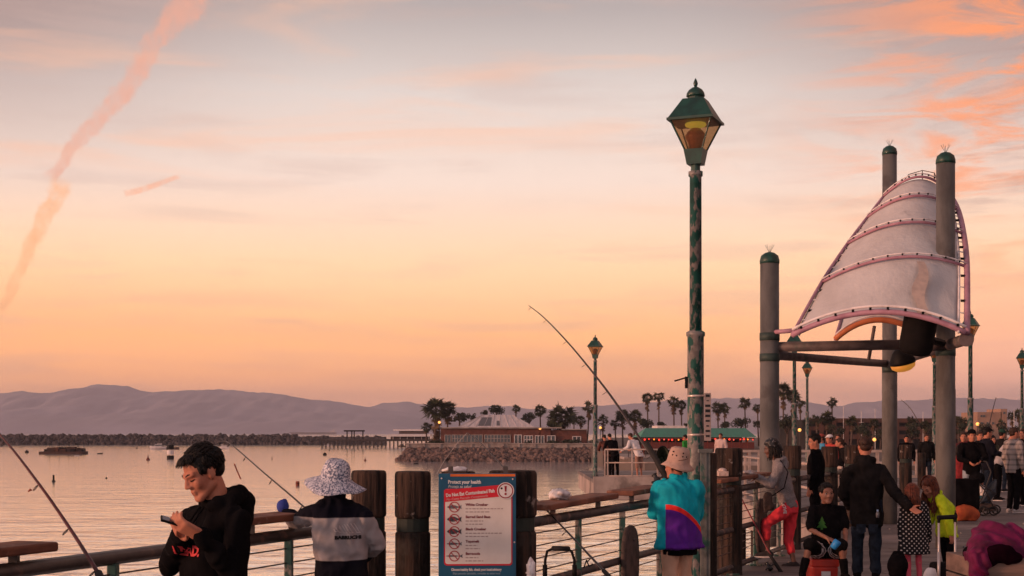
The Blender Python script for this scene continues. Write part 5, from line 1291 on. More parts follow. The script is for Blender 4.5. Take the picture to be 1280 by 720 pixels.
    def long_hair(s, m, length=.30, n=130, seed=2, fall=None, front=False, drape=0.0):
        rg = random.Random(seed); b = MB(); q = s.hs; H = s.head_mat(); E = lambda x, y, z, rx, ry, rz: b.ell(s.hd(x, y, z), (rx*q, ry*q, rz*q), H, 18, 12)
        fall = Vector(fall) if fall is not None else Vector((0, 0, -1))
        E(0, -.026, .046, .082, .098, .084)
        for i in range(n):
            a = rg.uniform(-2.15, 2.15) if not front else rg.uniform(-2.5, 2.5); d = Vector((math.sin(a), -math.cos(a), 0))
            hq = rg.uniform(0, .012); s0 = s.hd(d.x*.03, -.02+d.y*.03, .130+hq); s1 = s.hd(d.x*(.084+hq), -.02+d.y*(.10+hq), .060); s2 = s.hd(d.x*.088, -.018+d.y*.105, -.02)
            pts = [s0, s.hd(d.x*.062, -.02+d.y*.07, .108), s1, s2]; p = s2; L_ = length*rg.uniform(.75, 1.1); jit = Vector((rg.gauss(0, .06), rg.gauss(0, .06), 0))
            out_ = H @ Vector((d.x, d.y, 0)); out_.z = 0
            for g in range(5):
                p = p+(fall+jit+out_*(.18-.10*g+drape)).normalized()*L_/5; pts.append(p+Vector((math.sin(g*1.3+i), math.cos(g*1.1+i), 0))*.004)
            r0 = rg.uniform(.004, .009)*q
            b.tube(pts, [r0, r0*1.3, r0*1.3, r0*1.2, r0*1.2, r0*1.1, r0, r0*.8, r0*.35], 5, flat=.6)
        return b.build('hair', m, s.t, True)
def rod(label, pts, r0, r1, reel=None, mats=None, guides=7, handle=.45, group='fishing rods on the pier', handle_pts=None):
    """Fishing rod: tapered curved blank from butt to tip with guides, cork grip and spinning reel."""
    pts = [Vector(p) for p in pts]; t = thing('fishing_rod', label, 'fishing rod', pts[0], group)
    curve = [cat(pts, i/30) for i in range(31)]; L = sum((curve[i+1]-curve[i]).length for i in range(30))
    M_ROD = mats or mat('dark_rod_blank', (.028, .014, .014), (.016, .010, .010), scale=30, rough=.35, spec=.6)
    b = MB(); b.tube(curve, [r0+(r1-r0)*i/30 for i in range(31)], 8); b.build('rod_blank', M_ROD, t, True)
    d = (curve[1]-curve[0]).normalized(); b = MB(); b.tube([curve[0]-d*.02, curve[0]+d*handle], [r0*1.9, r0*1.6], 10); b.build('grip', mat('rod_grip', (.02, .017, .016), rough=.8), t, True)
    side = d.cross(Vector((0, 1, 0))).normalized(); side = side if side.z < 0 else -side
    for g in range(guides):
        f = 6+23*g/max(1, guides-1); p = cat(curve, f/30); dd = (cat(curve, min(1, f/30+.02))-cat(curve, f/30-.02)).normalized(); s_ = dd.cross(Vector((0, 1, 0))).normalized(); s_ = s_ if s_.z < 0 else -s_
        rr = .020*(1-.55*g/guides)*(r0/.010)**.5; c = p+s_*(rr+r0)
        b = MB(); b.tube([c+s_*math.cos(a)*rr+Vector((0, 1, 0))*math.sin(a)*rr for a in [2*math.pi*q/10 for q in range(11)]], .0028, 5, caps=False); b.tube([p, c-s_*rr*.9], .003, 4); b.build('line_guide', M_STEEL, t)
    if reel is not None:
        rp = curve[0]+d*reel; s_ = side
        b = MB(); b.tube([rp, rp+s_*.07], .010, 6); c = rp+s_*.09; b.tube([c-d*.05, c+d*.01], .032, 14); b.tube([c+d*.01, c+d*.018, c+d*.055, c+d*.06], [.030, .022, .022, .030], 14); b.tube([c, c+Vector((0, -.05, 0)), c+Vector((0, -.06, 0))+s_*.05], .006, 6); b.ell(c+Vector((0, -.07, 0))+s_*.055, .014)
        b.build('reel', mat('dark_reel', (.05, .05, .052), rough=.35, metal=.6), t, True)
    return t
def yshift(p, dy): return Vector(p)+Vector((0, dy, 0))
# ------------------------------------------------------------------ young man with the phone
Y = 6.35
g = Fig('young man in a black hoodie looking down at the phone in his hands', PG(268, Y), 1.74, 118)
g.set(pel=P(268, 800, Y+.02), wai=P(268, 755, Y), che=P(263, 695, Y), nek=P(276, 630, Y-.02), hed=P(253, 591.5, Y-.06),
      sh0=P(296, 652, Y-.20), el0=P(296, 722, Y-.28), wr0=P(251, 669, Y-.40),
      sh1=P(240, 650, Y+.17), el1=P(211, 706, Y+.06), wr1=P(229, 668, Y-.20))
g.hy, g.hp, g.hr = 130, 25, 5; g.hs = .94
g.hand[0] = dict(d=P(222, 655, Y-.44)-g.J['wr0'], n=Vector((.25, .75, .6)), curl=.42, thumb=Vector((-.75, .1, .75)))
g.hand[1] = dict(d=P(212, 656, Y-.32)-g.J['wr1'], n=Vector((.2, -.75, .55)), curl=.55)
bo = g.body(M_SKIN, vox=.0050, sm=7); g.face(bo, eyes='down')
g.short_hair(M_HAIR, 1.0, True, 4, 260, crop=1.12)
hd_ = g.top('hoodie', F_BLACK, bulk=1.0, hem=.2, hood=True, fold=.011, ff=8, vox=.010, armbulk=.88, seed=2)
g.pants('trousers', F_CHAR); g.shoes(F_BLACK)
for q in (-1, 1):
    b = MB(); a = g.J['nek']+g.f*.085+g.r*q*.03-UP*.01; b.tube([a, a+g.f*.05-UP*.07, a+g.f*.07-UP*.19+g.r*q*.01], .0045, 6); b.build('drawstring', F_BLACK, hd_)
# chest print
tx_ = (P(251, 690, Y-.18)-P(224, 690, Y+.02)); tx_.z = 0; tx_.normalize()
b_o = P(225, 692, Y-.25)
cl = mat('coral_print', (.60, .05, .06), rough=.7)
def wrap(o, tgt, lift=.004, d=Vector((0, 1, 0)), back=1.0):                # lay flat lettering onto the cloth it is printed on
    bm = bmesh.new(); bm.from_mesh(o.data); bmesh.ops.triangulate(bm, faces=bm.faces)
    long_ = [e for e in bm.edges if e.calc_length() > .012]
    if long_: bmesh.ops.subdivide_edges(bm, edges=long_, cuts=3, use_grid_fill=False)
    tm = tgt.data; from mathutils.bvhtree import BVHTree
    bv = BVHTree.FromPolygons([v.co for v in tm.vertices], [tuple(p.vertices) for p in tm.polygons])
    for v in bm.verts:
        hit = bv.ray_cast(v.co-d*back, d)
        if hit[0] is not None: v.co = hit[0]-d*lift
    bm.to_mesh(o.data); bm.free()
tdir = Vector((.80, -.60, 0)).normalized(); tn = tdir.cross(UP)
from mathutils.bvhtree import BVHTree
def ray_hit(px, py, ob):                          # where the sight line of a photo pixel meets a garment
    bv = BVHTree.FromPolygons([v.co+rootloc(ob.parent) for v in ob.data.vertices], [tuple(p.vertices) for p in ob.data.polygons])
    return bv.ray_cast(Vector((0, 0, EYE)), (P(px, py, 10)-Vector((0, 0, EYE))).normalized())[0]
h0 = ray_hit(231, 693.5, hd_); h1 = ray_hit(250, 692, hd_); tdir = (h1-h0); tdir.z = 0; tdir.normalize(); tn = tdir.cross(UP)
tp = text('chest_print', 'LAD.', .060, h0+tn*.02, tdir, UP, cl, hd_, bold=.003, width=max(.08, (h1-h0).length)); wrap(tp, hd_, .005, -tn, .06)
ph = thing('mobile_phone', 'black mobile phone held up in both hands of the young man in the hoodie', 'phone', P(214, 653, Y-.40))
la = Vector((-.90, -.30, .30)).normalized(); na = Vector((.34, -.12, .93)); na = (na-la*na.dot(la)).normalized(); mt = Matrix((la.cross(na), la, na)).transposed(); pc = P(221, 653.5, Y-.40)
b = MB(); b.box(pc, (.070, .138, .010), mt); b.build('phone_case', M_BLACK, ph, False, .003)
b = MB(); b.box(pc+na*.0056, (.062, .126, .001), mt); b.build('screen', mat('dark_screen', (.02, .02, .025), rough=.08, spec=.6), ph)
b = MB(); hc = g.J['nek']-g.f*.10+UP*.02
b.ell(hc+g.f*.03-UP*.01, (.085, .08, .06)); b.ell(hc+g.f*.015-UP*.05+g.r*.02, (.07, .06, .06)); b.ell(g.J['nek']+Vector((.0, -.085, -.005)), (.055, .04, .032)); remesh(b, 'hood', F_BLACK, hd_, .010, 5, .010, 10, seed=4)
# ------------------------------------------------------------------ angler in the floppy sun hat
Y = 9.55
def band_mat(name, stops, axis='Z', wob=.02, base_z=0):
    """Cloth colour-blocked by height above the wearer's feet: stops = [(height, colour)] from below."""
    m, nt, b = base_mat(name); t = nt.new('ShaderNodeTexCoord'); sp = nt.new('ShaderNodeSeparateXYZ'); nt.link(t.outputs['Object'], sp.inputs[0])
    z = sp.outputs[2]; f = nt.noise(t.outputs['Object'], 5, 3); zz = nt.math('ADD', z, nt.math('MULTIPLY', nt.math('SUBTRACT', f, .5), wob))
    c = None
    for i, (h, col) in enumerate(stops):
        c = nt.mix(1, c4(col), c4(col)) if c is None else nt.mix(nt.smooth(zz, h-.004, h+.004), c, c4(col))
    sh = nt.noise(t.outputs['Object'], 7, 4); c = nt.mix(nt.math('MULTIPLY', nt.smooth(sh, .4, .7), .3), c, (.02, .02, .02, 1))
    nt.link(c, b.inputs['Base Color']); b.inputs['Roughness'].default_value = .95; b.inputs['Specular IOR Level'].default_value = .04
    MATS[name] = m; return m
zb1 = EYE-(646-541)*Y/FPX; zb0 = EYE-(699-541)*Y/FPX
M_HJ = band_mat('navy_grey_jacket', [(-1, (.006, .006, .011)), (zb0, (.31, .28, .29)), (zb1, (.007, .007, .013))], wob=.012)
g = Fig('angler in a floppy speckled sun hat and navy and grey jacket seen from behind', PG(428, Y), 1.56, 22, female=True)
g.set(nek=P(420, 622, Y), hed=P(416, 603, Y+.03), sh0=P(392, 642, Y), el0=P(370, 652, Y+.22), wr0=P(357, 640, Y+.36), sh1=P(454, 646, Y-.02), el1=P(472, 680, Y+.05), wr1=P(450, 700, Y+.28),
      che=P(424, 662, Y), wai=P(427, 700, Y), pel=P(428, 735, Y))
g.hy, g.hp, g.hr = 40, 8, 0
g.hand[0] = dict(d=P(350, 626, Y+.40)-g.J['wr0'], n=Vector((.6, .2, -.5)), curl=.8)
bo = g.body(M_SKIN_TAN, .010)
jk = g.top('jacket', M_HJ, bulk=1.22, hem=.12, fold=.013, ff=9, vox=.011, armbulk=1.0, collar=True, seed=5)
g.pants('trousers', F_NAVY); g.shoes(F_BLACK); g.short_hair(M_HAIR, 1.0, False, 5, 10)
b = MB(); s_old = g.J['wr0']; gl = MB(); g.do_hand(gl, 0, **g.hand[0]); gl.ell(s_old.lerp(P(350, 626, Y+.40), .5), (.045, .045, .05))
remesh(gl, 'glove', fab('blue_glove', (.045, .065, .30)), g.t, .008, 3)
# second sleeve lining showing under the plank
M_HAT = None
mh, nh, bh = base_mat('speckled_hat_cloth'); th = nh.new('ShaderNodeTexCoord')
vor = nh.noise(th.outputs['Object'], 95, 2, .6); vr2 = nh.noise(th.outputs['Object'], 40, 4, .7)
nh.link(nh.mix(nh.smooth(nh.math('ADD', nh.math('MULTIPLY', vor, .65), nh.math('MULTIPLY', vr2, .35)), .46, .54), (.10, .12, .19, 1), (.62, .60, .66, 1)), bh.inputs['Base Color']); bh.inputs['Roughness'].default_value = .9
hc = P(419.5, 596, Y+.01); mt = Matrix.Rotation(R(9), 3, 'Y') @ Matrix.Rotation(R(7), 3, 'X')
b = MB(); rows = []
prof = [(.012, .122), (.05, .118), (.083, .098), (.100, .06), (.106, .02), (.110, -.005), (.130, -.022), (.165, -.040), (.200, -.060), (.226, -.076)]
N = 56
for j, (r_, z_) in enumerate(prof):
    row = []
    for i in range(N+1):
        a = 2*math.pi*i/N; wv = max(0, j-5)/4.0
        zz = z_+wv*(.016*math.sin(2*a+2.2)+.007*math.sin(5*a+1))+.006*noise.noise(Vector((math.cos(a)*3, math.sin(a)*3, j*.5)))
        rr = r_*(1+.05*wv*math.sin(3*a+.5)); row.append(hc+mt @ Vector((rr*math.cos(a)*.93, rr*math.sin(a), zz)))
    rows.append(row)
b.grid(rows, flip=True); ht = b.build('sun_hat', mh, g.t, True); sd = ht.modifiers.new('thick', 'SOLIDIFY'); sd.thickness = .004
# logo and word on the back of the jacket
LX, LY = Vector((1, -.16, 0)).normalized(), UP
jm = Y/FPX; M_LOGO = mat('pale_jacket_print', (.62, .55, .56), rough=.8); M_LOGOB = mat('black_jacket_print', (.012, .011, .013), rough=.8)
def back(x, y, lift): return Vector(((x-640)*jm, Y-.168-lift, EYE-(y-541)*jm))
b = MB()
for i, (xb, yb, hgt) in enumerate(((422.5, 663, 3.5), (427, 664, 6.5), (432.5, 665, 9.5), (439.5, 665, 11), (447.5, 665, 12))):
    w_ = 1.0; 
    for off in (0, 3.6):
        x0 = xb+off; A = [(x0, yb), (x0+w_, yb), (x0+w_-hgt*.62, yb-hgt), (x0-hgt*.62, yb-hgt)]
        b.plate([((x-640)*jm, -(y-541)*jm) for x, y in A], Vector((0, Y-.172, EYE)), Vector((1, 0, 0)), UP, .002)
    A = [(xb, yb), (xb+4.6, yb), (xb+4.6, yb-1), (xb, yb-1)]; b.plate([((x-640)*jm, -(y-541)*jm) for x, y in A], Vector((0, Y-.1725, EYE)), Vector((1, 0, 0)), UP, .002)
lo = b.build('back_logo', M_LOGO, jk)
lt_ = text('back_lettering', 'BABRUCHI', .030, back(422, 672, .006), Vector((1, 0, 0)), UP, M_LOGOB, jk, bold=.0022, width=31*jm)
wrap(lo, jk, .003); wrap(lt_, jk, .005)
rod('slim fishing rod held out over the rail by the angler in the sun hat', [P(452, 700, Y+.28), P(378, 632, Y+.7), P(330, 591, Y+1.2), P(292, 558, Y+1.8), P(281, 551.5, Y+2.0), P(272, 553, Y+2.1)], .008, .0025, None, guides=6, handle=.3)

# ------------------------------------------------------------------ man in turquoise and purple
Y = 13.6
def turq_mat():
    m, nt, b = base_mat('turquoise_purple_fleece'); t = nt.new('ShaderNodeTexCoord'); sp = nt.new('ShaderNodeSeparateXYZ'); nt.link(t.outputs['Object'], sp.inputs[0])
    x, z = sp.outputs[0], sp.outputs[2]
    # curved red stripe: high at the left, dropping to the right of his back
    xx = nt.math('ADD', x, .13); zs = nt.math('SUBTRACT', 1.075, nt.math('MULTIPLY', nt.math('MULTIPLY', xx, xx), 1.9))
    dlt = nt.math('SUBTRACT', z, zs)
    c = nt.mix(nt.smooth(dlt, -.052, -.046), (.10, .016, .26, 1), (.78, .03, .025, 1)); c = nt.mix(nt.smooth(dlt, -.004, .002), c, (.004, .34, .44, 1))
    c = nt.mix(nt.smooth(x, -.138, -.145), c, (.004, .34, .44, 1))
    low = nt.smooth(z, .745, .735); c = nt.mix(nt.math('MULTIPLY', low, nt.smooth(x, -.15, -.14)), c, (.10, .016, .26, 1))
    sh = nt.noise(t.outputs['Object'], 8, 4); c = nt.mix(nt.math('MULTIPLY', nt.smooth(sh, .42, .72), .25), c, (.01, .02, .05, 1))
    nt.link(c, b.inputs['Base Color']); b.inputs['Roughness'].default_value = .85; b.inputs['Specular IOR Level'].default_value = .15
    bn = nt.new('ShaderNodeBump'); bn.inputs['Strength'].default_value = .25; bn.inputs['Distance'].default_value = .003; nt.link(nt.noise(t.outputs['Object'], 150, 2), bn.inputs['Height']); nt.link(bn.outputs[0], b.inputs['Normal'])
    return m
g = Fig('man in a turquoise and purple fleece with a beige bucket hat holding a long rod', PG(848, Y), 1.64, 38)
g.set(nek=P(848, 598, Y), hed=P(843, 583, Y+.05), sh0=P(826, 612, Y+.06), el0=P(819, 640, Y+.20), wr0=P(831, 604, Y+.34), sh1=P(870, 612, Y-.02), el1=P(868, 645, Y+.24), wr1=P(842, 607, Y+.40),
      che=P(849, 632, Y), wai=P(849, 660, Y), pel=P(849, 682, Y))
g.hy, g.hp, g.hr = 52, 4, 0; g.hs = .96
g.hand[0] = dict(d=P(833, 592, Y+.38)-g.J['wr0'], n=Vector((.6, .1, .3)), curl=.95); g.hand[1] = dict(d=P(836, 593, Y+.46)-g.J['wr1'], n=Vector((-.7, 0, .2)), curl=.95)
bo = g.body(M_SKIN, .010); g.face(bo)
fl_ = g.top('fleece_jacket', turq_mat(), bulk=1.45, hem=.02, fold=.014, ff=6.5, vox=.013, armbulk=1.42, collar=True, flare=.035, seed=8)
ts = MB(); ts.loft([(g.J['pel']-UP*.085, g.r, g.f, .185, .145), (g.J['pel']+UP*.06, g.r, g.f, .18, .14)], 22); remesh(ts, 'undershirt', F_BLACK, g.t, .014, 3, .002)
g.pants('trousers', F_TAN, bulk=1.15, fold=.010); g.shoes(F_BLACK); g.short_hair(M_HAIR, .98, False, 3, 6, low=.01)
M_BUCKET = mat('beige_hat_cotton', (.46, .30, .245), (.36, .23, .185), scale=14, rough=.9, bump=.3, bscale=120, bdist=.003)
hc = P(848, 576.5, Y+.02); mt = Matrix.Rotation(R(9), 3, 'Y') @ Matrix.Rotation(R(6), 3, 'X'); rows = []; N = 48
for j, (r_, z_) in enumerate([(.01, .138), (.06, .136), (.088, .120), (.102, .07), (.110, .005), (.112, -.012), (.135, -.036), (.158, -.062)]):
    row = []
    for i in range(N+1):
        a = 2*math.pi*i/N; wv = max(0, j-5)/2; rr = r_*(1+.04*wv*math.sin(2*a+1)); row.append(hc+mt @ Vector((rr*math.cos(a), rr*math.sin(a)*.98, z_+wv*.014*math.sin(2*a+.5)+.004*noise.noise(Vector((math.cos(a)*4, math.sin(a)*4, j))))))
    rows.append(row)
b = MB(); b.grid(rows, flip=True); hb_ = b.build('bucket_hat', M_BUCKET, g.t, True); sd = hb_.modifiers.new('thick', 'SOLIDIFY'); sd.thickness = .004
for a in (-2.35, -1.95, -1.35, -.95):
    for z_ in (.060, .092): 
        if z_ == .092 and a in (-1.95, -.95): continue
        b = MB(); b.ell(hc+mt @ Vector((.102*math.cos(a), .102*math.sin(a)*.98, z_)), (.008, .008, .008), n=8, m=6); b.build('eyelet', M_DARK, hb_)
b = MB(); b.tube([hc+mt @ Vector((.106*math.cos(a), .106*math.sin(a), .02+.03*(a+1.6))) for a in [-1.7+.12*q for q in range(9)]], .004, 5); b.build('cord', mat('hat_cord', (.2, .11, .08), rough=.9), hb_)
rod('long thick fishing rod held up by the man in turquoise', [P(838, 606, Y+.30), P(826, 586, Y+.42), P(795, 541, Y+.75), P(765, 497, Y+1.1), P(735, 458, Y+1.5), P(708, 426, Y+1.9), P(680, 397, Y+2.4), P(661, 382, Y+2.8)], .017, .0045, .12, guides=7, handle=.55)
b = MB()
nt_ = thing('hoop_net', 'dark green hoop net hanging behind the hands of the man in turquoise', 'net', P(828, 574, 15.0))
c = P(829, 575, 15.0); b.tube([c+Vector((math.cos(a)*.075, math.sin(a)*.05, math.sin(a)*.145)) for a in [2*math.pi*q/20 for q in range(21)]], .007, 6, caps=False); b.tube([c-UP*.145, P(829, 640, 14.7)], .008, 6); b.build('hoop', M_BLACK, nt_, True)
b = MB(); outl = [c+Vector((math.cos(a)*.072, .003+math.sin(a)*.05, math.sin(a)*.14)) for a in [2*math.pi*q/20 for q in range(20)]]; deep = [c+Vector((0, .16, -.03))+(p-c)*.45 for p in outl]
b.grid([outl+outl[:1], deep+deep[:1]]); b._add(deep, [tuple(range(20))]); b.build('net_mesh', mat('olive_net', (.05, .06, .035), (.03, .035, .022), scale=60, rough=.9), nt_)

# ------------------------------------------------------------------ woman with red trousers
Y = 18.7
g = Fig('woman in a grey hoodie and red sweatpants with one foot up on the rail', PG(988, Y), 1.66, 84, female=True)
yn, yf = Y-.10, Y+.10
g.set(pel=P(986, 634, Y), wai=P(982.5, 619, Y), che=P(977, 599, Y), nek=P(973, 577, Y), hed=P(964, 561, Y),
      sh0=P(974, 584, Y-.17), el0=P(964, 607, Y-.20), wr0=P(947, 596, Y-.12), sh1=P(974, 584, Y+.17), el1=P(961, 606, Y+.16), wr1=P(944, 595, Y+.10),
      hp0=P(983, 638, yn), kn0=P(957, 654, yn-.02), an0=P(960, 690, yn), hp1=P(989, 638, yf), kn1=P(985, 674, yf-.05), an1=P(993, 704, yf-.1))
g.hy, g.hp, g.hr = 84, 14, 0; g.ft0 = Vector((-1, .1, -.03)); g.ft1 = Vector((-1, .05, 0)); g.hs = .95
g.hand[0] = dict(d=Vector((-1, .1, .15)), n=Vector((0, .8, -.3)), curl=.8); g.hand[1] = dict(d=Vector((-1, -.1, .2)), n=Vector((0, -.8, -.3)), curl=.8)
bo = g.body(M_SKIN_DARK, .010); g.face(bo)
g.top('hoodie', F_GREY, bulk=1.0, hem=.0, hood=True, fold=.009, ff=8, vox=.012, seed=4)
pa = g.pants('sweatpants', F_RED, length=.74, bulk=1.0, fold=.010, ff=8); g.shoes(mat('dark_canvas_shoe', (.03, .025, .028), rough=.9))
tx2 = text('leg_print', 'LOVE', .058, P(979, 628, yn-.13), Vector((.10, 0, -1)).normalized(), Vector((1, 0, .10)).normalized(), F_WHITE, pa, bold=.002, width=.15); wrap(tx2, pa, .004)
sc_ = MB()
for a in range(160):
    az = random.random()*6.283; el_ = random.uniform(-.25, 1.5); d = Vector((math.cos(az)*math.cos(el_), math.sin(az)*math.cos(el_), math.sin(el_)))
    if d.y > .45 and d.z < .45: continue
    sc_.ell(g.hd(d.x*.085, -.022+d.y*.100, .045+d.z*.090), .019)
sc_.ell(g.hd(0, -.025, .045), (.088*g.hs, .100*g.hs, .090*g.hs), g.head_mat()); sc_.ell(g.hd(0, -.10, .0), .05); sc_.ell(g.hd(.02, -.125, -.04), .035)
ms_, ns2, bs_ = base_mat('patterned_headscarf'); t_ = ns2.new('ShaderNodeTexCoord'); 
ns2.link(ns2.mix(ns2.smooth(ns2.noise(t_.outputs['Object'], 42, 2, .6), .63, .68), (.006, .0055, .006, 1), (.30, .25, .24, 1)), bs_.inputs['Base Color'])
remesh(sc_, 'headscarf', ms_, g.t, .010, 2); g.long_hair(M_HAIR, .13, 70, 4, drape=.15)
b = MB(); b.chain([g.J['nek']+Vector((0, -.14, .02)), P(985, 590, Y-.22), P(980, 610, Y-.25), P(962, 622, Y-.26)], [.009, .009, .009, .009]); remesh(b, 'bag_strap', F_BLACK, g.t, .008, 1)
b = MB(); b.box(P(960, 627, Y-.28), (.11, .08, .14)); b.ell(P(960, 619, Y-.28), (.055, .04, .04)); b.box(P(957, 637, Y-.28), (.05, .05, .09)); b.ell(P(963, 633, Y-.28), (.06, .045, .06)); o = remesh(b, 'shoulder_bag', mat('dark_brown_bag', (.045, .026, .022), (.02, .012, .011), scale=14, rough=.7), None, .012, 3, .006); o.name = 'shoulder_bag'
cc = P(960, 642, Y-.28); [setattr(v, 'co', v.co-cc) for v in o.data.vertices]; o.location = cc; tag(o, 'small dark bag hanging in front of the hip of the woman in red sweatpants', 'bag')
rod('red fishing rod leaning across the oval board beside the woman in red sweatpants', [P(977, 716, 17.9), P(965, 697, 18.05), P(945, 658, 18.3), P(928, 625, 18.6), P(917, 600, 18.9)], .013, .006, .16, mats=mat('red_rod_blank', (.22, .02, .03), (.10, .012, .018), scale=25, rough=.35), guides=4, handle=.34)
o = MB(); o.box(P(903, 594, 17.2)+Vector((0, 0, .02)), (.12, .22, .06)); o.ell(P(903, 592, 17.2)+Vector((0, 0, .04)), (.05, .09, .03)); o = o.build('bait_tray', mat('pale_bait', (.55, .42, .38), (.35, .25, .22), scale=20, rough=.6), None, False, .01); tag(o, 'pale bait tray on the plank left of the hands of the woman in grey hoodie', 'tray')
b = MB(); b.ell(P(938, 594.5, 18.5)+Vector((0, 0, .03)), (.07, .05, .045)); b.tube([P(930, 590, 18.4), P(945, 594, 18.6)], .02, 8); o = b.build('tackle_reel', mat('silver_reel', (.45, .38, .37), rough=.3, metal=.7), None, True); tag(o, 'shiny fishing reel under the hands of the woman in the grey hoodie', 'reel')

# ------------------------------------------------------------------ seated boy on the red cooler
Y = 16.3
g = Fig('boy in black T-shirt with green tree print sitting on a red box', PG(1034, Y), 1.62, 172)
g.set(pel=P(1033, 693, Y+.08), wai=P(1033, 676, Y+.06), che=P(1033, 655, Y+.02), nek=P(1033, 632, Y-.02), hed=P(1033.5, 617, Y-.08),
      sh1=P(1016.5, 638, Y), el1=P(1013, 662, Y-.12), wr1=P(1033, 672, Y-.42), sh0=P(1050, 638, Y), el0=P(1056.5, 660, Y-.02), wr0=P(1057, 682, Y-.30),
      hp1=P(1026, 692, Y), kn1=P(1012, 681, Y-.38), an1=P(1003, 716, Y-.36), hp0=P(1041, 692, Y), kn0=P(1052, 681, Y-.38), an0=P(1056, 718, Y-.36))
g.hy, g.hp, g.hr = 186, 2, 0; g.ft0 = Vector((.25, -1, 0)); g.ft1 = Vector((-.3, -1, 0)); g.hs = .97
g.hand[1] = dict(d=Vector((.8, -.3, -.35)), n=Vector((.2, .2, -.9)), curl=.5); g.hand[0] = dict(d=Vector((0, -.3, -1)), n=Vector((-.8, .3, 0)), curl=.4)
bo = g.body(M_SKIN_TAN, .0095); g.face(bo); g.short_hair(M_HAIR, 1.0, True, 6, 60)
ts = g.top('t_shirt', F_BLACK, sleeve=.52, bulk=1.06, hem=.05, fold=.009, ff=9, vox=.011, armbulk=.98, seed=7)
b = MB(); tr = [(0, .155), (.018, .115), (.010, .115), (.040, .068), (.022, .068), (.058, .022), (.012, .022), (.012, 0)]; outl = tr+[(-x, y) for x, y in reversed(tr[1:])]
b.plate(outl[::-1], P(1030, 663, Y-.2), Vector((1, 0, 0)), UP, .001); pr_ = b.build('tree_print', mat('green_print', (.05, .17, .03), rough=.8), ts); wrap(pr_, ts, .006)
mS, nS, bS = base_mat('black_shorts_white_stripes'); t_ = nS.new('ShaderNodeTexCoord')
bS.inputs['Roughness'].default_value = .8; yy_ = nS.new('ShaderNodeSeparateXYZ'); nS.link(t_.outputs['Object'], yy_.inputs[0]); yv = nS.math('ADD', yy_.outputs[1], nS.math('MULTIPLY', nS.noise(t_.outputs['Object'], 6, 2), .02)); cS = None
for y0_, y1_ in ((-.150, -.185), (-.205, -.222), (-.242, -.259)):
    bnd = nS.math('MULTIPLY', nS.math('LESS_THAN', yv, y0_), nS.math('GREATER_THAN', yv, y1_)); cS = bnd if cS is None else nS.math('MAXIMUM', cS, bnd)
nS.link(nS.mix(cS, (.006, .0055, .006, 1), (.62, .56, .56, 1)), bS.inputs['Base Color']); bS.inputs['Specular IOR Level'].default_value = .05
sho = g.pants('shorts', mS, length=.48, bulk=1.22, fold=.008, ff=9)
g.shoes(F_BLACK, F_BLACK)
for i in (0, 1):
    kn, an = g.J['kn%d' % i], g.J['an%d' % i]; b = MB(); b.chain([kn.lerp(an, .56), an], [.056*g.k, .045*g.k]); remesh(b, 'sock', F_BLACK, g.t, .011, 2)
cx = thing('cooler_box', 'red orange cooler box under the seated boy', 'cooler', PG(1027, Y+.02))
cc = PG(1027, Y-.02); zs = EYE-(697-541)*Y/FPX
M_COOL = mat('red_plastic', (.46, .035, .022), (.36, .028, .02), scale=5, rough=.45)
b = MB(); b.box(cc+UP*(zs-.09)/2+UP*.01, (.27, .40, zs-.10), taper=1.08); b.build('box_body', M_COOL, cx, False, .02)
b = MB(); b.box(cc+UP*(zs-.045), (.31, .44, .085)); ld = b.build('box_lid', M_COOL, cx, False, .015)
b = MB(); b.box(cc+UP*(zs*.5)+Vector((0, -.222, 0)), (.10, .02, .05)); b.build('latch', F_WHITE, cx)
cu = MB(); cp = P(1044, 681, Y-.56); cu.lathe([(.018, -.05), (.036, -.045), (.045, .03), (.040, .055)], (0, 0, 0), 14); mt = Matrix.Rotation(R(35), 3, 'Y'); cu.v = [cp+mt @ v for v in cu.v]
o = cu.build('blue_cup', mat('blue_plastic', (.03, .25, .62), (.02, .2, .5), scale=8, rough=.4), None, True); tag(o, 'bright blue plastic cup in the hand of the seated boy', 'cup')

# ------------------------------------------------------------------ man in the dark jacket reaching to the girls
Y = 17.0
g = Fig('man in a dark jacket and jeans seen from behind reaching out to the girls', PG(1083, Y), 1.76, -14)
g.set(hed=P(1081.5, 559, Y+.03), nek=P(1081, 577, Y), sh0=P(1062, 590, Y), el0=P(1054, 616, Y+.06), wr0=P(1063, 634, Y+.26), sh1=P(1102, 589, Y), el1=P(1117, 614, Y-.30), wr1=P(1137, 634, Y-.62),
      che=P(1082, 606, Y), wai=P(1083, 630, Y), pel=P(1084, 650, Y))
g.hy, g.hp = -8, 6; g.hand[1] = dict(d=P(1148, 641, Y-.70)-g.J['wr1'], n=Vector((-.2, -.6, .6)), curl=.12, spread=.25)
g.body(M_SKIN, .010); g.short_hair(M_HAIR_BR, .97, False, 7, 24, .009)
jk = g.top('jacket', F_CHAR, bulk=1.16, hem=.07, hood=True, fold=.013, ff=7.5, vox=.012, armbulk=1.14, seed=6)
jn = g.pants('jeans', F_JEANS, bulk=1.05, fold=.011, ff=8); g.shoes(F_BLACK)
for q in (-1, 1):
    b = MB(); c = g.J['pel']-g.f*.14*g.k-UP*.10*g.k+g.r*q*.07; b.plate([(-.055, .06), (.055, .06), (.055, -.03), (0, -.06), (-.055, -.03)][::-1], c-g.f*.012, g.r, UP, .006); pk_ = b.build('back_pocket', F_JEANS, jn); 
bt = thing('water_bottle', 'small clear bottle with blue cap in the pocket of the dark jacketed man', 'bottle', P(1097, 645, Y-.20))
c = P(1097, 645, Y-.19)
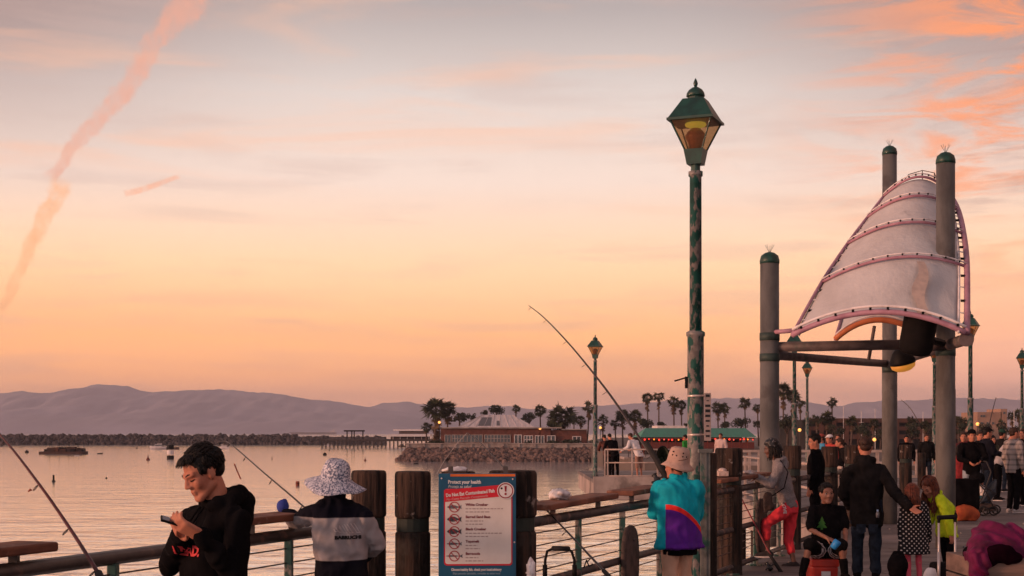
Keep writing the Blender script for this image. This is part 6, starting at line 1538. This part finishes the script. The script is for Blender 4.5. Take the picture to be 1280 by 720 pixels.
b = MB(); b.lathe([(.018, -.02), (.021, 0), (.021, .03), (.017, .045), (.010, .055)], c, 14); b.build('bottle_body', mat('clear_plastic', (.16, .15, .17), rough=.15, spec=.6), bt, True)
b = MB(); b.lathe([(.011, .053), (.011, .075)], c, 10); b.build('bottle_cap', mat('pale_blue_cap', (.35, .5, .75), rough=.5), bt)

# ------------------------------------------------------------------ girl in the dotted coat
Y = 16.6
def dots_mat():
    m, nt, b = base_mat('black_white_dots'); t = nt.new('ShaderNodeTexCoord'); sp = nt.new('ShaderNodeSeparateXYZ'); nt.link(t.outputs['Object'], sp.inputs[0])
    x, z = sp.outputs[0], sp.outputs[2]; s_ = 1/.055
    def cell(o):
        fx = nt.math('SUBTRACT', nt.math('FRACT', nt.math('ADD', nt.math('MULTIPLY', x, s_), o+50)), .5); fz = nt.math('SUBTRACT', nt.math('FRACT', nt.math('ADD', nt.math('MULTIPLY', z, s_), o+50)), .5)
        return nt.math('SQRT', nt.math('ADD', nt.math('MULTIPLY', fx, fx), nt.math('MULTIPLY', fz, fz)))
    d = nt.math('MINIMUM', cell(0), cell(.5)); nt.link(nt.mix(nt.smooth(d, .17, .12), (.010, .009, .011, 1), (.50, .44, .42, 1)), b.inputs['Base Color']); b.inputs['Roughness'].default_value = .85; b.inputs['Specular IOR Level'].default_value = .15
    return m
g = Fig('girl in a black coat with white dots and pink leggings seen from behind', PG(1142, Y), 1.12, 8, female=True)
g.set(hed=P(1140, 618, Y+.02)); g.J['sh0'] += g.r*.0; g.hs = .92; g.hy = -12; g.hp = 12
g.set(el0=P(1126, 658, Y), wr0=P(1127, 684, Y+.06), el1=P(1160, 655, Y+.02), wr1=P(1161, 676, Y+.12))
g.body(M_SKIN, .010); g.long_hair(M_HAIR_RED, .16, 170, 3)
g.top('dotted_coat', dots_mat(), bulk=1.22, hem=.40, fold=.008, ff=8, vox=.011, armbulk=1.2, flare=.085, seed=3)
g.pants('leggings', fab('pink_leggings', (.58, .085, .13), .8), bulk=.88, fold=.005, length=.97); g.shoes(F_BLACK)
# ------------------------------------------------------------------ girl in neon jacket
Y = 17.3
g = Fig('long haired girl in a neon yellow green jacket bending forward', PG(1186, Y), 1.48, 100, female=True, lean=.2)
g.set(pel=P(1184, 668, Y), wai=P(1183, 652, Y), che=P(1179, 633, Y), nek=P(1170, 617, Y), hed=P(1161.5, 609, Y-.02), sh0=P(1176, 625, Y-.13), el0=P(1185, 648, Y-.20), wr0=P(1189, 668, Y-.22), sh1=P(1172, 625, Y+.13), el1=P(1166, 644, Y+.16), wr1=P(1158, 660, Y+.12))
g.hy, g.hp = 122, 36; g.hs = 1.0
bo = g.body(M_SKIN, .010); g.face(bo, 'down'); g.long_hair(M_HAIR_RED, .34, 190, 5, fall=(-.10, -.12, -1), front=False)
g.top('neon_jacket', mat('neon_cloth', (.50, .62, .015), (.38, .52, .012), scale=7, rough=.7, spec=.2, blotch=((.22, .34, .01), 6, .56, .7)), bulk=1.12, hem=.03, fold=.010, ff=10, vox=.010, armbulk=1.15, seed=9, collar=True)
g.pants('trousers', F_BLACK, bulk=.85); g.shoes(F_BLACK)
# ------------------------------------------------------------------ man in black behind the piles
Y = 22.6
g = Fig('man all in black between the timber piles behind the seated boy', PG(1020, Y), 1.72, 70); g.hy, g.hp = 100, 12
bo = g.body(M_SKIN, .013); g.face(bo); g.short_hair(M_HAIR, 1.0, True, 9, 20, .011); g.top('jacket', F_BLACK, bulk=1.1, hem=.1, fold=.009, vox=.015, seed=1, collar=True); g.pants('trousers', F_BLACK); g.shoes(F_BLACK)
# ------------------------------------------------------------------ the crowd farther down the pier
GRP = None
def simple(label, px, Y, h, yaw, topm, legm, skin=M_SKIN, hair=M_HAIR, hat=None, arms=None, lean=0, side=0, hyaw=None, hpitch=4, bulk=1.08, hem=.1, legn='trousers', topn='jacket', length=1.0, z=0, shoes=F_BLACK, base=None, long_=False, vox=.017, female=False, sleeve=1.0):
    g = Fig(label, base if base is not None else PG(px, Y, z), h, yaw, None, lean=lean, side=side, female=female)
    g.hy = yaw if hyaw is None else hyaw; g.hp = hpitch
    for k_, v in (arms or {}).items(): g.J[k_] = g.L(*v)
    bo = g.body(skin, vox*.9); 
    if abs(((g.hy+180) % 360)-180) > 60: g.face(bo, lips=False)
    if long_: g.long_hair(hair, .26, 60, int(px))
    else: g.short_hair(hair, 1.0, True, int(px), 8, vox*.8)
    g.top(topn, topm, sleeve=sleeve, bulk=bulk, hem=hem, fold=.010, ff=7, vox=vox, seed=px, collar=True, armbulk=1.1)
    g.pants(legn, legm, length=length, fold=.008, vox=vox); g.shoes(shoes, vox=vox*.8)
    if hat:
        b = MB()
        if hat[0] == 'cap': b.ell(g.hd(0, -.02, .075), (.088*g.hs, .105*g.hs, .068*g.hs), g.head_mat()); b.cap(g.hd(-.03, .08, .07), g.hd(.03, .08, .07), .012, .012); b.cap(g.hd(-.04, .10, .068), g.hd(.04, .10, .068), .011); b.cap(g.hd(-.03, .135, .06), g.hd(.03, .135, .06), .010)
        else: b.ell(g.hd(0, -.02, .075), (.092*g.hs, .108*g.hs, .085*g.hs), g.head_mat())
        remesh(b, 'cap' if hat[0] == 'cap' else 'beanie', hat[1], g.t, .011, 2)
    return g
def plaid():
    m, nt, b = base_mat('grey_plaid_cloth'); t = nt.new('ShaderNodeTexCoord'); sp = nt.new('ShaderNodeSeparateXYZ'); nt.link(t.outputs['Object'], sp.inputs[0])
    def st(v, s_, w0): return nt.smooth(nt.math('ABSOLUTE', nt.math('SUBTRACT', nt.math('FRACT', nt.math('ADD', nt.math('MULTIPLY', v, s_), 50.0)), .5)), w0, w0-.08)
    hx_ = nt.math('ADD', sp.outputs[0], sp.outputs[1])
    k_ = nt.math('ADD', nt.math('MULTIPLY', st(hx_, 9, .22), .5), nt.math('MULTIPLY', st(sp.outputs[2], 9, .22), .5))
    nt.link(nt.mix(k_, (.32, .265, .25, 1), (.085, .075, .08, 1)), b.inputs['Base Color']); b.inputs['Roughness'].default_value = .9
    return m
simple('man in a grey plaid jacket and black trousers standing at the right picture edge', 1267, 31, 1.86, -72, plaid(), F_BLACK, hair=M_HAIR_BR, shoes=mat('pale_trainer', (.40, .34, .33), rough=.7), hyaw=-80, hpitch=-4)
simple('man in black cap and black jacket with light blue jeans', 1214.5, 30.5, 1.80, 176, F_BLACK, F_LJEANS, hat=('cap', F_BLACK), arms={'el0': (-.27, .1, 1.16), 'wr0': (-.12, .28, 1.12), 'el1': (.27, .1, 1.16), 'wr1': (.12, .28, 1.10)})
simple('man in a navy jacket facing right beside the man in the black cap', 1233, 33.5, 1.86, -85, F_NAVY, F_JEANS, hair=M_HAIR, hat=('cap', F_CHAR), hyaw=-88, arms={'el1': (.22, .10, 1.2), 'wr1': (.1, .38, 1.15)}, bulk=1.2)
simple('stooping man in a pale grey jacket behind the man in plaid', 1247, 36.5, 1.78, -120, mat('pale_grey_cloth', (.40, .36, .37), (.28, .25, .26), rough=.9), F_BLACK, lean=.28, hpitch=35, arms={'el0': (-.2, .35, 1.1), 'wr0': (-.12, .55, .95), 'el1': (.2, .35, 1.1), 'wr1': (.12, .55, .95)})
simple('person with brown hair partly hidden behind the man in the black cap', 1204.5, 35, 1.76, 160, mat('dark_red_check', (.10, .02, .025), (.03, .012, .014), scale=25, rough=.9), F_JEANS, hair=M_HAIR_BR)
simple('person in dark clothes between the black cap and the navy jacket', 1224, 37.5, 1.78, 190, F_CHAR, F_NAVY, hair=M_HAIR_BR)
simple('dark haired woman in a red jacket close by the right canopy column', 1199, 32.5, 1.45, 190, mat('crimson_cloth', (.30, .025, .03), (.16, .02, .02), scale=9, rough=.9), F_BLACK, hair=M_HAIR, long_=True, female=True)
simple('man at the right picture edge half cut off behind the man in plaid', 1281, 34, 1.84, 100, F_CHAR, F_BLACK, hair=M_HAIR_BR)
simple('man in a maroon jacket deep in the crowd left of the black cap', 1208.5, 40, 1.76, 120, mat('maroon_cloth', (.12, .015, .02), (.06, .01, .012), rough=.9), F_JEANS, hair=M_HAIR_BR)
simple('woman with long dark hair in an olive coat behind the navy jacket', 1240, 39, 1.66, 200, mat('olive_cloth', (.07, .06, .035), (.04, .035, .022), rough=.9), F_BLACK, hair=M_HAIR, long_=True, female=True)
simple('man in a dark green knitted cap behind the stooping man', 1252, 42, 1.82, -60, F_CHAR, F_JEANS, hat=('beanie', mat('dark_green_knit', (.015, .05, .035), rough=.95)))
simple('woman in a grey coat far behind between the cap and the navy jacket', 1228.5, 44, 1.68, 170, mat('mid_grey_cloth', (.16, .14, .14), (.1, .09, .09), rough=.9), F_BLACK, hair=M_HAIR_BR, long_=True, female=True)
simple('person in dark coat in the gap right of the man in black', 1048, 43, 1.70, 150, F_CHAR, F_BLACK, hair=M_HAIR_BR)
simple('man in a bright blue shirt seen over the timber piles', 1027, 38, 1.70, 90, mat('bright_blue_cloth', (.06, .26, .42), (.04, .2, .34), rough=.9), F_JEANS, hair=M_HAIR_BR, hat=('cap', mat('red_brown_cap', (.25, .05, .04), rough=.9)))
simple('man in red shirt and white cap seen over the timber piles', 1037.5, 39, 1.68, 120, mat('red_cloth', (.42, .05, .04), (.34, .04, .03), rough=.9), F_JEANS, hat=('cap', F_WHITE))
simple('man in dark clothes with face turned left beyond the pile behind the seated boy', 1019.5, 41, 1.72, 95, F_BLACK, F_BLACK, hair=M_HAIR_BR)
simple('person in dark clothes leaning forward left of the man in the dark jacket', 1067, 33, 1.62, 80, F_CHAR, F_BLACK, lean=.25, hair=M_HAIR_BR)
simple('person in dark clothes seen behind the rear column of the canopy', 1133, 46, 1.66, 170, F_BLACK, F_BLACK)
simple('person in a dark coat standing by the pale balusters', 1158, 47, 1.7, 180, F_CHAR, F_JEANS, hair=M_HAIR_BR)
simple('man in a white shirt and tan shorts leaning on the far landing railing', 799, 55, 1.72, 35, F_WHITE, mat('tan_shorts', (.30, .17, .13), (.24, .13, .1), rough=.9), hair=M_HAIR_BR, lean=.28, side=-.10, hyaw=60, hpitch=20, length=.58, legn='shorts', topn='shirt', bulk=1.15, arms={'el0': (-.42, .18, 1.22), 'wr0': (-.55, .42, 1.08), 'el1': (.3, .42, 1.16), 'wr1': (.1, .62, 1.12)}, vox=.02)
simple('person in black bending over the left end of the far landing railing', 769, 55.6, 1.70, 20, F_BLACK, F_BLACK, lean=.42, hpitch=30, arms={'el0': (-.28, .45, 1.15), 'wr0': (-.2, .65, 1.1), 'el1': (.28, .45, 1.15), 'wr1': (.2, .65, 1.1)}, vox=.02)
simple('person in brown leaning beside the one in black on the far landing', 759.5, 56.2, 1.66, 10, mat('brown_red_cloth', (.10, .03, .022), (.05, .02, .016), rough=.9), F_BLACK, lean=.42, hpitch=30, arms={'el0': (-.28, .45, 1.15), 'wr0': (-.2, .65, 1.1), 'el1': (.28, .45, 1.15), 'wr1': (.2, .65, 1.1)}, vox=.02)
simple('person in a bright green top left of the tall lamp post', 857, 58.5, 1.66, 60, mat('bright_green_cloth', (.03, .30, .045), (.02, .22, .03), rough=.9), F_BLACK, vox=.02)
simple('person in a pale pink top on the deck right of the notice strip', 901, 62, 1.72, 150, mat('pale_pink_cloth', (.55, .40, .38), (.45, .32, .3), rough=.9), F_TAN, hair=M_HAIR_BR, vox=.022)

# ------------------------------------------------------------------ stroller and bags
Y = 30; kq = Y/FPX
st = thing('baby_stroller', 'dark baby stroller with six small wheels standing before the man in the black cap', 'stroller', PG(1230, Y))
M_ST = mat('stroller_frame', (.03, .026, .027), rough=.4, metal=.3)
def wheel(px, Yw, r):
    c = PG(px, Yw, r); t = MB(); t.tube([c+Vector((math.cos(a)*r*.86, 0, math.sin(a)*r*.86)) for a in [2*math.pi*q/18 for q in range(19)]], r*.15, 7, caps=False); w_ = t.build('wheel', M_RUBBER, st, True)
    t = MB()
    for q in range(5): a = q*1.257; t.tube([c, c+Vector((math.cos(a)*r*.8, 0, math.sin(a)*r*.8))], r*.06, 4)
    t.ell(c, r*.2, n=8, m=6); t.build('rim', M_STEEL, w_)
for px, dy in ((1219, 0), (1229, -.1), (1242, 0), (1222, .5), (1233, .45), (1245, .5)): wheel(px, Y+dy, .105)
b = MB()
for dy in (0, .48):
    o = Vector((0, dy, 0)); 
    b.tube([PG(1219, Y, .14)+o, P(1228, 622, Y)+o, P(1239, 590, Y)+o, P(1233, 577, Y)+o], .014, 6); b.tube([PG(1243, Y, .14)+o, P(1233, 615, Y)+o, P(1222, 603, Y)+o], .014, 6); b.tube([PG(1219, Y, .16)+o, PG(1244, Y, .16)+o], .014, 6); b.tube([P(1222, 603, Y)+o, P(1246, 618, Y)+o], .012, 6)
b.tube([P(1233, 577, Y), P(1233, 577, Y)+Vector((0, .48, 0))], .018, 6); b.build('frame', M_ST, st, True)
b = MB(); b.loft([(P(1224, 627, Y+.24), Vector((1, 0, 0)), Vector((0, 1, 0)), .20, .20), (P(1231, 622, Y+.24), Vector((1, 0, .3)), Vector((0, 1, 0)), .22, .21), (P(1240, 606, Y+.24), Vector((.5, 0, .8)), Vector((0, 1, 0)), .16, .2)]); remesh(b, 'seat', mat('stroller_cloth', (.05, .06, .075), (.03, .03, .035), rough=.9), st, .02, 3, .008)
b = MB(); b.ell(P(1221, 598, Y+.24), (.16, .24, .14)); b.ell(P(1217, 604, Y+.24), (.10, .22, .14)); remesh(b, 'canopy_hood', F_BLACK, st, .02, 3, .006)
b = MB(); b.box(P(1231, 634, Y+.24), (.36, .36, .14)); remesh(b, 'basket', mat('stroller_basket', (.07, .045, .04), (.03, .022, .02), rough=.9), st, .02, 2, .01)
g = Fig('small child in a pale top sitting in the baby stroller', P(1230, 655, Y+.2), .82, 120)
g.set(pel=P(1230, 622, Y+.2), wai=P(1229, 617, Y+.2), che=P(1228, 611, Y+.2), nek=P(1226.5, 606, Y+.2), hed=P(1226, 601, Y+.2), sh0=P(1226, 608, Y+.1), sh1=P(1229, 608, Y+.3), el0=P(1227, 614, Y+.05), wr0=P(1223, 617, Y+.1), el1=P(1230, 614, Y+.33), wr1=P(1225, 617, Y+.3),
      hp0=P(1229, 622, Y+.14), kn0=P(1222, 621, Y+.12), an0=P(1219, 628, Y+.12), hp1=P(1229, 622, Y+.26), kn1=P(1222, 621, Y+.28), an1=P(1219, 628, Y+.28))
g.hs = .72; g.hp = 10; bo = g.body(M_SKIN, .014); g.face(bo, lips=False); g.short_hair(M_HAIR_BR, 1, True, 2, 6, .012); g.top('shirt', F_WHITE, bulk=1.0, fold=.004, vox=.014); g.pants('trousers', mat('teal_cloth', (.05, .14, .17), rough=.9), vox=.014, fold=.004)
b = MB(); b.box(P(1205, 618, 28.5), (.52, .35, .62)); b.ell(P(1205, 606, 28.5), (.25, .16, .12)); b.cap(P(1199, 602, 28.5), P(1210, 602, 28.5), .03); o = remesh(b, 'black_rucksack', F_BLACK, None, .025, 4, .02, 4); o.name = 'rucksack'
cc = P(1205, 628, 28.5); [setattr(v, 'co', v.co-cc) for v in o.data.vertices]; o.location = cc; tag(o, 'tall black bag standing on the orange bag right of the canopy column', 'bag')
b = MB(); c = PG(1206, 28.3); b.ell(c+UP*.15, (.24, .2, .17)); b.ell(c+UP*.12+Vector((.12, 0, 0)), (.17, .18, .13)); b.box(c+UP*.1, (.4, .3, .18)); o = remesh(b, 'orange_bag', mat('orange_bag_cloth', (.42, .085, .025), (.28, .05, .02), scale=6, rough=.8), None, .022, 4, .02, 5)
[setattr(v, 'co', v.co-c) for v in o.data.vertices]; o.location = c; tag(o, 'crumpled orange bag on the deck left of the stroller wheels', 'bag')
# far rods over the crowd
rod('far fishing rod rising behind the man in the navy jacket', [P(1234, 545, 40), P(1239, 520, 40.2), P(1245, 497, 40.5)], .018, .008, None, guides=3, handle=.3)
rod('far fishing rod slanting left beside the rear canopy column', [P(1152, 535, 45), P(1139, 512, 45.2), P(1127, 500, 45.5)], .016, .007, None, guides=3, handle=.3)
# ------------------------------------------------------------------ trolley handle, white roll, round black bag, coat on box
Y = 13.0
th = thing('luggage_trolley', 'silver telescopic trolley handle with black grip in front of the girl in neon', 'trolley', PG(1184, Y))
M_ALU = mat('silver_tube', (.52, .45, .44), (.42, .36, .35), rough=.35, metal=.5)
for px in (1173.5, 1194):
    b = MB(); b.tube([PG(px, Y, .32), P(px, 650, Y)], .0105, 10); b.tube([PG(px, Y, .32), P(px, 690, Y)], .014, 10); b.build('handle_tube', M_ALU, th, True)
b = MB(); a, c = P(1173.5, 647, Y), P(1194, 646, Y); b.cap(a, c, .022, .022); b.cap(a, a-UP*.04, .017, .015); b.cap(c, c-UP*.04, .017, .015); remesh(b, 'grip', M_BLACK, th, .006, 2)
b = MB(); b.box(PG(1184, Y+.09, .34), (.30, .16, .44)); b.build('case_body', F_CHAR, th, False, .03)
for px in (1176, 1192):
    b = MB(); c = PG(px, Y+.05, .05); b.tube([c-Vector((.015, 0, 0)), c+Vector((.015, 0, 0))], .05, 12); b.build('wheel', M_RUBBER, th)
def shift_build(b, name, m, c, label, cat, bevel=0, smooth=True):
    o = b.build(name, m, None, smooth, bevel); [setattr(v, 'co', v.co-Vector(c)) for v in o.data.vertices]; o.location = c; return tag(o, label, cat)
b = MB(); c = PG(1200, 12.2, EYE-(712-541)*12.2/FPX); b.lathe([(.030, -.10), (.072, -.10), (.075, -.02), (.075, .08), (.068, .085), (.030, .085), (.026, .0)], (0, 0, 0), 20); mt = Euler((R(-62), R(28), 0)).to_matrix(); b.v = [c+mt @ v for v in b.v]
shift_build(b, 'paper_roll', mat('white_paper', (.68, .63, .64), (.6, .55, .56), rough=.8), c, 'white paper roll leaning beside the silver trolley handle', 'paper roll')
b = MB(); c = PG(1163, 12.6, EYE-(722-541)*12.6/FPX); b.ell(c, (.06, .07, .09)); b.cap(c, c+Vector((.03, 0, .06)), .035, .02); o = remesh(b, 'white_pouch', F_WHITE, None, .008, 2, .006); [setattr(v, 'co', v.co-c) for v in o.data.vertices]; o.location = c; tag(o, 'white cloth pouch at the feet of the girl in dots', 'pouch')
b = MB(); c = PG(1122, 14.2, EYE-(707-541)*14.2/FPX); b.ell(c, (.105, .09, .115)); b.ell(c-UP*.08, (.09, .08, .05)); b.tube([c+Vector((-.07, 0, .08)), c+Vector((-.04, 0, .14)), c+Vector((.04, 0, .14)), c+Vector((.07, 0, .08))], .010, 6)
b.box(c-UP*.22, (.16, .13, .16)); o = remesh(b, 'round_bag', F_BLACK, None, .010, 3, .006); [setattr(v, 'co', v.co-c) for v in o.data.vertices]; o.location = c; tag(o, 'round black bag on the left of the girl in the dotted coat', 'bag')
Y = 11.0; kq = Y/FPX
bx0, bx1 = (1213-640)*kq, (1300-640)*kq; ztop = EYE-(697-541)*kq
wb = thing('wooden_crate', 'pale wooden crate in the right foreground under the magenta coat', 'crate', ((bx0+bx1)/2, Y+.3, 0))
M_CR = mat('crate_board', (.24, .15, .12), (.13, .085, .07), scale=4, stretch=(.3, 1, 3), rough=.85, bump=.4, detail=6)
for q in range(5):
    b = MB(); h = ztop/5; b.box(((bx0+bx1)/2, Y+.31, h*(q+.5)), (bx1-bx0, .62, h-.014)); b.build('side_board', M_CR, wb, False, .006)
b = MB(); b.box(((bx0+bx1)/2, Y+.31, ztop/2), (bx1-bx0-.03, .59, ztop-.02)); b.build('inner_box', M_DARK, wb)
for px in (bx0+.03, bx1-.03): b = MB(); b.box((px, Y-.012, ztop/2), (.05, .024, ztop-.02)); b.build('corner_post', M_CR, wb)
b = MB(); 
for (px, py, dy, rx, ry, rz) in ((1243, 684, .25, .22, .22, .17), (1226, 690, .12, .12, .16, .14), (1262, 678, .3, .17, .2, .16), (1240, 668, .3, .16, .16, .11), (1272, 692, .2, .14, .2, .11), (1221, 705, .0, .075, .07, .15), (1228, 706, -.02, .07, .05, .12)):
    b.ell(P(px, py, Y+dy), (rx, ry, rz))
M_MAG = mat('magenta_velour', (.14, .005, .055), (.06, .003, .024), scale=8, rough=.75, spec=.25, bump=.2, bscale=90, bdist=.003)
c = P(1243, 697, Y+.2); o = remesh(b, 'magenta_coat', M_MAG, None, .010, 30)
dd = []
for v in o.data.vertices:                      # swags hanging round a dark hood opening
    q = v.co-P(1246, 694, Y+.05); rr = math.hypot(q.x, q.z*1.15); ang = math.atan2(q.z, q.x)
    q = v.co-P(1240, 690, Y+.05); rr = math.hypot(q.x, q.z*1.15); ang = math.atan2(q.z, q.x)
    dd.append(.012*math.sin(rr*75+1.6*math.sin(ang*1.5)+noise.noise(v.co*5)*2.0)*min(1, rr*6)+.020*noise.noise(v.co*4.5)+.006*noise.noise(v.co*16))
nn = [v.normal.copy() for v in o.data.vertices]
for v, n_, d_ in zip(o.data.vertices, nn, dd): v.co += n_*d_
[setattr(v, 'co', v.co-c) for v in o.data.vertices]; o.location = c; tag(o, 'magenta velour coat bundled on top of the wooden crate', 'coat')
b = MB(); c = P(1249, 693, Y+.0); b.ell(c, (.13, .06, .075)); b.ell(c+Vector((.09, .01, -.03)), (.09, .05, .05)); b.ell(c+Vector((-.06, .0, -.03)), (.06, .05, .07)); o = remesh(b, 'opening_shade', mat('opening_shade_plum', (.010, .0015, .005), (.006, .001, .003), rough=1, spec=.02), None, .010, 3, .014, 9); [setattr(v, 'co', v.co-c) for v in o.data.vertices]; o.location = c; o.parent = bpy.data.objects['magenta_coat']; o.location = c-bpy.data.objects['magenta_coat'].location; o.name = 'coat_opening_shade'  # near-black blob standing for the shade inside the coat's opening
b = MB(); c = P(1211, 692, Y+.2); b.ell(c, (.045, .05, .06)); b.ell(c-UP*.05, (.035, .05, .05)); o = remesh(b, 'black_cap_bundle', F_BLACK, None, .010, 2, .006); [setattr(v, 'co', v.co-c) for v in o.data.vertices]; o.location = c; tag(o, 'small black bundle tucked at the left side of the magenta coat', 'bundle'); o.name = 'cloth_bundle'
# ------------------------------------------------------------------ folding hand cart by the sign
Y = 9.5
hc_ = thing('hand_cart', 'black folding hand cart with looped handle right of the fish sign', 'cart', PG(699, Y))
b = MB(); a = [PG(681, Y, .12), P(681.5, 700, Y), P(684, 689, Y), P(692, 685.5, Y), P(706, 685.5, Y), P(714.5, 689, Y), P(718, 700, Y), PG(718.5, Y, .12)]
b.tube(a, .0095, 10); b.tube([PG(681, Y, .5), PG(718, Y, .5)], .008, 8); b.tube([PG(681, Y, .2), PG(718, Y, .2)], .008, 8); b.build('handle_loop', M_BLACK, hc_, True)
b = MB(); b.cap(P(692, 685.5, Y), P(710, 685.8, Y), .017, .017); b.build('grip', M_RUBBER, hc_, True)
b = MB(); b.tube([P(681.2, 722, Y), P(681.2, 706, Y)], .016, 10); b.tube([P(718.2, 722, Y), P(718.2, 706, Y)], .016, 10); b.build('latch_sleeve', M_BLACK, hc_, True)
b = MB(); b.box(PG(699.5, Y-.13, .11), (.24, .26, .02)); b.build('platform', M_BLACK, hc_)
for px in (676, 723): b = MB(); c = PG(px, Y+.03, .09); b.tube([c-Vector((.02, 0, 0)), c+Vector((.02, 0, 0))], .09, 16); b.build('wheel', M_RUBBER, hc_, True)
# ------------------------------------------------------------------ leaning rods
rod('red fishing rod leaning over the near rail at the far left', [P(131, 735, 7.2), P(120, 712, 7.3), P(85, 657, 7.6), P(45, 600, 7.9), P(0, 543, 8.3), P(-60, 480, 8.9)], .0125, .005, None, mats=mat('dark_red_rod_blank', (.085, .014, .014), (.04, .010, .010), scale=25, rough=.35), guides=5, handle=.12)
t = rod('thin black fishing rod leaning across the railing behind the fish sign', [P(768, 728, 10.4), P(745, 703, 10.7), P(713, 669, 11.1), P(668, 622, 11.7), P(632, 587, 12.2), P(600, 553, 12.7), P(584, 541, 12.9)], .0105, .003, None, guides=6, handle=.2)
b = MB(); b.tube([P(584, 541, 12.9), P(570, 556, 12.95), P(556, 575, 13.0), P(546, 592, 13.05)], .0022, 4); b.build('fishing_line', mat('pale_line', (.45, .38, .36), rough=.4), t)
b = MB(); c = P(733, 700, 11.0); b.tube([c, c+Vector((.02, 0, -.05)), c+Vector((.05, 0, -.03))], .006, 5); b.tube([c, c+Vector((-.02, 0, -.06))], .005, 5); b.build('lure', M_BLACK, t)
b = MB(); b.tube([P(293, 580, 9.9), P(297, 590, 10), P(301, 599, 10)], .005, 5); o = b.build('fishing_lure', mat('red_lure', (.3, .06, .04), rough=.5), None); tag(o, 'small reddish lure dangling right of the hair of the young man', 'lure')
b = MB(); q = [P(40, 613, 7.9), P(38, 612, 7.9), P(35, 615, 7.9)]; b.tube(q, [.003, .008, .003], 6); o = b.build('fishing_lure', mat('red_lure', (.3, .06, .04), rough=.5), None); tag(o, 'small reddish lure hanging on the red rod at the far left', 'lure')
b = MB()
for q in range(60):
    x = random.uniform(3, 12); yq = random.uniform(15, 28); 
    if x < X2(min(yq, 26))+.3: continue
    rock(b, Vector((x, yq, .012)), random.uniform(.010, .03), random)
tag(b.build('deck_litter', mat('litter_pale', (.4, .34, .32), (.12, .1, .1), scale=3, rough=.9)), kind='stuff')

bpy.data.scenes.remove(SCRATCH)
